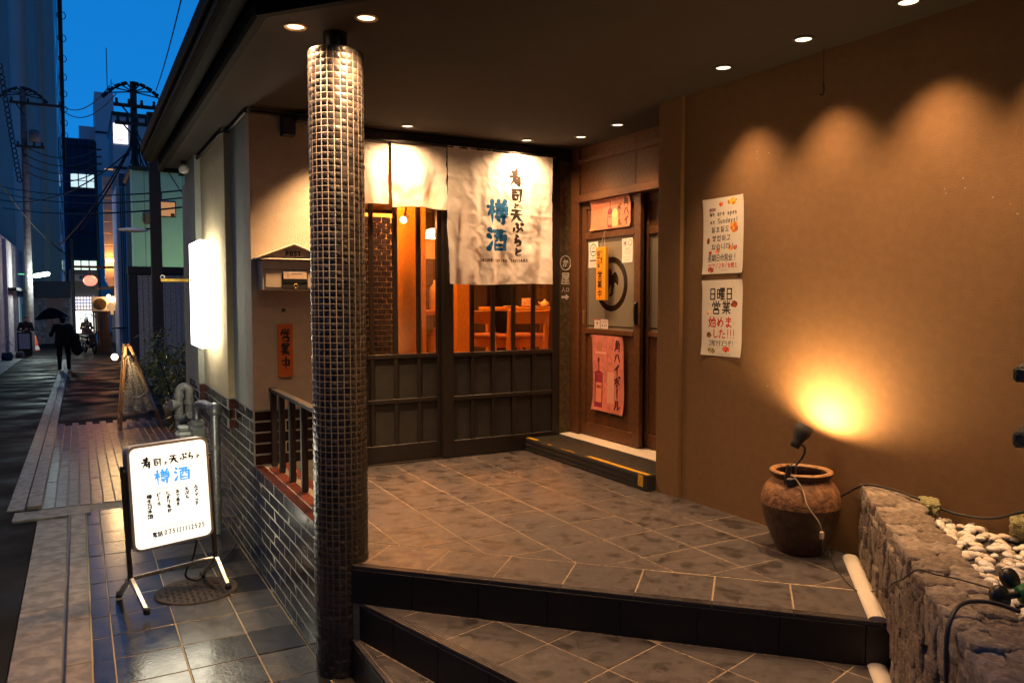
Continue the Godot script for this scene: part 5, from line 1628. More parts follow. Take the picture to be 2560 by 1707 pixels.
# ---------- things in the porch ----------
func make_porch_things() -> void:
	# letter box
	var p := thing("letter_box", "beige metal letter box with a gabled top on the pale wall", "letter box")
	var zf := -4.95
	var zw := -5.098
	var x0 := 0.985
	var x1 := 1.375
	var s := surf()
	slab(s, Vector3(x0, 1.742, zw), Vector3(x1, 1.928, zf), 0.004)
	obj("body", s, m.box_paint, p)
	s = surf()
	for sg in [0, 1]:
		var a := Vector3(0.962, 1.940, 0) if sg == 0 else Vector3(1.180, 2.026, 0)
		var b := Vector3(1.180, 2.026, 0) if sg == 0 else Vector3(1.398, 1.940, 0)
		var d := (b - a).normalized()
		box(s, (a + b) * 0.5 + Vector3(0, 0, (zw + zf + 0.02) * 0.5), Vector3((b - a).length() + 0.004, 0.010, zf + 0.02 - zw), Basis(d, Vector3(-d.y, d.x, 0), Vector3.BACK), 0.002)
	obj("roof", s, m.box_paint, p)
	s = surf()
	for z in [zf - 0.004]:
		face_out(s, [Vector3(0.975, 1.937, z), Vector3(1.180, 2.020, z), Vector3(1.385, 1.937, z)], Vector3(1.18, 1.95, -6))
		face_out(s, [Vector3(0.975, 1.937, zw), Vector3(1.180, 2.020, zw), Vector3(1.385, 1.937, zw)], Vector3(1.18, 1.95, 6))
	slab(s, Vector3(0.975, 1.929, zw), Vector3(1.385, 1.937, zf + 0.018), 0.002)
	obj("gable", s, m.box_paint, p)
	s = surf()
	var k := 0
	for ch in "POST":
		letter_mesh(s, ch, Vector3(1.128 + k * 0.025, 1.983, zf - 0.0035), Vector3(0.022, 0, 0), Vector3(0, -0.030, 0), 0.006, 0.004)
		k += 1
	obj("lettering", s, m.steel_dark, p)
	s = surf()
	slab(s, Vector3(x0 + 0.02, 1.760, zf), Vector3(x1 - 0.02, 1.850, zf + 0.004), 0.0015)
	obj("front_panel", s, m.box_paint, p)
	bar("flap_line", Vector3(x0 + 0.012, 1.868, zf - 0.001), Vector3(x1 - 0.012, 1.871, zf + 0.0006), m.black, p)
	s = surf()
	slab(s, Vector3(1.105, 1.752, zf), Vector3(1.262, 1.856, zf + 0.009), 0.003)
	obj("lock_plate", s, m.steel_dark, p)
	bar("name_slot", Vector3(1.112, 1.790, zf + 0.009), Vector3(1.256, 1.812, zf + 0.0105), m.black, p)
	var img := blank(128, 44, Color(0.80, 0.70, 0.60))
	for e in [[44, 8, 60, 5], [18, 12, 8, 3], [18, 27, 12, 4], [14, 18, 98, 1], [14, 33, 98, 1]]: img.fill_rect(Rect2i(e[0], e[1], e[2], e[3]), Color(0.42, 0.34, 0.28))
	sheet("name_card", Vector3(1.113, 1.853, zf + 0.0092), Vector3(0.142, 0, 0), Vector3(0, -0.040, 0), printed("name_card", img), p, 0.0005, 2, 2)
	s = surf()
	lathe(s, [Vector2(0.006, 0.001), Vector2(0.009, 0.006), Vector2(0.014, 0.006), Vector2(0.015, 0.0)], 18, Transform3D(Basis(Vector3.RIGHT, PI / 2), Vector3(1.186, 1.768, zf + 0.009)))
	slab(s, Vector3(1.177, 1.745, zf + 0.0095), Vector3(1.195, 1.760, zf + 0.014))
	obj("lock", s, m.brass, p)
	# hanging plaque
	var h := thing("open_plaque", "orange wooden plaque with three black characters under the letter box", "plaque")
	img = blank(96, 320, Color(0.72, 0.36, 0.08), 0.05)
	k = 0
	for ch in "営業中":
		ink(img, ch, 16, 30 + k * 86, 66, 76, 11, Color(0.03, 0.025, 0.02))
		k += 1
	s = surf()
	slab(s, Vector3(1.100, 1.195, -5.088), Vector3(1.196, 1.530, -5.076), 0.002)
	obj("board", s, mat("plaque_wood", Vector3(0.46, 0.17, 0.03), 0.6), h)
	sheet("lettering", Vector3(1.102, 1.528, -5.0758), Vector3(0.092, 0, 0), Vector3(0, -0.331, 0), printed("plaque_front", img, 0.6), h, 0.0006, 2, 2)
	s = surf()
	tube(s, [Vector3(1.144, 1.528, -5.080), Vector3(1.146, 1.615, -5.086)], 0.0016, 5)
	tube(s, [Vector3(1.150, 1.528, -5.080), Vector3(1.147, 1.615, -5.086)], 0.0016, 5)
	obj("cord", s, m.clear_cord, h)
	s = surf()
	lathe(s, [Vector2(0, 0.012), Vector2(0.009, 0.009), Vector2(0.013, 0)], 14, Transform3D(Basis(Vector3.RIGHT, PI / 2), Vector3(1.146, 1.617, -5.099)))
	obj("suction_hook", s, m.black, h)
	# floodlight bracket under the ceiling
	var fl := thing("wall_box", "black box with a small clear lamp high on the pale wall", "box")
	bar("housing", Vector3(1.140, 2.705, -5.098), Vector3(1.222, 2.825, -5.03), m.black, fl, 0.004)
	s = surf()
	lathe(s, [Vector2(0.0, -0.05), Vector2(0.03, -0.042), Vector2(0.045, -0.015), Vector2(0.045, 0.0)], 20, Transform3D(Basis(), Vector3(1.285, 2.79, -5.0)))
	obj("clear_cover", s, m.pane, fl)
	s = surf()
	slab(s, Vector3(1.225, 2.795, -5.09), Vector3(1.34, 2.83, -4.99), 0.003)
	obj("lamp_base", s, m.black_soft, fl)
	bar("label", Vector3(1.30, 2.818, -4.989), Vector3(1.36, 2.832, -4.986), m.cream_plastic, fl)
	# small hook hanging from the ceiling by the brown wall
	var hk := thing("ceiling_hook", "small dark hook on a thin wire high on the brown wall", "hook")
	s = surf()
	tube(s, [Vector3(3.095, CEIL, -2.60), Vector3(3.097, 2.70, -2.60)], 0.0015, 5)
	obj("wire", s, m.black, hk)
	s = surf()
	tube(s, curve([Vector3(3.097, 2.70, -2.60), Vector3(3.095, 2.67, -2.595), Vector3(3.09, 2.645, -2.60), Vector3(3.082, 2.655, -2.61)], 4), 0.004, 6)
	obj("hook", s, m.black, hk)
	# drink posters on the wooden door
	img = blank(384, 176, Color(0.86, 0.55, 0.42), 0.06)
	for i in 12:
		img.fill_rect(Rect2i(20 + i * 9, 36, 2, 40 + (i * 37) % 50), Color(0.68, 0.36, 0.26))
	bottle(img, 165, 20, 60, 150)
	img.fill_rect(Rect2i(214, 84, 56, 82), Color(0.97, 0.80, 0.55))
	dab(img, Vector2(242, 90), 26, Color(1.0, 0.86, 0.62))
	column(img, "角ハイ", 322, 8, 48, 50, 54, 7, Color(0.25, 0.10, 0.10), 0.6)
	column(img, "ボール", 262, 44, 42, 40, 42, 6, Color(0.25, 0.10, 0.10), 0.6)
	var dm := printed("drink_poster_wide", img, 0.35)
	tag(sheet("drink_poster", Vector3(3.4955, 2.434, -5.09), Vector3(0, 0.003, 0.497), Vector3(0, -0.226, 0), dm, null, 0.006, 14, 8, 2), "wide orange drink poster above the door's glass", "poster", "drink posters on the wooden door")
	img = blank(224, 320, Color(0.84, 0.52, 0.46), 0.07)
	img.fill_rect(Rect2i(20, 70, 80, 8), Color(0.92, 0.70, 0.62))
	for i in 9: img.fill_rect(Rect2i(96 + i * 6, 20, 1, 60 + (i * 23) % 60), Color(0.66, 0.34, 0.30))
	bottle(img, 6, 96, 76, 210)
	dab(img, Vector2(48, 48), 20, Color(0.76, 0.48, 0.42))
	img.fill_rect(Rect2i(108, 150, 50, 130), Color(0.90, 0.66, 0.58))
	column(img, "角ハイボール", 156, 16, 46, 46, 49, 7, Color(0.27, 0.10, 0.12), 0.6)
	tag(sheet("drink_poster", Vector3(3.4905, 1.412, -5.048), Vector3(0, -0.004, 0.402), Vector3(0, -0.578, 0.0), printed("drink_poster_tall", img, 0.35), null, 0.007, 12, 16, 5), "tall pink drink poster on the lower half of the wooden door", "poster", "drink posters on the wooden door")
	# hanging sign on the door
	var hs := thing("hanging_sign", "yellow hanging sign with vertical black writing before the door's glass", "sign")
	img = blank(96, 352, Color(0.95, 0.60, 0.06), 0.02)
	var bk := Color(0.10, 0.06, 0.02)
	column(img, "一生", 50, 6, 34, 44, 56, 6, bk, 0.5)
	column(img, "懸命", 12, 22, 36, 56, 62, 5, bk, 0.5)
	column(img, "営業中", 14, 158, 66, 56, 63, 8, bk, 0.4)
	s = surf()
	box(s, Vector3(3.462, 1.876, -4.892), Vector3(0.03, 0.396, 0.115), Basis(), 0.003)
	obj("board", s, mat("sign_yellow", Vector3(0.86, 0.40, 0.02), 0.5), hs)
	sheet("lettering", Vector3(3.4465, 2.070, -4.948), Vector3(0, 0, 0.095), Vector3(0, -0.388, 0), printed("hanging_sign_front", img, 0.5), hs, 0.0005, 2, 2)
	s = surf()
	tube(s, [Vector3(3.462, 2.073, -4.925), Vector3(3.478, 2.178, -4.893)], 0.0015, 5)
	tube(s, [Vector3(3.462, 2.073, -4.862), Vector3(3.478, 2.178, -4.889)], 0.0015, 5)
	tube(s, curve([Vector3(3.496, 2.187, -4.889), Vector3(3.48, 2.192, -4.889), Vector3(3.474, 2.182, -4.889), Vector3(3.48, 2.174, -4.889)], 4), 0.003, 6)
	obj("cord_and_hook", s, m.clear_cord, hs)
	# stickers on the glass
	img = blank(96, 136, Color(0.90, 0.88, 0.84))
	for i in 90:
		var a := TAU * i / 90.0
		dab(img, Vector2(48 + cos(a) * 31, 42 + sin(a) * 31), 2.6, Color(0.03, 0.42, 0.25))
	img.fill_rect(Rect2i(28, 48, 40, 6), Color(0.08, 0.08, 0.08))
	for e in [[44, 22], [56, 20]]:
		for i in 14: dab(img, Vector2(e[0] + sin(i * 0.6) * 4, e[1] + i * 1.4), 1.0, Color(0.1, 0.1, 0.1))
	for e in [[36, 84, 24, 3], [12, 94, 74, 8], [12, 108, 74, 1], [12, 114, 74, 1], [12, 120, 74, 1], [12, 126, 60, 1]]: img.fill_rect(Rect2i(e[0], e[1], e[2], e[3]), Color(0.35, 0.34, 0.33))
	tag(sheet("smoking_notice", Vector3(3.511, 2.124, -5.145), Vector3(0, 0.002, 0.128), Vector3(0, -0.198, 0), printed("smoking_notice", img, 0.5), null, 0.001, 3, 3), "white notice with a green circled cigarette at the glass's upper left", "notice")
	img = blank(88, 128, Color(0.90, 0.88, 0.84))
	for i in 60:
		var a := TAU * i / 60.0
		dab(img, Vector2(66 + cos(a) * 13, 24 + sin(a) * 15), 1.5, Color(0.75, 0.20, 0.12))
	for e in [[10, 8, 30, 2], [10, 40, 30, 2], [10, 8, 2, 34], [38, 8, 2, 34], [18, 16, 14, 18], [24, 52, 40, 3], [18, 62, 50, 2], [14, 72, 60, 2], [22, 82, 44, 2], [10, 96, 66, 1], [10, 104, 66, 1], [18, 114, 50, 2]]: img.fill_rect(Rect2i(e[0], e[1], e[2], e[3]), Color(0.40, 0.40, 0.46))
	tag(sheet("house_rules_notice", Vector3(3.511, 2.126, -4.712), Vector3(0, 0.002, 0.126), Vector3(0, -0.175, 0), printed("rules_notice", img, 0.5), null, 0.001, 3, 3), "white notice with small pictograms at the glass's upper right", "notice")
	img = blank(128, 96, Color(0.88, 0.85, 0.80))
	img.fill_rect(Rect2i(0, 0, 54, 10), Color(0.72, 0.16, 0.10))
	img.fill_rect(Rect2i(20, 30, 14, 22), Color(0.72, 0.20, 0.12))
	img.fill_rect(Rect2i(54, 0, 4, 96), Color(0.5, 0.46, 0.4))
	for e in [[66, 14, 50, 1], [66, 24, 46, 1], [66, 34, 50, 1], [68, 56, 12, 14], [92, 56, 8, 14], [106, 56, 8, 14], [10, 66, 34, 2], [10, 80, 24, 1]]: img.fill_rect(Rect2i(e[0], e[1], e[2], e[3]), Color(0.5, 0.46, 0.42))
	tag(sheet("door_sticker", Vector3(3.511, 1.532, -5.062), Vector3(0, 0, 0.182), Vector3(0, -0.073, 0), printed("door_sticker", img, 0.5), null, 0.001, 3, 3), "pair of small stickers at the glass's lower left", "sticker")
	# two handwritten posters on the brown wall
	sunday_posters()

func bottle(img: Image, x: int, y: int, w: int, h: int) -> void:
	var c := Color(0.56, 0.22, 0.30)
	img.fill_rect(Rect2i(x + w * 42 / 100, y, w * 16 / 100, h / 4), Color(0.62, 0.30, 0.30))
	img.fill_rect(Rect2i(x + w * 41 / 100, y, w * 18 / 100, h / 12), Color(0.30, 0.12, 0.12))
	for i in h / 12: img.fill_rect(Rect2i(x + w * 42 / 100 - i * w / 36, y + h / 4 + i, w * 16 / 100 + i * w / 18, 1), c)
	img.fill_rect(Rect2i(x + w * 12 / 100, y + h / 3, w * 76 / 100, h * 2 / 3), c)
	img.fill_rect(Rect2i(x + w * 20 / 100, y + h / 2, w * 60 / 100, h * 2 / 5), Color(0.86, 0.58, 0.48))
	img.fill_rect(Rect2i(x + w * 28 / 100, y + h * 56 / 100, w * 44 / 100, h * 6 / 100), Color(0.62, 0.30, 0.30))
	img.fill_rect(Rect2i(x + w * 80 / 100, y + h / 3, w * 8 / 100, h * 2 / 3), Color(0.40, 0.14, 0.24))

func dish(img: Image, x: float, y: float, rx: float, ry: float, c: Color) -> void:
	for i in 26:
		var a := rng.randf() * TAU
		var q := sqrt(rng.randf()) * 0.75
		var k := rng.randf_range(0.8, 1.5)
		dab(img, Vector2(x + cos(a) * rx * q, y + sin(a) * ry * q), minf(rx, ry) * rng.randf_range(0.25, 0.5), Color(c.r * k, c.g * k, c.b * k))

func sunday_posters() -> void:
	var ink_c := Color(0.10, 0.08, 0.08)
	var red := Color(0.78, 0.10, 0.12)
	var img := blank(384, 512, Color(0.88, 0.85, 0.80), 0.01)
	dish(img, 278, 36, 58, 22, Color(0.80, 0.55, 0.12))
	dish(img, 168, 44, 20, 14, Color(0.80, 0.30, 0.10))
	dish(img, 296, 208, 36, 34, Color(0.85, 0.50, 0.20))
	dish(img, 50, 286, 14, 26, Color(0.50, 0.18, 0.08))
	dish(img, 270, 342, 20, 18, Color(0.80, 0.50, 0.25))
	dish(img, 312, 342, 16, 16, Color(0.66, 0.30, 0.14))
	dish(img, 142, 358, 22, 18, Color(0.76, 0.50, 0.40))
	dish(img, 76, 486, 36, 18, Color(0.55, 0.22, 0.10))
	img.fill_rect(Rect2i(58, 358, 28, 18), red)
	img.fill_rect(Rect2i(60, 66, 58, 20), Color(0.45, 0.25, 0.30))
	for i in 6: img.fill_rect(Rect2i(72, 68 + i * 3, 46, 1), Color(0.85, 0.80, 0.78))
	row(img, "We are open", 62, 88, 25, 36, 23.5, 4.2, ink_c, 0.2)
	row(img, "on Sundays!", 62, 138, 27, 38, 24.5, 4.2, ink_c, 0.2)
	row(img, "일요일도", 78, 192, 42, 44, 44, 4.2, ink_c, 0.2)
	row(img, "영업하고", 86, 252, 44, 42, 46, 4.2, ink_c, 0.2)
	row(img, "있습니다!", 80, 310, 46, 40, 46, 4.2, ink_c, 0.2)
	row(img, "星期日也营业!", 48, 380, 42, 48, 40, 4.2, ink_c, 0.2)
	row(img, "second", 52, 440, 12, 18, 11.5, 2.4, red)
	row(img, "floor", 58, 462, 12, 18, 11.5, 2.4, red)
	row(img, "/2층/在楼上", 124, 440, 29, 34, 30, 3.4, red)
	for e in [[160, 484, 90, 2], [180, 490, 60, 2]]: img.fill_rect(Rect2i(e[0], e[1], e[2], e[3]), Color(0.66, 0.62, 0.58))
	var p1 := printed("sunday_poster", img, 0.9)
	tag(sheet("sunday_poster", Vector3(WALLX - 0.001, 2.247, -3.430), Vector3(0, 0.002, 0.311), Vector3(0, -0.418, -0.002), p1, null, 0.003, 8, 10, 1), "white handwritten poster in English, Korean and Chinese, the upper one", "poster", "handwritten posters on the brown wall")
	img = blank(384, 512, Color(0.88, 0.85, 0.80), 0.01)
	row(img, "日曜日", 66, 52, 74, 84, 78, 9.5, ink_c, 0.1)
	row(img, "営業", 94, 140, 88, 90, 96, 9.0, ink_c, 0.1)
	row(img, "始めま", 64, 246, 74, 76, 78, 8.5, red, 0.1)
	row(img, "した", 98, 330, 68, 66, 66, 8.0, red, 0.1)
	row(img, "!!!", 232, 330, 40, 62, 28, 6.0, red, 0.1)
	row(img, "2階ですどうぞ!", 66, 406, 33, 40, 31, 3.2, ink_c, 0.1)
	dish(img, 308, 164, 30, 26, Color(0.46, 0.17, 0.06))
	dish(img, 62, 218, 22, 20, Color(0.70, 0.60, 0.48))
	dish(img, 70, 372, 28, 18, Color(0.42, 0.26, 0.14))
	dish(img, 240, 466, 44, 18, Color(0.75, 0.30, 0.20))
	dish(img, 96, 478, 40, 22, Color(0.55, 0.50, 0.34))
	for e in [[300, 50], [310, 80], [66, 160], [310, 290]]:
		img.fill_rect(Rect2i(e[0] - 10, e[1], 20, 2), Color(0.85, 0.66, 0.25)); img.fill_rect(Rect2i(e[0], e[1] - 12, 2, 24), Color(0.85, 0.66, 0.25))
	for e in [[150, 494, 140, 2], [170, 500, 110, 2]]: img.fill_rect(Rect2i(e[0], e[1], e[2], e[3]), Color(0.66, 0.62, 0.58))
	var p2 := printed("sunday_poster_two", img, 0.9)
	tag(sheet("sunday_poster", Vector3(WALLX - 0.001, 1.794, -3.430), Vector3(0, 0.003, 0.311), Vector3(0, -0.422, -0.003), p2, null, 0.003, 8, 10, 4), "white handwritten Japanese poster with red lines, the lower one", "poster", "handwritten posters on the brown wall")

# ---------- lit signs and things on the pavement ----------
func rounded(w: float, h: float, r: float) -> PackedVector2Array:
	var o := PackedVector2Array()
	for c in [[1, 1, 0.0], [-1, 1, PI / 2], [-1, -1, PI], [1, -1, PI * 1.5]]:
		for k in 6:
			var t: float = c[2] + PI / 2 * k / 5.0
			o.append(Vector2(c[0] * (w * 0.5 - r) + cos(t) * r, c[1] * (h * 0.5 - r) + sin(t) * r))
	return o

# an upright rounded panel in its own frame: x right, y up, z thickness
func panel(s: SurfaceTool, p: PackedVector2Array, z0: float, z1: float, xf: Transform3D) -> void:
	var t := Geometry2D.triangulate_polygon(p)
	var lo := Vector2(1e9, 1e9)
	var hi := -lo
	for q in p:
		lo = lo.min(q)
		hi = hi.max(q)
	for z in [z0, z1]:
		for i in range(0, t.size(), 3):
			var o := [t[i], t[i + 1], t[i + 2]]
			var a := p[o[0]]
			var b := p[o[1]]
			var c := p[o[2]]
			if ((b - a).cross(c - a) > 0.0) == (z == z1): o.reverse()
			for k in o: vert(s, xf * Vector3(p[k].x, p[k].y, z), Vector2((p[k].x - lo.x) / (hi.x - lo.x), 1.0 - (p[k].y - lo.y) / (hi.y - lo.y)))
	for i in p.size():
		var a := p[i]
		var b := p[(i + 1) % p.size()]
		face_out(s, [xf * Vector3(a.x, a.y, z0), xf * Vector3(b.x, b.y, z0), xf * Vector3(b.x, b.y, z1), xf * Vector3(a.x, a.y, z1)], xf.origin)

func area_light(called: String, parent: Node3D, at: Vector3, facing: Vector3, size: Vector2, c: Color, e: float) -> void:
	var l := AreaLight3D.new()
	l.name = called
	l.area_size = size
	l.light_color = c
	l.light_energy = e
	l.area_range = 20.0
	l.area_attenuation = 2.0
	l.shadow_enabled = true
	l.position = at
	l.basis = Basis.looking_at(facing, Vector3.UP)
	parent.add_child(l)

func make_street_signs() -> void:
	# standing lit sign
	var t := thing("standing_sign", "lit white standing sign with black and blue brush lettering on the pavement", "sign")
	var d := Vector3(0.965, 0.02, -0.262).normalized()
	var up := Vector3(-0.03, 0.995, -0.06).normalized()
	var n := d.cross(up).normalized()
	up = n.cross(d)
	var b := Basis(d, up, n)
	var c := Vector3(0.430, 0.583, -4.868)
	var xf := Transform3D(b, c)
	var s := surf()
	panel(s, rounded(0.452, 0.590, 0.045), -0.036, 0.036, xf)
	obj("casing", s, mat("casing", Vector3(0.42, 0.38, 0.33), 0.4, {"metal": 0.4}), t)
	var img := blank(480, 640, Color(1, 1, 0.985))
	var k := Color(0.07, 0.06, 0.05)
	var blue := Color(0.28, 0.62, 0.98)
	var grey := Color(0.62, 0.60, 0.58)
	ink(img, "寿", 66, 66, 66, 70, 11, k)
	ink(img, "司", 134, 78, 56, 56, 9, k)
	ink(img, "と", 204, 108, 24, 20, 5, k)
	ink(img, "天", 236, 70, 64, 62, 10, k)
	ink(img, "ぷ", 306, 74, 46, 48, 8, k)
	ink(img, "ら", 354, 74, 46, 48, 8, k)
	ink(img, "と", 408, 92, 30, 28, 6, k)
	ink(img, "樽", 136, 156, 100, 96, 12, blue)
	ink(img, "酒", 264, 156, 102, 94, 13, blue)
	img.fill_rect(Rect2i(86, 278, 310, 2), grey)
	img.fill_rect(Rect2i(86, 524, 320, 2), grey)
	var dk := Color(0.16, 0.16, 0.22)
	column(img, "ふぐてっさ", 384, 294, 27, 26, 27, 5.8, dk)
	column(img, "天ぷら", 324, 296, 27, 26, 27, 5.1, dk)
	column(img, "あて巻き", 264, 300, 27, 27, 28, 4.8, dk)
	column(img, "にぎり寿司", 204, 300, 28, 27, 29, 5.1, dk)
	column(img, "ビール", 144, 302, 28, 27, 29, 5.1, dk)
	column(img, "樽生日本酒", 84, 304, 32, 29, 31, 5.8, dk)
	row(img, "電話", 104, 548, 30, 34, 33, 4.6, dk, 0.4)
	row(img, "075", 176, 546, 22, 34, 25, 4.0, dk, 0.0)
	row(img, "(211)", 250, 546, 19, 34, 19, 3.6, dk, 0.0)
	row(img, "2525", 346, 546, 22, 34, 24, 4.0, dk, 0.0)
	var face := StandardMaterial3D.new()
	face.resource_name = "sign_face"
	var itex := ImageTexture.create_from_image(img)
	face.albedo_texture = itex
	face.roughness = 0.4
	face.emission_enabled = true
	face.emission_texture = itex
	face.emission_operator = BaseMaterial3D.EMISSION_OP_MULTIPLY
	face.emission = Color(1.0, 0.985, 0.92)
	face.emission_energy_multiplier = 1.12
	s = surf()
	panel(s, rounded(0.424, 0.562, 0.035), 0.0355, 0.0385, xf)
	obj("lit_face", s, face, t)
	s = surf()
	panel(s, rounded(0.424, 0.562, 0.035), 0.0355, 0.0385, Transform3D(Basis(-d, up, -n), c))
	obj("lit_face", s, face, t)
	area_light("sign_light_front", t, c + n * 0.045, n, Vector2(0.40, 0.54), Color(1.0, 0.96, 0.84), 0.42)
	area_light("sign_light_rear", t, c - n * 0.045, -n, Vector2(0.40, 0.54), Color(1.0, 0.96, 0.84), 0.42)
	# frame: two posts with sloping feet and a cross bar
	var side := 0.240
	for sg in [-1.0, 1.0]:
		s = surf()
		var p0: Vector3 = c + d * side * sg + up * 0.19
		var p1: Vector3 = c + d * side * sg - up * 0.455
		box(s, (p0 + p1) * 0.5, Vector3(0.022, 0.645, 0.026), b, 0.003)
		obj("post", s, m.steel_dark, t)
		s = surf()
		var y0 := 0.012
		var long := 0.24 if sg < 0 else 0.17
		var f0 := Vector3(p1.x, p1.y + 0.02, p1.z) + n * 0.012
		var f1 := Vector3(p1.x, y0, p1.z) + n * long
		var g1 := Vector3(p1.x, y0, p1.z) - n * 0.20
		for e in [[f0, f1], [f0 - n * 0.024, g1]]:
			var dv: Vector3 = (e[1] - e[0]).normalized()
			box(s, (e[0] + e[1]) * 0.5, Vector3(0.024, (e[1] - e[0]).length(), 0.024), Basis(d, -dv, d.cross(-dv)), 0.003)
		obj("foot", s, m.steel, t)
		for e in [f1, g1]:
			s = surf()
			lathe(s, [Vector2(0, 0.022), Vector2(0.016, 0.02), Vector2(0.018, -0.012), Vector2(0, -0.012)], 12, Transform3D(Basis(), e))
			obj("foot_cap", s, m.rubber, t)
		s = surf()
		box(s, c + d * (0.229 * sg) + up * 0.165, Vector3(0.03, 0.022, 0.03), b, 0.003)
		obj("bracket", s, m.steel, t)
	s = surf()
	box(s, c - up * 0.435, Vector3(0.456, 0.022, 0.018), b, 0.003)
	obj("cross_bar", s, m.steel, t)
	s = surf()
	var lead := [c + d * 0.14 - up * 0.295, c + d * 0.12 - up * 0.40 + n * -0.02, c + d * 0.07 - up * 0.50 - n * 0.03, Vector3(0.58, 0.006, -4.99), Vector3(0.66, 0.006, -5.14), Vector3(0.80, 0.004, -5.35), Vector3(0.91, 0.0, -5.6)]
	tube(s, curve(lead, 6), 0.006, 6)
	obj("power_lead", s, m.rubber, t)
	# lit wall sign
	var w := thing("wall_sign", "glowing white light box sign on the pale side wall", "sign")
	s = surf()
	slab(s, Vector3(0.868, 1.36, -6.70), Vector3(0.906, 1.42, -6.21), 0.002)
	slab(s, Vector3(0.868, 2.03, -6.70), Vector3(0.906, 2.09, -6.21), 0.002)
	obj("wall_bracket", s, m.white_paint, w)
	s = surf()
	slab(s, Vector3(0.785, 1.325, -6.745), Vector3(0.867, 2.118, -6.165), 0.004)
	mat("light_box", Vector3(0.85, 0.84, 0.80), 0.4, {"glow": Vector3(1.0, 0.95, 0.84), "energy": 11.0})
	obj("lit_sign_face", s, m.light_box, w)
	s = surf()
	for y in [1.36, 1.72, 2.09]: slab(s, Vector3(0.852, y - 0.004, -6.166), Vector3(0.860, y + 0.004, -6.160))
	obj("screw", s, m.steel_dark, w)
	area_light("wall_sign_light", w, Vector3(0.780, 1.72, -6.455), Vector3.LEFT, Vector2(0.56, 0.78), Color(1.0, 0.96, 0.86), 1.3)
	area_light("wall_sign_end_light", w, Vector3(0.826, 1.72, -6.158), Vector3.BACK, Vector2(0.075, 0.78), Color(1.0, 0.93, 0.78), 0.5)
	# pipes and gas meter by the wall
	var g := thing("gas_meter", "pale gas meter with fat elbow pipes against the tiled wall", "gas meter")
	s = surf()
	var gz := -6.55
	slab(s, Vector3(0.64, 0.28, gz - 0.12), Vector3(0.76, 0.66, gz + 0.04), 0.02)
	slab(s, Vector3(0.742, 0.30, gz - 0.06), Vector3(0.85, 0.70, gz + 0.09), 0.018)
	obj("meter_body", s, m.meter_paint, g)
	s = surf()
	slab(s, Vector3(0.752, 0.70, gz - 0.05), Vector3(0.842, 0.745, gz + 0.07), 0.012)
	slab(s, Vector3(0.655, 0.66, gz - 0.10), Vector3(0.735, 0.70, gz + 0.02), 0.010)
	obj("meter_head", s, m.meter_paint, g)
	s = surf()
	tube(s, curve([Vector3(0.788, 0.745, gz), Vector3(0.788, 0.80, gz), Vector3(0.79, 0.86, gz + 0.03), Vector3(0.82, 0.885, gz + 0.14), Vector3(0.845, 0.885, -6.20)], 6), 0.030, 12)
	obj("inlet_pipe", s, m.galvanised, g)
	s = surf()
	tube(s, curve([Vector3(0.725, 0.10, -7.15), Vector3(0.725, 0.62, -7.15), Vector3(0.735, 0.66, -7.14), Vector3(0.78, 0.69, -7.08), Vector3(0.80, 0.72, -7.02)], 5), 0.034, 12)
	obj("elbow_pipe", s, m.pvc, g)
	s = surf()
	tube(s, curve([Vector3(0.725, 0.60, -7.15), Vector3(0.725, 0.87, -7.15), Vector3(0.735, 0.925, -7.15), Vector3(0.767, 0.948, -7.14), Vector3(0.80, 0.92, -7.13), Vector3(0.803, 0.87, -7.13), Vector3(0.803, 0.66, -7.13)], 6), 0.034, 12)
	obj("bent_pipe", s, m.pvc, g)
	s = surf()
	tube(s, [Vector3(0.655, 0.80, -7.12), Vector3(0.725, 0.80, -7.15)], [0.047, 0.036], 12)
	obj("branch_pipe", s, m.pvc, g)
	for e in [Vector3(0.725, 0.68, -7.15), Vector3(0.725, 0.855, -7.15), Vector3(0.803, 0.80, -7.13)]:
		s = surf()
		tube(s, [e, e + Vector3(0, 0.035, 0)], 0.041, 14)
		obj("pipe_collar", s, m.pvc, g)
	var dp := thing("standpipe", "upright galvanised pipe with a rounded top by the tiled wall", "pipe")
	s = surf()
	tube(s, [Vector3(0.85, -0.02, -6.02), Vector3(0.85, 0.88, -6.02)], 0.033, 14)
	obj("pipe", s, m.galvanised, dp)
	s = surf()
	lathe(s, [Vector2(0.036, -0.035), Vector2(0.045, -0.03), Vector2(0.045, 0.0), Vector2(0.043, 0.03), Vector2(0.03, 0.05), Vector2(0, 0.055)], 16, Transform3D(Basis(), Vector3(0.85, 0.885, -6.02)))
	tube(s, curve([Vector3(0.85, 0.885, -6.02), Vector3(0.848, 0.888, -6.10), Vector3(0.845, 0.868, -6.20)], 4), 0.034, 12)
	obj("elbow", s, m.galvanised, dp)
	for y in [0.22, 0.60]:
		s = surf()
		tube(s, [Vector3(0.85, y, -6.02), Vector3(0.85, y + 0.03, -6.02)], 0.037, 14)
		obj("clamp", s, m.pvc, dp)
	# manhole cover
	var mh := thing("manhole_cover", "round dark iron manhole cover under the standing sign", "manhole cover")
	var tilt := Transform3D(Basis(Vector3.RIGHT, -0.013), Vector3(0.565, gy(-4.87) + 0.003, -4.87))
	s = surf()
	lathe(s, [Vector2(0.228, -0.02), Vector2(0.228, 0.004), Vector2(0.222, 0.006), Vector2(0.214, 0.004), Vector2(0.212, 0.002), Vector2(0, 0.002)], 48, tilt)
	obj("cover", s, m.iron, mh)
	s = surf()
	for i in range(-6, 7):
		for j in range(-6, 7):
			var q := Vector2(i, j) * 0.032
			if q.length() < 0.196: box(s, tilt * Vector3(q.x, 0.0032, q.y), Vector3(0.022, 0.0028, 0.009), Basis(Vector3.UP, PI / 2 if (i + j) % 2 else 0.0), 0.001)
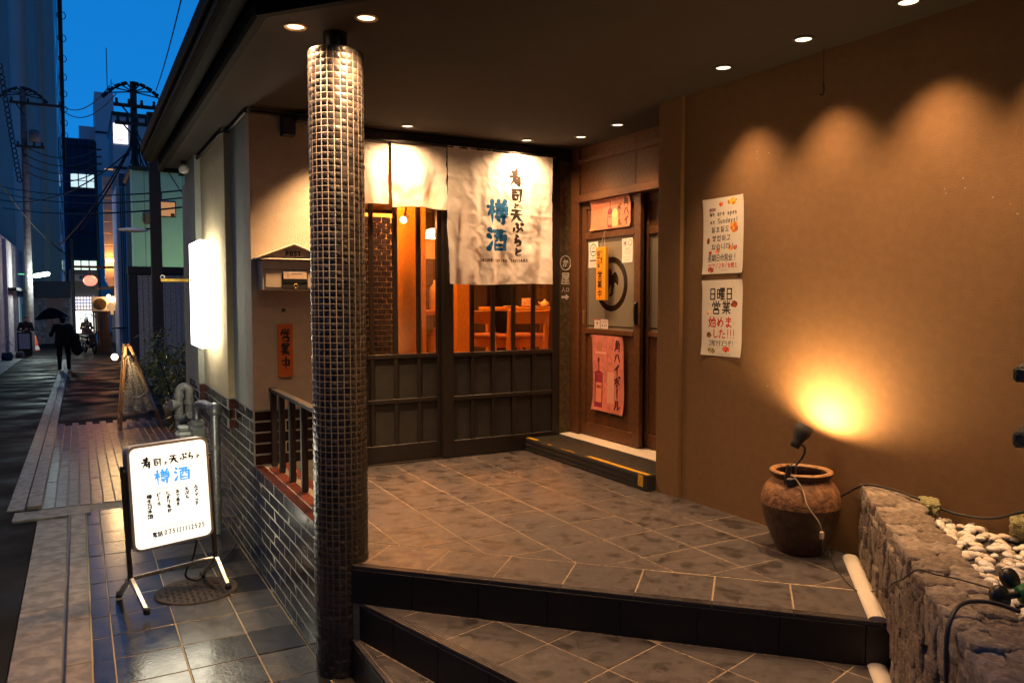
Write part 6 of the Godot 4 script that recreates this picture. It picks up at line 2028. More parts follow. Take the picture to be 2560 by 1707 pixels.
	obj("raised_pattern", s, m.iron, mh)
	# A-frame board further on, lit by clip lamps
	var a := thing("sandwich_board", "wooden A-frame board with a dark face, lit by small clip lamps", "sign board")
	var gb := gy(-12.4)
	for z in [-12.30, -12.86]:
		for e in [[0.475, 0.575], [1.03, 0.625]]:
			s = surf()
			var f0 := Vector3(e[0], gb, z)
			var f1 := Vector3(e[1], gb + 1.18, z)
			var dv := (f1 - f0).normalized()
			box(s, (f0 + f1) * 0.5, Vector3(0.038, (f1 - f0).length(), 0.055), Basis(Vector3(dv.y, -dv.x, 0), dv, Vector3.BACK), 0.006)
			obj("leg", s, m.board_wood, a)
	for e in [[0.475, 0.575], [1.03, 0.625]]:
		s = surf()
		for q in [0.12, 1.02]:
			var x := lerpf(e[0], e[1], q / 1.18)
			slab(s, Vector3(x - 0.014, gb + q, -12.83), Vector3(x + 0.014, gb + q + 0.045, -12.33), 0.003)
		obj("cross_rail", s, m.board_wood, a)
		s = surf()
		var f0 := Vector3(lerpf(e[0], e[1], 0.14), gb + 0.165, -12.58)
		var f1 := Vector3(lerpf(e[0], e[1], 0.86), gb + 1.02, -12.58)
		var dv := (f1 - f0).normalized()
		box(s, (f0 + f1) * 0.5, Vector3(0.012, (f1 - f0).length(), 0.50), Basis(Vector3(dv.y, -dv.x, 0), dv, Vector3.BACK), 0.002)
		obj("board_face", s, m.chalkboard, a)
	s = surf()
	tube(s, sag(Vector3(0.52, gb + 0.55, -12.27), Vector3(0.84, gb + 0.55, -12.27), 0.10, 10), 0.007, 5)
	obj("chain", s, m.steel, a)
	# clear wet rain cover hung between the legs
	s = surf()
	var cov := []
	for j in 7:
		var line := []
		for i in 9:
			var v := j / 6.0
			var xl := lerpf(0.50, 0.585, 1.0 - v) if true else 0.0
			var xr2 := lerpf(0.98, 0.63, 1.0 - v)
			line.append(Vector3(lerpf(xl, xr2, i / 8.0), gb + lerpf(1.05, 0.24, v) - 0.03 * sin(i * 1.7) * v, -12.255 + 0.025 * sin(i * 2.3 + j)))
		cov.append(line)
	s.set_smooth_group(1)
	for j in 6:
		for i in 8: quad(s, cov[j][i], cov[j][i + 1], cov[j + 1][i + 1], cov[j + 1][i])
	obj("rain_cover", s, glass("wet_plastic", Vector3(0.5, 0.5, 0.5), 0.25, 0.12), a)
	var cl := thing("clip_lamp", "small bright clip lamp on the top of the A-frame board", "lamp")
	s = surf()
	lathe(s, [Vector2(0, -0.045), Vector2(0.032, -0.032), Vector2(0.045, 0), Vector2(0.032, 0.032), Vector2(0, 0.045)], 16, Transform3D(Basis(), Vector3(0.425, gb + 1.04, -12.15)))
	mat("warm_bulb", Vector3(0.9, 0.8, 0.6), 0.3, {"glow": Vector3(1.0, 0.84, 0.58), "energy": 14.0})
	obj("bulb", s, m.warm_bulb, cl)
	s = surf()
	tube(s, curve([Vector3(0.43, gb + 1.01, -12.15), Vector3(0.47, gb + 0.94, -12.2), Vector3(0.53, gb + 0.98, -12.25), Vector3(0.56, gb + 1.05, -12.27)], 4), 0.007, 6)
	obj("arm", s, m.black, cl)
	var ol := OmniLight3D.new()
	ol.name = "clip_light"
	ol.position = Vector3(0.425, gb + 1.04, -12.15)
	ol.light_color = Color(1.0, 0.80, 0.52)
	ol.light_energy = 1.0
	ol.light_size = 0.03
	ol.omni_range = 10
	ol.omni_attenuation = 2.0
	ol.shadow_enabled = true
	cl.add_child(ol)
	# yellow bracket arm on the corner of the wall
	var y := thing("bracket_arm", "pale yellow bracket arm with a ring beside the glowing wall sign", "bracket")
	bar("arm", Vector3(0.62, 1.832, -7.31), Vector3(0.862, 1.858, -7.29), m.yellow_paint, y, 0.003)
	s = surf()
	var ring := []
	for k2 in 13: ring.append(Vector3(0.635 + cos(TAU * k2 / 12.0) * 0.016, 1.870 + sin(TAU * k2 / 12.0) * 0.016, -7.30))
	tube(s, ring, 0.004, 6)
	obj("ring", s, m.steel, y)
	# dark round mirror seen nearly edge on
	var mi := thing("traffic_mirror", "dark round mirror seen from behind at the wall's far corner", "mirror")
	s = surf()
	lathe(s, [Vector2(0, 0.03), Vector2(0.08, 0.024), Vector2(0.125, 0.006), Vector2(0.13, 0.0), Vector2(0.0, -0.01)], 28, Transform3D(Basis(Vector3.FORWARD, -1.2) , Vector3(1.05, 2.41, -9.0)))
	obj("disc", s, m.steel_dark, mi)
	s = surf()
	tube(s, [Vector3(1.05, 2.41, -9.0), Vector3(1.08, 2.50, -9.0), Vector3(1.08, 2.50, -9.09)], 0.015, 8)
	obj("bracket", s, m.steel_dark, mi)
	# globe under the far end of the eaves
	var gl := thing("eaves_lamp", "small unlit globe lamp under the far end of the eaves", "lamp")
	s = surf()
	lathe(s, [Vector2(0, -0.045), Vector2(0.032, -0.032), Vector2(0.045, 0), Vector2(0.032, 0.032), Vector2(0, 0.045)], 18, Transform3D(Basis(), Vector3(0.82, 2.79, -7.30)))
	obj("globe", s, m.cream_plastic, gl)
	bar("base", Vector3(0.80, 2.825, -7.32), Vector3(0.84, CEIL, -7.28), m.black, gl)

# ---------- the street: nearer houses ----------
func leafy(called: String, label: String, at: Vector3, stems: int, height: float, spread: float, seed_: int) -> void:
	var t := thing(called, label, "shrub")
	t.position = at
	var r := RandomNumberGenerator.new()
	r.seed = seed_
	var st := surf()
	var a := surf()
	var b := surf()
	for i in stems:
		var dir := Vector3(r.randf_range(-1, 1) * spread, height * r.randf_range(0.6, 1.0), r.randf_range(-1, 1) * spread * 0.7)
		var root := Vector3(r.randf_range(-0.2, 0.2), 0, r.randf_range(-0.15, 0.15))
		var pts := curve([root, root + dir * 0.5 + Vector3(0, 0.1, 0), root + dir + Vector3(dir.x * 0.3, -0.05, 0)], 6)
		tube(st, pts, [0.008, 0.008, 0.007, 0.007, 0.006, 0.006, 0.006, 0.005, 0.005, 0.004, 0.004, 0.003, 0.002], 5)
		for k in range(2, pts.size()):
			for q in r.randi_range(5, 9):
				var p: Vector3 = pts[k] + Vector3(r.randf_range(-0.12, 0.12), r.randf_range(-0.1, 0.1), r.randf_range(-0.12, 0.12))
				var d := Vector3(r.randf_range(-1, 1), r.randf_range(-0.9, 0.7), r.randf_range(-1, 1)).normalized()
				var n := d.cross(Vector3(r.randf_range(-1, 1), 1, r.randf_range(-1, 1))).normalized()
				var l := r.randf_range(0.06, 0.13)
				var w := l * 0.13
				var s := a if r.randf() < 0.6 else b
				var mid := p + d * l * 0.45
				_tri(s, p, mid + n * w, p + d * l)
				_tri(s, p, p + d * l, mid - n * w)
	obj("stems", st, m.stem, t)
	var o := obj("foliage", a, m.leaf, t)
	o.set_meta("kind", "stuff")
	o = obj("foliage", b, m.leaf_light, t)
	o.set_meta("kind", "stuff")

func make_street_near() -> void:
	# grey tiled low house with dark posts
	var g0 := gy(-20.0)
	var h := thing("tiled_house", "low house front of small grey tiles between dark wooden posts", "house")
	var z := -20.0
	bar("wall", Vector3(1.04, g0 - 0.1, z - 0.6), Vector3(3.4, 2.26, z - 0.025), m.tile_joint, h)
	bar("head_beam", Vector3(1.02, 2.24, z - 0.6), Vector3(3.4, 2.40, z + 0.06), m.post_wood, h)
	bar("corner_post", Vector3(1.03, g0 - 0.1, z - 0.05), Vector3(1.19, 2.239, z + 0.05), m.post_wood, h, 0.005)
	var q := surf()
	box(q, Vector3.ZERO, Vector3(0.108, 0.044, 0.02), Basis(), 0.003)
	var tile := done(q)
	var rest := surf()
	var y := g0 + 0.02
	var n := 0
	while y < 2.22:
		var x := 1.26
		while x < 2.75:
			var xf := Transform3D(Basis(), Vector3(x, y, z - 0.015))
			if y > 0.9 and n < 300:
				put("tile", tile, m.grey_tile, h, xf)
				n += 1
			else: rest.append_from(tile, 0, xf)
			x += 0.116
		y += 0.052
	put("tiles", rest.commit(), m.grey_tile, h).set_meta("kind", "stuff")
	bar("notice", Vector3(2.19, 1.12, z + 0.0), Vector3(2.38, 1.34, z + 0.008), m.paper, h)
	# dark timber post in front
	var p := thing("timber_post", "tall dark square timber post before the grey tiled house", "post")
	bar("shaft", Vector3(1.28, gy(-17) - 0.1, -17.1), Vector3(1.475, 5.22, -16.9), m.post_wood, p, 0.008)
	bar("cap", Vector3(1.26, 5.221, -17.12), Vector3(1.495, 5.26, -16.88), m.steel_dark, p)
	# white panelled building behind, green light put into its colour
	var gb := thing("panelled_building", "white panelled building with green light put into its colour, behind the grey tiled house", "building")
	bar("core", Vector3(1.38, -0.5, -27.0), Vector3(4.4, 5.16, -24.03), m.tile_joint, gb)
	var x := 1.38
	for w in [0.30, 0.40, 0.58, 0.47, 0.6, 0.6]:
		bar("panel", Vector3(x + 0.005, -0.4, -24.03), Vector3(x + w - 0.005, 5.15, -24.0), m.green_lit_panel, gb, 0.004)
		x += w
	bar("gutter_pipe", Vector3(1.33, -0.4, -24.05), Vector3(1.38, 5.3, -23.97), m.white_paint, gb, 0.01)
	bar("roof_edge", Vector3(1.3, 5.16, -27.0), Vector3(4.4, 5.26, -23.9), m.steel_dark, gb)
	bar("recess_frame", Vector3(2.05, 3.92, -24.02), Vector3(2.47, 4.35, -23.955), m.post_wood, gb)
	mat("warm_window", Vector3(0.5, 0.25, 0.12), 0.6, {"glow": Vector3(0.75, 0.30, 0.12), "energy": 0.55})
	bar("window", Vector3(2.075, 3.945, -23.954), Vector3(2.445, 4.325, -23.948), m.warm_window, gb)
	bar("window_planter", Vector3(2.33, 3.946, -23.946), Vector3(2.43, 4.02, -23.93), m.black_soft, gb)
	bar("meter_box", Vector3(1.67, 3.70, -23.995), Vector3(1.82, 4.02, -23.9), mat("rust_box", Vector3(0.24, 0.10, 0.07), 0.7), gb, 0.01)
	# lamp that lights that wall, out of sight behind the corner
	var wl := thing("wall_lamp", "greenish-white tube lamp facing the panelled building", "lamp")
	bar("lamp_tube", Vector3(2.55, 2.30, -21.62), Vector3(3.25, 2.34, -21.58), mat("tube_green", Vector3(0.8, 0.9, 0.8), 0.4, {"glow": Vector3(0.82, 1.0, 0.72), "energy": 3.0}), wl)
	bar("lamp_tray", Vector3(2.5, 2.35, -21.66), Vector3(3.3, 2.40, -21.54), m.white_paint, wl)
	area_light("wall_lamp_light", wl, Vector3(2.9, 2.32, -21.66), Vector3(-0.1, 0.25, -1).normalized(), Vector2(0.7, 0.06), Color(0.80, 1.0, 0.66), 2.6)
	# unlit street lamp on the timber post
	var sl := thing("street_lamp", "unlit flat street lamp head on an arm of the timber post", "street lamp")
	var s := surf()
	tube(s, [Vector3(1.28, 3.03, -17.0), Vector3(1.20, 3.03, -17.0)], 0.018, 8)
	obj("arm", s, m.steel_dark, sl)
	s = surf()
	var fx := Transform3D(Basis.from_scale(Vector3(1.0, 0.22, 0.4)), Vector3(0.98, 3.0, -17.0))
	lathe(s, [Vector2(0, 0.2), Vector2(0.14, 0.17), Vector2(0.25, 0.06), Vector2(0.27, 0.0), Vector2(0.24, -0.12), Vector2(0.1, -0.2), Vector2(0, -0.2)], 22, fx)
	obj("lamp_head", s, m.white_paint, sl)
	# street lamp across the road, just outside the view
	var rl := thing("street_lamp", "lit street lamp across the road, left of the view", "street lamp")
	s = surf()
	tube(s, [Vector3(-3.2, -0.1, -14.0), Vector3(-3.2, 4.6, -14.0), Vector3(-3.1, 4.75, -14.0), Vector3(-2.7, 4.78, -14.0)], 0.05, 10)
	obj("shaft", s, m.steel_dark, rl)
	bar("lamp_head", Vector3(-2.75, 4.74, -14.12), Vector3(-2.2, 4.82, -13.88), m.white_paint, rl, 0.02)
	bar("lamp", Vector3(-2.68, 4.722, -14.07), Vector3(-2.27, 4.738, -13.93), mat("street_glow", Vector3(0.9, 0.85, 0.7), 0.4, {"glow": Vector3(1.0, 0.88, 0.66), "energy": 8.0}), rl)
	area_light("street_light", rl, Vector3(-2.47, 4.70, -14.0), Vector3(0.001, -1, 0).normalized(), Vector2(0.4, 0.14), Color(1.0, 0.86, 0.66), 12.0)
	# plants at the foot of the house
	leafy("tall_shrub", "tall loose shrub before the grey tiled wall", Vector3(1.36, gy(-14.0), -14.0), 16, 1.5, 0.45, 3)
	leafy("bamboo_shrub", "narrow-leaved shrub growing against the pale wall's far corner", Vector3(1.18, gy(-11.0), -11.0), 20, 1.25, 0.35, 4)
	leafy("low_shrub", "low dark shrub left of the timber post", Vector3(1.02, gy(-15.5), -15.5), 9, 1.0, 0.3, 5)
	for e in [[Vector3(1.22, 0, -12.2), "nearest the gas meter"], [Vector3(1.36, 0, -13.4), "behind the other pot"]]:
		s = surf()
		lathe(s, [Vector2(0, 0), Vector2(0.14, 0), Vector2(0.19, 0.28), Vector2(0.20, 0.32), Vector2(0.17, 0.32), Vector2(0.16, 0.24), Vector2(0, 0.24)], 20, Transform3D(Basis(), Vector3(e[0].x, gy(e[0].z), e[0].z)))
		tag(obj("plant_pot", s, m.concrete_dark), "dark plant pot under the shrubs, " + e[1], "plant pot", "plant pots under the shrubs")

# ---------- the street: far end ----------
func building(called: String, label: String) -> Node3D:
	return thing(called, label, "building")

func glowing(key: String, c: Vector3, e: float) -> StandardMaterial3D:
	return mat(key, c * 0.6, 0.5, {"glow": c, "energy": e})

func make_street_far() -> void:
	var nb := building("sky_block_house", "plain house added out of view on the right to block sky light")  # unseen house, put in to cut blue sky reflections
	bar("wall", Vector3(2.2, -0.2, 2.6), Vector3(12.0, 6.5, 14.0), m.stucco_pale, nb)
	bar("window", Vector3(3.2, 1.2, 2.56), Vector3(5.0, 2.6, 2.599), m.dark_glass, nb)
	bar("door", Vector3(6.0, -0.1, 2.56), Vector3(6.9, 2.1, 2.599), m.post_wood, nb)
	var ob := building("sky_block_row", "long plastered house front added out of view across the road to block sky light")  # unseen row, put in to keep sky light off the steps
	bar("wall", Vector3(-12.0, -0.6, -33.0), Vector3(-4.6, 7.5, 14.0), m.lilac_render, ob)
	for i in 8:
		bar("window", Vector3(-4.599, 3.6, 10.0 - i * 5.0), Vector3(-4.56, 5.0, 11.8 - i * 5.0), m.dark_glass, ob)
		bar("door", Vector3(-4.599, -0.3, 8.0 - i * 5.0), Vector3(-4.56, 2.0, 8.9 - i * 5.0), m.post_wood, ob)
	var b := building("tall_building", "tall blue building with upright ribs at the left edge")
	bar("wall", Vector3(-9.0, -2, -84), Vector3(-0.95, 29.0, -60), m.blue_render, b)
	for e in [[-4.2, -3.4], [-2.42, -1.90], [-1.50, -0.93]]:
		bar("pier", Vector3(e[0], -2, -60), Vector3(e[1], 29.0, -59.6), m.blue_render_dark, b)
	bar("street_face", Vector3(-0.949, -2, -84), Vector3(-0.90, 22.0, -60.02), m.pale_render, b)
	for i in 7:
		for k in 2: bar("window", Vector3(-0.899, 3.5 + i * 2.6, -66.5 - k * 8.0), Vector3(-0.88, 5.2 + i * 2.6, -63.0 - k * 8.0), m.dark_glass, b)
	b = building("lilac_building", "pinkish grey house wall at the left edge of the view")
	bar("wall", Vector3(-8.0, -1.5, -54), Vector3(-2.75, 4.3, -36), m.lilac_render, b)
	bar("canopy", Vector3(-2.75, 2.0, -53), Vector3(-2.35, 2.12, -41), m.steel_dark, b)
	bar("door_surround", Vector3(-2.749, -1.0, -52.6), Vector3(-2.70, 1.7, -49.2), m.white_paint, b)
	bar("door", Vector3(-2.699, -1.0, -51.6), Vector3(-2.66, 1.3, -50.0), mat("teal_door", Vector3(0.10, 0.30, 0.25), 0.5), b)
	for z in [-40.0, -45.5]: bar("pilaster", Vector3(-2.75, -1.2, z - 0.25), Vector3(-2.62, 4.2, z), m.pale_render, b)
	b = building("shutter_house", "low house with a dark blue shutter band above a pinkish wall")
	bar("wall", Vector3(-2.7, -1.8, -61), Vector3(-0.40, 1.66, -58.0), m.lilac_render, b)
	bar("pink_lit_panel", Vector3(-1.74, -0.2, -57.999), Vector3(-0.92, 1.6, -57.97), mat("pink_light_colour", Vector3(0.42, 0.24, 0.20), 0.8), b)  # pink light on the panel put into its colour
	bar("shutter_box", Vector3(-2.7, 1.661, -61), Vector3(-0.38, 2.70, -57.9), m.steel_dark, b)
	for i in 16: bar("slat", Vector3(-2.25, 1.70 + i * 0.06, -57.9), Vector3(-0.42, 1.752 + i * 0.06, -57.87), mat("slat_blue", Vector3(0.06, 0.075, 0.11), 0.6), b)
	bar("drain_pipe", Vector3(-0.47, -1.3, -57.9), Vector3(-0.40, 1.6, -57.82), m.white_paint, b, 0.02)
	b = building("glazed_building", "dark blue glazed office block at the end of the street")
	bar("wall", Vector3(-1.2, -2.5, -100), Vector3(1.87, 17.4, -90.2), m.dark_glass, b)
	for y in 7: bar("mullion", Vector3(-1.2, 4.0 + y * 2.1, -90.2), Vector3(1.87, 4.12 + y * 2.1, -90.05), m.steel_dark, b)
	for x in 5: bar("mullion", Vector3(-1.05 + x * 0.71, -2, -90.2), Vector3(-0.99 + x * 0.71, 17.4, -90.04), m.steel_dark, b)
	var wl := glowing("window_cold", Vector3(0.60, 0.80, 0.85), 1.1)
	var wg := glowing("window_green", Vector3(0.75, 0.95, 0.75), 1.3)
	for i in 3:
		for k in 2: bar("window", Vector3(-0.28 + i * 0.71, 12.6 + k * 0.68, -90.03), Vector3(0.33 + i * 0.71, 13.2 + k * 0.68, -90.0), wl, b)
	for i in 3:
		for k in 2: bar("window", Vector3(-0.28 + i * 0.71, 4.16 + k * 0.62, -90.03), Vector3(0.33 + i * 0.71, 4.70 + k * 0.62, -90.0), wg, b)
	bar("dark_band", Vector3(-1.2, 5.6, -90.1), Vector3(1.87, 7.6, -89.98), mat("navy_panel", Vector3(0.02, 0.025, 0.03), 0.7), b)
	b = building("slim_tower", "slim grey tower with an antenna at the end of the street")
	bar("wall", Vector3(2.2, -3, -108), Vector3(4.1, 24.4, -100), m.tower_render, b)
	bar("joint_line", Vector3(2.2, 19.9, -100), Vector3(4.1, 20.1, -99.9), m.steel_dark, b)
	var s := surf()
	tube(s, [Vector3(3.55, 24.4, -101), Vector3(3.55, 29.6, -101)], 0.05, 6)
	tube(s, [Vector3(3.95, 24.4, -101), Vector3(3.95, 26.2, -101)], 0.04, 6)
	tube(s, [Vector3(3.85, 25.8, -101), Vector3(4.4, 25.6, -101)], 0.03, 6)
	obj("antenna", s, m.steel_dark, b)
	b = building("grey_block", "small flat grey block left of the slim tower")
	bar("wall", Vector3(0.62, -3, -108), Vector3(2.19, 20.7, -101), m.tower_render, b)
	b = building("sign_building", "pale building with a brightly lit white window behind the utility pole")
	bar("wall", Vector3(2.76, -2, -80), Vector3(6.0, 16.0, -70), m.pale_render, b)
	bar("roof_band", Vector3(2.70, 15.9, -80), Vector3(6.0, 16.2, -69.9), m.steel_dark, b)
	var ws := glowing("window_white", Vector3(0.95, 0.92, 0.95), 1.6)
	for i in 2:
		for k in 2: bar("window", Vector3(2.80 + i * 0.53, 13.75 + k * 0.80, -69.99), Vector3(3.29 + i * 0.53, 14.50 + k * 0.80, -69.95), ws, b)
	var rm := glowing("red_mark", Vector3(0.9, 0.08, 0.2), 0.9)
	s = surf()
	for e in [[3.02, 13.92], [3.22, 13.92], [3.42, 13.95]]:
		tube(s, [Vector3(e[0], e[1] + 0.2, -69.93), Vector3(e[0] + 0.08, e[1], -69.93), Vector3(e[0] + 0.16, e[1] + 0.2, -69.93)], 0.03, 5)
	obj("red_lettering", s, rm, b)
	for i in 4: bar("ledge", Vector3(2.74, 4.0 + i * 2.6, -70.0), Vector3(4.2, 4.15 + i * 2.6, -69.8), m.steel_dark, b)
	var wo := glowing("edge_glow", Vector3(0.9, 0.45, 0.15), 0.7)
	for i in 3: bar("glowing_edge", Vector3(2.1 + i * 0.6, 11.6 - i * 1.9, -69.7), Vector3(2.7 + i * 0.6, 11.68 - i * 1.9, -69.6), wo, b)  # thin orange bars that glow by their own emission
	b = building("balcony_building", "dim building with balconies behind the utility pole")
	bar("wall", Vector3(2.0, -1.5, -60), Vector3(5.0, 8.5, -50), mat("dusk_wall", Vector3(0.20, 0.21, 0.24), 0.8), b)
	for i in 4:
		bar("balcony", Vector3(1.85, 1.9 + i * 1.75, -50), Vector3(3.2, 2.1 + i * 1.75, -49.2), m.steel_dark, b)
		bar("window", Vector3(2.2, 2.4 + i * 1.75, -50), Vector3(2.9, 3.4 + i * 1.75, -49.95), m.dark_glass, b)
	b = building("grey_house", "grey house wall with pipes right of the tall duct")
	bar("wall", Vector3(1.47, -1.2, -40), Vector3(3.0, 6.2, -36), m.tower_render, b)
	s = surf()
	for x in [1.62, 1.70, 1.76]: tube(s, [Vector3(x, -0.8, -35.9), Vector3(x, 6.2, -35.9)], 0.022, 6)
	obj("pipe", s, m.steel_dark, b)
	bar("meter_shelf", Vector3(1.20, 0.42, -35.95), Vector3(1.72, 0.48, -35.7), m.steel_dark, b)
	# lit shop at the corner
	b = building("corner_shop", "brightly lit shop front where the street ends")
	bar("wall", Vector3(-0.6, -2.2, -80), Vector3(1.7, 4.0, -76), mat("shop_wall", Vector3(0.30, 0.29, 0.26), 0.8), b)
	for i in 9: bar("shutter_slat", Vector3(-0.3, 1.95 + i * 0.12, -76), Vector3(1.5, 2.05 + i * 0.12, -75.95), mat("shutter_grey", Vector3(0.30, 0.29, 0.24), 0.6), b)
	var sh := glowing("shop_light", Vector3(1.0, 0.93, 0.80), 3.0)
	for i in 4: bar("shop_window", Vector3(-0.25 + i * 0.42, -1.3, -75.99), Vector3(0.12 + i * 0.42, 0.55, -75.94), sh, b)
	var sg := glowing("shop_glass", Vector3(0.75, 0.70, 0.70), 1.6)
	for i in 7:
		for k in 4: bar("pane", Vector3(-0.25 + i * 0.23, 0.68 + k * 0.28, -75.99), Vector3(-0.08 + i * 0.23, 0.88 + k * 0.28, -75.94), sg, b)
	bar("sign_board", Vector3(-0.25, 3.06, -75.99), Vector3(0.65, 3.6, -75.9), m.white_paint, b)
	s = surf()
	letter_mesh(s, "町", Vector3(0.18, 3.54, -75.89), Vector3(0.38, 0, 0), Vector3(0, -0.42, 0), 0.05)
	obj("lettering", s, m.steel_dark, b)
	area_light("shop_glow", b, Vector3(0.5, -0.4, -75.5), Vector3.BACK, Vector2(1.6, 1.6), Color(1.0, 0.93, 0.8), 8.0)
	var led := thing("string_lights", "blue string lights across the lit shop's window", "string lights")
	s = surf()
	for i in 26:
		var t := i / 25.0
		lathe(s, [Vector2(0, -0.03), Vector2(0.03, 0), Vector2(0, 0.03)], 6, Transform3D(Basis(), Vector3(-0.2 + t * 1.45, 1.25 + 0.16 * sin(i * 1.9) + pow(t, 3) * 0.45, -75.7)))
	obj("lights", s, glowing("blue_led", Vector3(0.12, 0.25, 1.0), 3.0), led)
	# duct
	var d := thing("exhaust_duct", "tall shiny square exhaust duct lit from below", "duct")
	for i in 9: bar("duct_piece", Vector3(1.19, 2.55 + i * 0.55, -43.3), Vector3(1.62, 3.09 + i * 0.55, -42.9), mat("duct_metal", Vector3(0.46, 0.36, 0.28), 0.45, {"metal": 0.5}), d, 0.02)
	s = surf()
	box(s, Vector3(1.47, 2.42, -43.1), Vector3(0.42, 0.42, 0.4), Basis(Vector3.BACK, 0.5), 0.03)
	obj("elbow", s, m.duct_metal, d)
	var db := thing("duct_lamp", "warm lamp shining up the tall exhaust duct", "lamp")
	bar("lamp", Vector3(1.22, 3.40, -42.70), Vector3(1.58, 3.46, -42.62), glowing("duct_glow", Vector3(1.0, 0.72, 0.36), 5.0), db)
	var l := OmniLight3D.new()
	l.name = "duct_light"
	l.position = Vector3(1.40, 3.43, -42.5)
	l.light_color = Color(1.0, 0.68, 0.34)
	l.light_energy = 3.5
	l.light_size = 0.1
	l.omni_range = 12
	l.omni_attenuation = 2.0
	l.shadow_enabled = true
	db.add_child(l)
	s = surf()
	slab(s, Vector3(-0.15, 3.05, -41.9), Vector3(1.7, 3.16, -41.78))
	tag(obj("cross_beam", s, m.post_wood), "horizontal beam across the lane above the red lantern", "beam")
	s = surf()
	box(s, Vector3(1.30, 2.14, -41.2), Vector3(0.95, 0.10, 0.9), Basis(Vector3.BACK, 0.12), 0.01)
	tag(obj("small_roof", s, m.post_wood), "small dark roof slab over the air conditioner", "roof")
	# red lantern
	var rl := thing("paper_lantern", "round glowing red paper lantern hanging over the lane", "lantern")
	rl.position = Vector3(0.54, 2.47, -42.0)
	s = surf()
	lathe(s, [Vector2(0.10, -0.24), Vector2(0.20, -0.19), Vector2(0.28, -0.09), Vector2(0.30, 0.0), Vector2(0.28, 0.09), Vector2(0.20, 0.19), Vector2(0.10, 0.24)], 22)
	obj("paper_shade", s, glowing("lantern_red", Vector3(1.0, 0.27, 0.18), 1.6), rl)
	s = surf()
	lathe(s, [Vector2(0, 0.24), Vector2(0.11, 0.24), Vector2(0.11, 0.29), Vector2(0, 0.29)], 16)
	lathe(s, [Vector2(0, -0.27), Vector2(0.10, -0.27), Vector2(0.10, -0.24), Vector2(0, -0.24)], 16)
	tube(s, [Vector3(0, 0.29, 0), Vector3(0, 0.60, 0.1)], 0.015, 6)
	obj("lantern_cap", s, m.post_wood, rl)
	l = OmniLight3D.new()
	l.name = "lantern_light"
	l.position = Vector3(0, 0, 0.36)
	l.light_color = Color(1.0, 0.25, 0.12)
	l.light_energy = 0.8
	l.light_size = 0.3
	l.omni_range = 12
	l.omni_attenuation = 2.0
	l.shadow_enabled = true
	rl.add_child(l)
	# air conditioner on a timber screen, with bulbs
	var ac := thing("air_conditioner", "outdoor air conditioner unit on top of the timber screen", "air conditioner")
	bar("casing", Vector3(0.54, 1.06, -40.5), Vector3(1.26, 1.72, -40.1), m.cream_plastic, ac, 0.02)
	s = surf()
	for r in [0.06, 0.12, 0.18, 0.24]:
		var ring := []
		for k in 17: ring.append(Vector3(0.88 + cos(TAU * k / 16.0) * r, 1.39 + sin(TAU * k / 16.0) * r, -40.09))
		tube(s, ring, 0.012, 4)
	obj("fan_grille", s, m.steel_dark, ac)
	s = surf()
	lathe(s, [Vector2(0, 0), Vector2(0.26, 0)], 24, Transform3D(Basis(Vector3.RIGHT, PI / 2), Vector3(0.88, 1.39, -40.098)))
	obj("fan_opening", s, m.fence_wood, ac)
	var fc := thing("timber_screen", "tall brown timber screen of upright boards beside the scooter", "screen")
	for i in 8: bar("board", Vector3(0.58 + i * 0.088, gy(-41) - 0.1, -41.03), Vector3(0.662 + i * 0.088, 1.04, -41.0 + (i % 2) * 0.01), m.fence_wood, fc, 0.006)
	bar("rail", Vector3(0.56, 0.98, -41.09), Vector3(1.30, 1.05, -40.98), m.fence_wood, fc)
	n_bulb(Vector3(1.22, 1.74, -39.9), 0.085, "smaller warm globe bulb over the air conditioner", 0.3)
	n_bulb(Vector3(1.38, 1.60, -39.9), 0.135, "larger warm globe bulb right of the air conditioner", 0.7)
	var rs := thing("round_sign", "round pale lit sign on a short stem below the globe bulbs", "sign")
	s = surf()
	lathe(s, [Vector2(0, 0.02), Vector2(0.19, 0.02), Vector2(0.20, 0.0), Vector2(0.19, -0.02), Vector2(0, -0.02)], 24, Transform3D(Basis(Vector3.RIGHT, PI / 2), Vector3(1.33, 1.27, -39.8)))
	slab(s, Vector3(1.28, 0.92, -39.82), Vector3(1.40, 1.10, -39.78))
	obj("disc", s, glowing("round_glow", Vector3(0.9, 0.55, 0.25), 0.6), rs)
	# poles
	utility_pole("utility_pole", "dark utility pole with crossarms and insulators by the tall duct", Vector3(1.96, gy(-32) - 0.2, -32.0), 9.45, 0.15, [[8.55, 1.3, 2.72], [7.92, 1.33, 2.45]], m.steel_dark)
	utility_pole("utility_pole", "grey concrete utility pole on the left carrying a lit tube lamp", Vector3(-2.05, gy(-45) - 0.2, -45.0), 11.75, 0.17, [[10.95, -2.6, -0.4], [8.9, -2.4, -1.2]], m.pole_concrete)
	var tp := thing("steel_pole", "thin dark steel pole in front of the lit corner shop", "pole")
	s = surf()
	tube(s, [Vector3(-0.20, gy(-50) - 0.2, -50), Vector3(-0.20, 4.9, -50)], 0.09, 10)
	obj("shaft", s, m.black_soft, tp)
	tp = thing("steel_pole", "thin dark pole before the slim tower's foot", "pole")
	s = surf()
	tube(s, [Vector3(1.10, gy(-50), -50.5), Vector3(1.09, 10.4, -50.5)], 0.06, 8)
	for y in [9.9, 9.5, 9.1, 8.7]: tube(s, [Vector3(0.75, y, -50.5), Vector3(1.4, y + 0.08, -50.5)], 0.05, 6)
	obj("shaft", s, m.black_soft, tp)
	# tube street lamp
	var st := thing("street_lamp", "bright white tube street lamp on the left utility pole", "street lamp")
	s = surf()
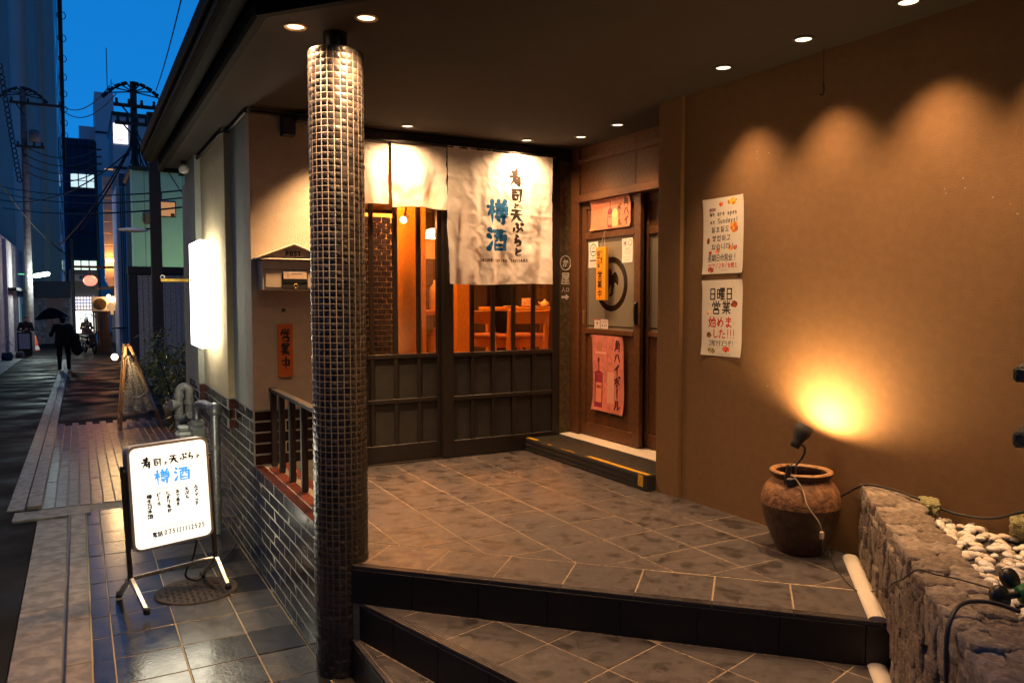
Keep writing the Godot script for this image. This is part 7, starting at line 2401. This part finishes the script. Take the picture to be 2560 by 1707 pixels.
	tube(s, [Vector3(-1.86, 2.72, -44.95), Vector3(-1.80, 2.73, -44.9), Vector3(-1.22, 2.84, -44.7), Vector3(-1.17, 2.85, -44.68)], [0.05, 0.10, 0.10, 0.05], 12)
	obj("lamp", s, glowing("tube_white", Vector3(0.92, 1.0, 0.95), 9.0), st)
	s = surf()
	tube(s, [Vector3(-2.5, 2.82, -45.0), Vector3(-1.84, 2.80, -44.95)], 0.035, 6)
	obj("arm", s, mat("green_arm", Vector3(0.05, 0.22, 0.12), 0.5), st)
	l = OmniLight3D.new()
	l.name = "tube_light"
	l.position = Vector3(-1.5, 2.62, -44.4)
	l.light_color = Color(0.90, 1.0, 0.96)
	l.light_energy = 9.0
	l.light_size = 0.2
	l.omni_range = 30
	l.omni_attenuation = 2.0
	l.shadow_enabled = true
	st.add_child(l)
	scooter()
	# stand sign, cone, chain posts, rocks on the left
	var ss := thing("stand_sign", "narrow grey stand sign in a black frame at the left kerb", "sign")
	var zz := -39.5
	bar("frame", Vector3(-2.30, gy(zz), zz - 0.06), Vector3(-1.76, 0.22, zz), m.black, ss, 0.01)
	bar("panel", Vector3(-2.24, -0.50, zz), Vector3(-1.84, 0.15, zz + 0.012), m.pale_render, ss)
	for x in [-2.28, -1.80]: bar("leg", Vector3(x - 0.02, gy(zz), zz - 0.25), Vector3(x + 0.02, gy(zz) + 0.05, zz + 0.25), m.black, ss)
	var cn := thing("traffic_cone", "orange and white traffic cone behind the stand sign", "traffic cone")
	var gc := gy(-46.0)
	s = surf()
	lathe(s, [Vector2(0.15, 0.22), Vector2(0.04, 0.75), Vector2(0, 0.76)], 16, Transform3D(Basis(), Vector3(-1.92, gc, -46)))
	slab(s, Vector3(-2.12, gc, -46.2), Vector3(-1.72, gc + 0.04, -45.8))
	obj("cone", s, m.orange_cone, cn)
	s = surf()
	lathe(s, [Vector2(0.19, 0.04), Vector2(0.151, 0.219)], 16, Transform3D(Basis(), Vector3(-1.92, gc, -46)))
	obj("white_band", s, m.white_paint, cn)
	var cp := thing("chain_post", "short pale post with a chain at the left edge", "post")
	s = surf()
	var gp := gy(-36.5)
	tube(s, [Vector3(-2.45, gp, -36.5), Vector3(-2.45, gp + 0.92, -36.5)], 0.04, 10)
	obj("shaft", s, m.galvanised, cp)
	s = surf()
	tube(s, sag(Vector3(-2.45, gp + 0.85, -36.5), Vector3(-2.25, gp + 0.85, -40.5), 0.4, 12), 0.016, 5)
	tube(s, sag(Vector3(-2.45, gp + 0.85, -36.5), Vector3(-2.8, gp + 0.8, -34.0), 0.3, 10), 0.016, 5)
	obj("chain", s, m.galvanised, cp)
	for e in [[Vector3(-2.42, 0, -35.8), 0.34, "dark rock at the foot of the chain post"], [Vector3(-2.10, 0, -37.5), 0.26, "reddish rock right of the chain post"]]:
		var r := put("rock", rock(11, 4, 0.6, 0.2), m.stone_dark if e[1] > 0.3 else m.stone_brown, null, Transform3D(Basis.from_scale(Vector3.ONE * e[1]), Vector3(e[0].x, gy(e[0].z) + 0.12, e[0].z)))
		tag(r, e[2], "rock")

func n_bulb(at: Vector3, r: float, label: String, e: float) -> void:
	var t := thing("globe_bulb", label, "lamp", "warm globe bulbs by the air conditioner")
	t.position = at
	var s := surf()
	var prof := []
	for i in 9: prof.append(Vector2(sin(PI * i / 8.0) * r, -cos(PI * i / 8.0) * r))
	lathe(s, prof, 18)
	obj("globe", s, glowing("globe_glow", Vector3(1.0, 0.80, 0.45), 7.0), t)
	var l := OmniLight3D.new()
	l.name = "globe_light"
	l.light_color = Color(1.0, 0.70, 0.36)
	l.light_energy = e
	l.light_size = r
	l.omni_range = 10
	l.omni_attenuation = 2.0
	l.shadow_enabled = true
	t.add_child(l)

func utility_pole(called: String, label: String, foot: Vector3, top: float, r: float, arms: Array, k: Material) -> void:
	var t := thing(called, label, "utility pole")
	var s := surf()
	tube(s, [foot, Vector3(foot.x, top, foot.z)], [r, r * 0.75], 14)
	obj("shaft", s, k, t)
	for a in arms:
		bar("crossarm", Vector3(a[1], a[0] - 0.06, foot.z + r), Vector3(a[2], a[0] + 0.06, foot.z + r + 0.1), m.steel_dark, t)
		for i in 4:
			var x: float = lerpf(a[1] + 0.1, a[2] - 0.1, i / 3.0)
			s = surf()
			lathe(s, [Vector2(0.0, 0.06), Vector2(0.05, 0.06), Vector2(0.06, 0.12), Vector2(0.035, 0.15), Vector2(0.06, 0.19), Vector2(0.03, 0.24), Vector2(0, 0.25)], 10, Transform3D(Basis(), Vector3(x, a[0], foot.z + r + 0.05)))
			obj("insulator", s, m.black_soft, t)
		s = surf()
		tube(s, [Vector3(a[1] + 0.25, a[0], foot.z + r), Vector3(foot.x, a[0] - 0.5, foot.z + r)], 0.03, 6)
		obj("brace", s, m.steel_dark, t)
	s = surf()
	for i in 9: # insulators fanned out round the pole's head
		var u := (i - 4) / 4.0
		var p := Vector3(foot.x + u * 0.85, top - 0.05 - 0.45 * u * u, foot.z + 0.1)
		tube(s, [p, p + Vector3(0.16 * signf(u + 0.01), -0.05 - 0.12 * absf(u), 0.05)], [0.06, 0.075], 8)
		tube(s, [Vector3(foot.x, top - 0.35, foot.z), p], 0.025, 5)
	obj("insulator_fan", s, m.black_soft, t)
	s = surf()
	lathe(s, [Vector2(0, 0), Vector2(0.24, 0), Vector2(0.25, 0.5), Vector2(0.2, 0.56), Vector2(0, 0.58)], 16, Transform3D(Basis(), Vector3(foot.x + 0.45, top - 2.6, foot.z + 0.2)))
	obj("transformer", s, k, t)

func scooter() -> void:
	var t := thing("scooter", "dark parked motor scooter in front of the timber screen", "scooter")
	var g := gy(-40.0)
	t.position = Vector3(0.42, g, -40.0)
	t.rotation.y = 0.35
	for z in [0.52, -0.55]:
		var s := surf()
		var ring := []
		for k in 21: ring.append(Vector3(0, 0.25 + sin(TAU * k / 20.0) * 0.20, z + cos(TAU * k / 20.0) * 0.20))
		tube(s, ring, 0.05, 8)
		var w := obj("tyre", s, m.rubber, t)
		s = surf()
		lathe(s, [Vector2(0, 0.02), Vector2(0.15, 0.02), Vector2(0.16, 0), Vector2(0.15, -0.02), Vector2(0, -0.02)], 18, Transform3D(Basis(Vector3.BACK, PI / 2), Vector3(0, 0.25, z)))
		obj("rim", s, m.steel, w)
	var b := surf()
	box(b, Vector3(0, 0.55, -0.35), Vector3(0.28, 0.32, 0.75), Basis(Vector3.RIGHT, 0.12), 0.09)
	box(b, Vector3(0, 0.34, 0.08), Vector3(0.26, 0.10, 0.42), Basis(), 0.03)
	box(b, Vector3(0, 0.62, 0.40), Vector3(0.34, 0.62, 0.12), Basis(Vector3.RIGHT, -0.3), 0.05)
	obj("body", b, mat("scooter_paint", Vector3(0.02, 0.02, 0.025), 0.2, {"coat": 0.5}), t)
	b = surf()
	box(b, Vector3(0, 0.76, -0.38), Vector3(0.25, 0.10, 0.70), Basis(Vector3.RIGHT, 0.05), 0.04)
	obj("saddle", b, m.rubber, t)
	b = surf()
	tube(b, [Vector3(-0.32, 1.02, 0.30), Vector3(-0.1, 1.0, 0.36), Vector3(0.1, 1.0, 0.36), Vector3(0.32, 1.02, 0.30)], 0.022, 8)
	tube(b, [Vector3(0, 1.0, 0.36), Vector3(0, 0.25, 0.52)], 0.03, 8)
	for x in [-0.25, 0.25]: tube(b, [Vector3(x, 1.02, 0.32), Vector3(x * 1.3, 1.2, 0.34)], 0.01, 5)
	obj("handlebar", b, m.black, t)
	b = surf()
	box(b, Vector3(0, 0.42, 0.55), Vector3(0.14, 0.05, 0.42), Basis(Vector3.RIGHT, -0.25), 0.02)
	obj("mudguard", b, m.scooter_paint, t)
	b = surf()
	lathe(b, [Vector2(0, 0.03), Vector2(0.07, 0.02), Vector2(0.08, 0)], 14, Transform3D(Basis(Vector3.RIGHT, PI / 2), Vector3(0, 0.92, 0.44)))
	obj("headlight", b, m.steel, t)

# ---------- overhead wires ----------
func make_wires() -> void:
	var spec := [
		[Vector3(-0.45, 11.05, -44.9), Vector3(1.2, 9.2, -31.9), 0.5, 0.020, "upper wire from the left pole to the right pole's head"],
		[Vector3(-0.45, 10.85, -44.9), Vector3(1.4, 8.95, -31.9), 0.6, 0.020, "lower wire from the left pole to the right pole's head"],
		[Vector3(2.7, 9.2, -31.9), Vector3(1.9, 8.2, -12.0), 0.3, 0.016, "wire rising from the right pole past the dark eaves"],
		[Vector3(2.4, 8.0, -31.8), Vector3(2.4, 6.4, -24.2), 0.4, 0.016, "wire from the right pole to the panelled building"],
		[Vector3(-3.4, 6.0, -40.0), Vector3(2.0, 7.2, -31.8), 1.0, 0.025, "sagging cable across the street below the crossarms"],
		[Vector3(-2.0, 8.9, -44.8), Vector3(1.09, 9.9, -50.4), 0.5, 0.03, "topmost of the four parallel cables by the blue building"],
		[Vector3(-2.0, 8.5, -44.8), Vector3(1.09, 9.5, -50.4), 0.5, 0.03, "second of the four parallel cables by the blue building"],
		[Vector3(-2.0, 8.1, -44.8), Vector3(1.09, 9.1, -50.4), 0.5, 0.03, "third of the four parallel cables by the blue building"],
		[Vector3(-2.0, 7.7, -44.8), Vector3(1.09, 8.7, -50.4), 0.5, 0.03, "lowest of the four parallel cables by the blue building"],
		[Vector3(-2.4, 5.9, -36.0), Vector3(2.6, 4.05, -18.0), 0.25, 0.020, "upper cable crossing the whole street at mid height"],
		[Vector3(-2.6, 5.7, -36.0), Vector3(2.6, 3.90, -18.0), 0.30, 0.018, "middle cable crossing the whole street at mid height"],
		[Vector3(-2.4, 5.1, -36.0), Vector3(2.6, 3.70, -18.0), 0.22, 0.022, "lower cable crossing the whole street at mid height"],
		[Vector3(1.96, 7.4, -31.8), Vector3(0.2, 4.4, -36.0), 0.2, 0.030, "bundle of cables dropping left from the right pole"],
		[Vector3(1.90, 7.3, -31.8), Vector3(-0.6, 4.0, -40.0), 0.3, 0.030, "longer bundle of cables dropping left from the right pole"],
		[Vector3(1.98, 7.5, -31.8), Vector3(2.75, 5.6, -24.1), 0.2, 0.028, "cable dropping right from the right pole"],
		[Vector3(1.45, 4.9, -17.0), Vector3(2.1, 4.55, -23.9), 0.6, 0.020, "looped cable from the timber post to the panelled building"],
		[Vector3(1.45, 4.5, -17.0), Vector3(2.9, 4.3, -23.9), 0.1, 0.014, "thin straight cable in front of the panelled building"],
		[Vector3(-0.12, 7.75, -14.0), Vector3(-0.22, 5.25, -25.0), 0.15, 0.040, "thick cable bundle with rings hanging down the sky's left side"],
		[Vector3(-3.2, 7.3, -38.0), Vector3(-0.3, 3.9, -49.8), 0.5, 0.035, "thick dark cable falling to the thin steel pole"],
	]
	for e in spec:
		var s := surf()
		var pts := sag(e[0], e[1], e[2], 14)
		tube(s, pts, e[3], 6)
		var o := tag(obj("overhead_cable", s, m.black_soft), e[4], "cable", "overhead cables")
		if e[3] == 0.040:
			s = surf()
			for i in range(1, 14):
				var ring := []
				for k in 9: ring.append(pts[i] + Vector3(cos(TAU * k / 8.0) * 0.075 + 0.02, sin(TAU * k / 8.0) * 0.075, 0))
				tube(s, ring, 0.009, 5)
			obj("ring", s, m.black_soft, o)
	var c := thing("hanging_chain", "chain of rings hanging beside the left utility pole", "chain")
	var s2 := surf()
	var pts2 := sag(Vector3(-1.30, 6.55, -20.0), Vector3(-1.02, 4.2, -20.0), 0.05, 22)
	for i in pts2.size():
		var ring := []
		for k in 9: ring.append(pts2[i] + Vector3(cos(TAU * k / 8.0) * 0.045, sin(TAU * k / 8.0) * 0.055, 0.02 * (i % 2)))
		tube(s2, ring, 0.012, 5)
	obj("links", s2, m.black_soft, c)
	# tangle of wire and splice boxes on the dark pole
	var t := thing("cable_tangle", "tangle of looped cables below the right pole's crossarms", "cables")
	s2 = surf()
	for i in 16:
		var a := Vector3(1.96 + rng.randf_range(-0.15, 0.15), 7.4 + rng.randf_range(-0.4, 0.4), -31.75)
		var z := a + Vector3(rng.randf_range(-0.6, 0.8), rng.randf_range(-1.6, -0.3), rng.randf_range(0, 0.3))
		tube(s2, sag(a, z, rng.randf_range(0.1, 0.5), 8), 0.025, 5)
	obj("loops", s2, m.black_soft, t)

# ---------- people ----------
# one continuous skin over tapered bones: distances on a grid, joined softly, meshed as surface nets
func body(bones: Array, cell: float, soft: float) -> ArrayMesh:
	var lo := Vector3(1e9, 1e9, 1e9)
	var hi := -lo
	for b in bones:
		var r: float = maxf(b[1], b[3]) + soft + cell * 2.0
		for p in [b[0], b[2]]:
			lo = lo.min(p - Vector3.ONE * r)
			hi = hi.max(p + Vector3.ONE * r)
	var n := Vector3i(((hi - lo) / cell).ceil()) + Vector3i.ONE
	var f := PackedFloat32Array()
	f.resize(n.x * n.y * n.z)
	f.fill(1.0)
	for b in bones:
		var a: Vector3 = b[0]
		var c: Vector3 = b[2]
		var ab := c - a
		var l2 := maxf(ab.length_squared(), 1e-6)
		var r: float = maxf(b[1], b[3]) + soft * 1.5 + cell * 2.0
		var i0 := Vector3i(((a.min(c) - Vector3.ONE * r - lo) / cell).floor()).clamp(Vector3i.ZERO, n - Vector3i.ONE)
		var i1 := Vector3i(((a.max(c) + Vector3.ONE * r - lo) / cell).ceil()).clamp(Vector3i.ZERO, n - Vector3i.ONE)
		for x in range(i0.x, i1.x + 1):
			for y in range(i0.y, i1.y + 1):
				for z in range(i0.z, i1.z + 1):
					var p := lo + Vector3(x, y, z) * cell
					var t := clampf((p - a).dot(ab) / l2, 0.0, 1.0)
					var d := (p - a - ab * t).length() - lerpf(b[1], b[3], t)
					var k := (x * n.y + y) * n.z + z
					var h := clampf(0.5 + 0.5 * (f[k] - d) / soft, 0.0, 1.0)
					f[k] = lerpf(f[k], d, h) - soft * h * (1.0 - h)
	var ids := {}
	var pts := PackedVector3Array()
	var corner := [Vector3i(0, 0, 0), Vector3i(1, 0, 0), Vector3i(0, 1, 0), Vector3i(1, 1, 0), Vector3i(0, 0, 1), Vector3i(1, 0, 1), Vector3i(0, 1, 1), Vector3i(1, 1, 1)]
	var edge := [[0, 1], [2, 3], [4, 5], [6, 7], [0, 2], [1, 3], [4, 6], [5, 7], [0, 4], [1, 5], [2, 6], [3, 7]]
	var s := surf()
	s.set_smooth_group(1)
	for x in n.x - 1:
		for y in n.y - 1:
			for z in n.z - 1:
				var v := []
				var neg := 0
				for c in corner:
					var q: float = f[((x + c.x) * n.y + y + c.y) * n.z + z + c.z]
					v.append(q)
					if q < 0.0: neg += 1
				if neg == 0 or neg == 8: continue
				var sum := Vector3.ZERO
				var cnt := 0
				for e in edge:
					var a: float = v[e[0]]
					var b: float = v[e[1]]
					if (a < 0.0) != (b < 0.0):
						sum += Vector3(corner[e[0]]).lerp(Vector3(corner[e[1]]), a / (a - b))
						cnt += 1
				ids[Vector3i(x, y, z)] = pts.size()
				pts.append(lo + (Vector3(x, y, z) + sum / cnt) * cell)
	for key in ids:
		var x: int = key.x
		var y: int = key.y
		var z: int = key.z
		var here: float = f[(x * n.y + y) * n.z + z]
		for ax in 3:
			var o := Vector3i.ZERO
			o[ax] = 1
			if key[ax] + 1 >= n[ax]: continue
			var there: float = f[((x + o.x) * n.y + y + o.y) * n.z + z + o.z]
			if (here < 0.0) == (there < 0.0): continue
			var u := Vector3i.ZERO
			var w := Vector3i.ZERO
			u[(ax + 1) % 3] = 1
			w[(ax + 2) % 3] = 1
			if not (ids.has(key - u) and ids.has(key - w) and ids.has(key - u - w)): continue
			var q := [pts[ids[key]], pts[ids[key - u]], pts[ids[key - u - w]], pts[ids[key - w]]]
			if here < 0.0: q.reverse()
			for k in [0, 1, 2, 0, 2, 3]: vert(s, q[k], Vector2.ZERO)
	return done(s)

func hand(s: SurfaceTool, wrist: Vector3, along: Vector3, across: Vector3) -> void:
	var n := along.cross(across).normalized()
	box(s, wrist + along * 0.045, Vector3(0.075, 0.09, 0.028), Basis(across, along, n), 0.012)
	for i in 4:
		var k := wrist + along * 0.088 + across * (-0.028 + i * 0.019)
		var l: float = [0.065, 0.078, 0.072, 0.055][i]
		tube(s, [k, k + along * l * 0.45 + n * 0.012, k + along * l * 0.6 + n * 0.04], [0.010, 0.009, 0.007], 6)
	var th := wrist + along * 0.025 + across * -0.036
	tube(s, [th, th + along * 0.03 - across * 0.025, th + along * 0.062 - across * 0.02 + n * 0.02], [0.012, 0.010, 0.008], 6)

func umbrella(label: String, apex: Vector3, grip: Vector3, r: float, k: Material) -> void:
	var t := thing("umbrella", label, "umbrella")
	var ax := (apex - grip).normalized()
	var side := ax.cross(Vector3.BACK).normalized()
	var xf := Transform3D(Basis(side, ax, side.cross(ax)), apex)
	var s := surf()
	var ring := []
	for i in 6:
		var v := i / 5.0
		var o := []
		for j in 32:
			var a := TAU * j / 32.0
			var scal := 1.0 - 0.07 * v * absf(sin(a * 4.0))
			o.append(xf * Vector3(cos(a) * r * v * scal, -0.62 * r * (1.0 - cos(v * 1.25)) / 0.685 - 0.04 * v, sin(a) * r * v * scal))
		ring.append(o)
	s.set_smooth_group(1)
	for i in 5:
		for j in 32:
			var j2 := (j + 1) % 32
			quad(s, ring[i][j], ring[i][j2], ring[i + 1][j2], ring[i + 1][j])
	obj("canopy", s, k, t)
	s = surf()
	for j in 8: tube(s, [xf * Vector3(0, -0.03, 0), ring[3][j * 4] - ax * 0.01, ring[5][j * 4] - ax * 0.008], 0.005, 4)
	obj("ribs", s, m.steel_dark, t)
	s = surf()
	tube(s, [apex + ax * 0.04, grip], 0.008, 6)
	tube(s, [grip + ax * 0.05, grip - ax * 0.05], 0.014, 6)
	obj("shaft", s, m.steel_dark, t)

func make_people() -> void:
	# man walking away under a dark umbrella
	var z := -27.6
	var g := gy(z)
	var p := thing("person", "person in a dark suit walking away under a dark umbrella, coat over the arm", "person")
	p.position = Vector3(-0.42, g, z)
	var bones := [
		[Vector3(-0.09, 0.92, 0), 0.115, Vector3(0.09, 0.92, 0), 0.115], [Vector3(0, 0.95, 0), 0.14, Vector3(0, 1.16, 0.0), 0.145],
		[Vector3(-0.10, 1.26, 0.01), 0.115, Vector3(0.10, 1.26, 0.01), 0.115], [Vector3(-0.17, 1.34, 0.0), 0.07, Vector3(0.17, 1.34, 0.0), 0.07], [Vector3(0, 1.34, 0), 0.07, Vector3(0, 1.45, -0.03), 0.055],
		[Vector3(-0.10, 0.90, 0), 0.095, Vector3(-0.11, 0.50, 0.03), 0.070], [Vector3(-0.11, 0.50, 0.03), 0.068, Vector3(-0.11, 0.09, 0.10), 0.052], [Vector3(-0.11, 0.06, 0.12), 0.045, Vector3(-0.12, 0.05, -0.08), 0.038],
		[Vector3(0.10, 0.90, 0), 0.095, Vector3(0.12, 0.50, -0.05), 0.070], [Vector3(0.12, 0.50, -0.05), 0.068, Vector3(0.13, 0.09, -0.06), 0.052], [Vector3(0.13, 0.05, -0.04), 0.045, Vector3(0.15, 0.04, -0.22), 0.038],
		[Vector3(-0.20, 1.33, 0), 0.062, Vector3(-0.32, 1.08, -0.04), 0.054], [Vector3(-0.32, 1.08, -0.04), 0.052, Vector3(-0.27, 1.24, -0.24), 0.040],
		[Vector3(0.20, 1.33, 0), 0.062, Vector3(0.29, 1.06, 0.02), 0.054], [Vector3(0.29, 1.06, 0.02), 0.052, Vector3(0.27, 0.94, -0.20), 0.042],
		[Vector3(-0.12, 1.1, 0.05), 0.09, Vector3(-0.13, 0.80, 0.06), 0.10], [Vector3(0.12, 1.1, 0.05), 0.09, Vector3(0.13, 0.80, 0.06), 0.10],
	]
	put("clothed_body", body(bones, 0.022, 0.05), m.suit, p)
	var s := surf()
	put("head", body([[Vector3(0, 1.52, -0.04), 0.075, Vector3(0, 1.57, -0.04), 0.082], [Vector3(0, 1.50, -0.09), 0.05, Vector3(0, 1.49, -0.10), 0.04], [Vector3(0, 1.45, -0.03), 0.05, Vector3(0, 1.5, -0.04), 0.055], [Vector3(-0.085, 1.53, -0.04), 0.016, Vector3(-0.088, 1.55, -0.04), 0.014], [Vector3(0.085, 1.53, -0.04), 0.016, Vector3(0.088, 1.55, -0.04), 0.014], [Vector3(0, 1.53, -0.12), 0.014, Vector3(0, 1.51, -0.135), 0.012]], 0.01, 0.02), m.skin, p)
	put("hair", body([[Vector3(0, 1.585, -0.035), 0.088, Vector3(0, 1.56, 0.0), 0.082], [Vector3(0, 1.54, 0.01), 0.07, Vector3(0, 1.50, 0.02), 0.05]], 0.012, 0.02), m.hair, p)
	s = surf()
	hand(s, Vector3(-0.27, 1.25, -0.25), Vector3(0.05, 0.95, -0.2).normalized(), Vector3.RIGHT)
	hand(s, Vector3(0.27, 0.93, -0.22), Vector3(-0.3, -0.1, -0.95).normalized(), Vector3.UP)
	obj("hands", s, m.skin, p)
	var c := surf()
	box(c, Vector3(0, 1.405, 0.055), Vector3(0.13, 0.03, 0.03), Basis(Vector3.RIGHT, 0.2), 0.01)
	obj("shirt_collar", c, m.paper, p)
	# coat hanging over the right arm
	put("coat", body([[Vector3(0.30, 1.06, 0.03), 0.10, Vector3(0.33, 0.95, -0.10), 0.10], [Vector3(0.34, 1.0, 0.02), 0.10, Vector3(0.40, 0.60, 0.04), 0.12], [Vector3(0.30, 0.95, -0.05), 0.09, Vector3(0.30, 0.62, 0.0), 0.10], [Vector3(0.40, 0.60, 0.02), 0.10, Vector3(0.36, 0.52, 0.0), 0.09]], 0.022, 0.06), m.suit, p)
	var o := p.position
	umbrella("dark open umbrella held by the person walking away", o + Vector3(-0.32, 1.90, -0.26), o + Vector3(-0.26, 1.30, -0.27), 0.46, m.umbrella_cloth)
	# person in dark clothes standing at the left by the stand sign
	p = thing("person", "person in a dark coat standing behind the stand sign, looking down to the right", "person")
	p.position = Vector3(-2.10, gy(-42.0), -42.0)
	bones = [
		[Vector3(-0.09, 0.92, 0), 0.12, Vector3(0.09, 0.92, 0), 0.12], [Vector3(0, 0.95, 0), 0.15, Vector3(0, 1.16, 0.0), 0.155], [Vector3(-0.10, 1.26, 0), 0.12, Vector3(0.10, 1.26, 0), 0.12], [Vector3(-0.18, 1.36, 0), 0.075, Vector3(0.18, 1.36, 0), 0.075], [Vector3(0, 1.36, 0.02), 0.07, Vector3(0.02, 1.47, 0.04), 0.055],
		[Vector3(-0.10, 0.90, 0), 0.10, Vector3(-0.11, 0.48, 0.02), 0.072], [Vector3(-0.11, 0.48, 0.02), 0.07, Vector3(-0.11, 0.08, 0), 0.052], [Vector3(-0.11, 0.05, 0), 0.045, Vector3(-0.09, 0.04, 0.16), 0.038],
		[Vector3(0.10, 0.90, 0), 0.10, Vector3(0.11, 0.48, 0.02), 0.072], [Vector3(0.11, 0.48, 0.02), 0.07, Vector3(0.11, 0.08, 0), 0.052], [Vector3(0.11, 0.05, 0), 0.045, Vector3(0.14, 0.04, 0.16), 0.038],
		[Vector3(-0.21, 1.34, 0), 0.066, Vector3(-0.30, 1.08, 0.04), 0.056], [Vector3(-0.30, 1.08, 0.04), 0.054, Vector3(-0.10, 1.04, 0.24), 0.042],
		[Vector3(0.21, 1.34, 0), 0.066, Vector3(0.28, 1.08, 0.08), 0.056], [Vector3(0.28, 1.08, 0.08), 0.054, Vector3(0.10, 1.10, 0.27), 0.042],
	]
	put("clothed_body", body(bones, 0.024, 0.05), m.suit, p)
	put("head", body([[Vector3(0.03, 1.55, 0.06), 0.078, Vector3(0.03, 1.60, 0.05), 0.084], [Vector3(0.05, 1.52, 0.11), 0.05, Vector3(0.055, 1.50, 0.12), 0.04], [Vector3(0.065, 1.555, 0.14), 0.014, Vector3(0.07, 1.535, 0.155), 0.012], [Vector3(0.02, 1.46, 0.03), 0.052, Vector3(0.03, 1.53, 0.05), 0.056], [Vector3(-0.055, 1.57, 0.06), 0.016, Vector3(-0.058, 1.59, 0.055), 0.014]], 0.012, 0.02), m.skin, p)
	put("hair", body([[Vector3(0.025, 1.615, 0.04), 0.09, Vector3(0.01, 1.58, 0.0), 0.08], [Vector3(0.04, 1.65, 0.09), 0.05, Vector3(0.0, 1.64, 0.02), 0.06]], 0.014, 0.02), m.hair, p)
	s = surf()
	hand(s, Vector3(-0.09, 1.04, 0.25), Vector3(0.6, 0.25, 0.6).normalized(), Vector3(0.2, 0.9, -0.3).normalized())
	hand(s, Vector3(0.09, 1.10, 0.28), Vector3(-0.5, 0.3, 0.6).normalized(), Vector3(0.2, 0.9, -0.2).normalized())
	obj("hands", s, m.skin, p)
	# woman further on with a clear umbrella
	p = thing("person", "long-haired person in a brown coat beside the scooter under a clear umbrella", "person")
	p.position = Vector3(0.36, gy(-46.0), -46.0)
	bones = [
		[Vector3(-0.08, 0.90, 0), 0.13, Vector3(0.08, 0.90, 0), 0.13], [Vector3(0, 0.92, 0), 0.14, Vector3(0, 1.14, 0.0), 0.13], [Vector3(-0.09, 1.24, 0), 0.11, Vector3(0.09, 1.24, 0), 0.11], [Vector3(-0.16, 1.33, 0), 0.065, Vector3(0.16, 1.33, 0), 0.065], [Vector3(0, 1.33, 0), 0.06, Vector3(0, 1.42, 0.01), 0.05],
		[Vector3(-0.09, 0.92, 0), 0.14, Vector3(-0.12, 0.52, 0), 0.15], [Vector3(0.09, 0.92, 0), 0.14, Vector3(0.12, 0.52, 0), 0.15],
		[Vector3(-0.09, 0.50, 0), 0.06, Vector3(-0.09, 0.08, 0), 0.042], [Vector3(-0.09, 0.05, 0), 0.04, Vector3(-0.10, 0.04, 0.14), 0.035], [Vector3(0.09, 0.50, 0.08), 0.06, Vector3(0.09, 0.08, 0.06), 0.042], [Vector3(0.09, 0.05, 0.06), 0.04, Vector3(0.10, 0.04, 0.20), 0.035],
		[Vector3(-0.19, 1.31, 0), 0.058, Vector3(-0.26, 1.06, 0.02), 0.05], [Vector3(-0.26, 1.06, 0.02), 0.048, Vector3(-0.12, 1.10, 0.20), 0.038],
		[Vector3(0.19, 1.31, 0), 0.058, Vector3(0.25, 1.06, 0.05), 0.05], [Vector3(0.25, 1.06, 0.05), 0.048, Vector3(0.14, 1.20, 0.22), 0.038],
	]
	put("clothed_body", body(bones, 0.024, 0.05), mat("brown_coat", Vector3(0.05, 0.022, 0.018), 0.9), p)
	put("head", body([[Vector3(0, 1.49, 0.02), 0.07, Vector3(0, 1.54, 0.02), 0.078], [Vector3(0, 1.46, 0.07), 0.045, Vector3(0, 1.45, 0.08), 0.036], [Vector3(0, 1.50, 0.10), 0.012, Vector3(0, 1.48, 0.112), 0.011], [Vector3(0, 1.41, 0.01), 0.045, Vector3(0, 1.48, 0.02), 0.05]], 0.012, 0.02), m.skin, p)
	put("hair", body([[Vector3(0, 1.56, 0.0), 0.088, Vector3(0, 1.50, -0.03), 0.085], [Vector3(-0.07, 1.50, 0.0), 0.04, Vector3(-0.09, 1.28, 0.03), 0.035], [Vector3(0.07, 1.50, 0.0), 0.04, Vector3(0.09, 1.28, 0.03), 0.035]], 0.014, 0.03), m.hair, p)
	s = surf()
	hand(s, Vector3(-0.11, 1.10, 0.21), Vector3(0.5, 0.4, 0.6).normalized(), Vector3(0.2, 0.9, -0.3).normalized())
	hand(s, Vector3(0.14, 1.21, 0.23), Vector3(-0.1, 0.95, 0.2).normalized(), Vector3.RIGHT)
	obj("hands", s, m.skin, p)
	o = p.position
	var k := glass("clear_plastic", Vector3(0.8, 0.85, 0.9), 0.35, 0.1)
	umbrella("clear plastic umbrella over the long-haired person", o + Vector3(0.02, 1.86, 0.26), o + Vector3(0.13, 1.26, 0.27), 0.44, k)
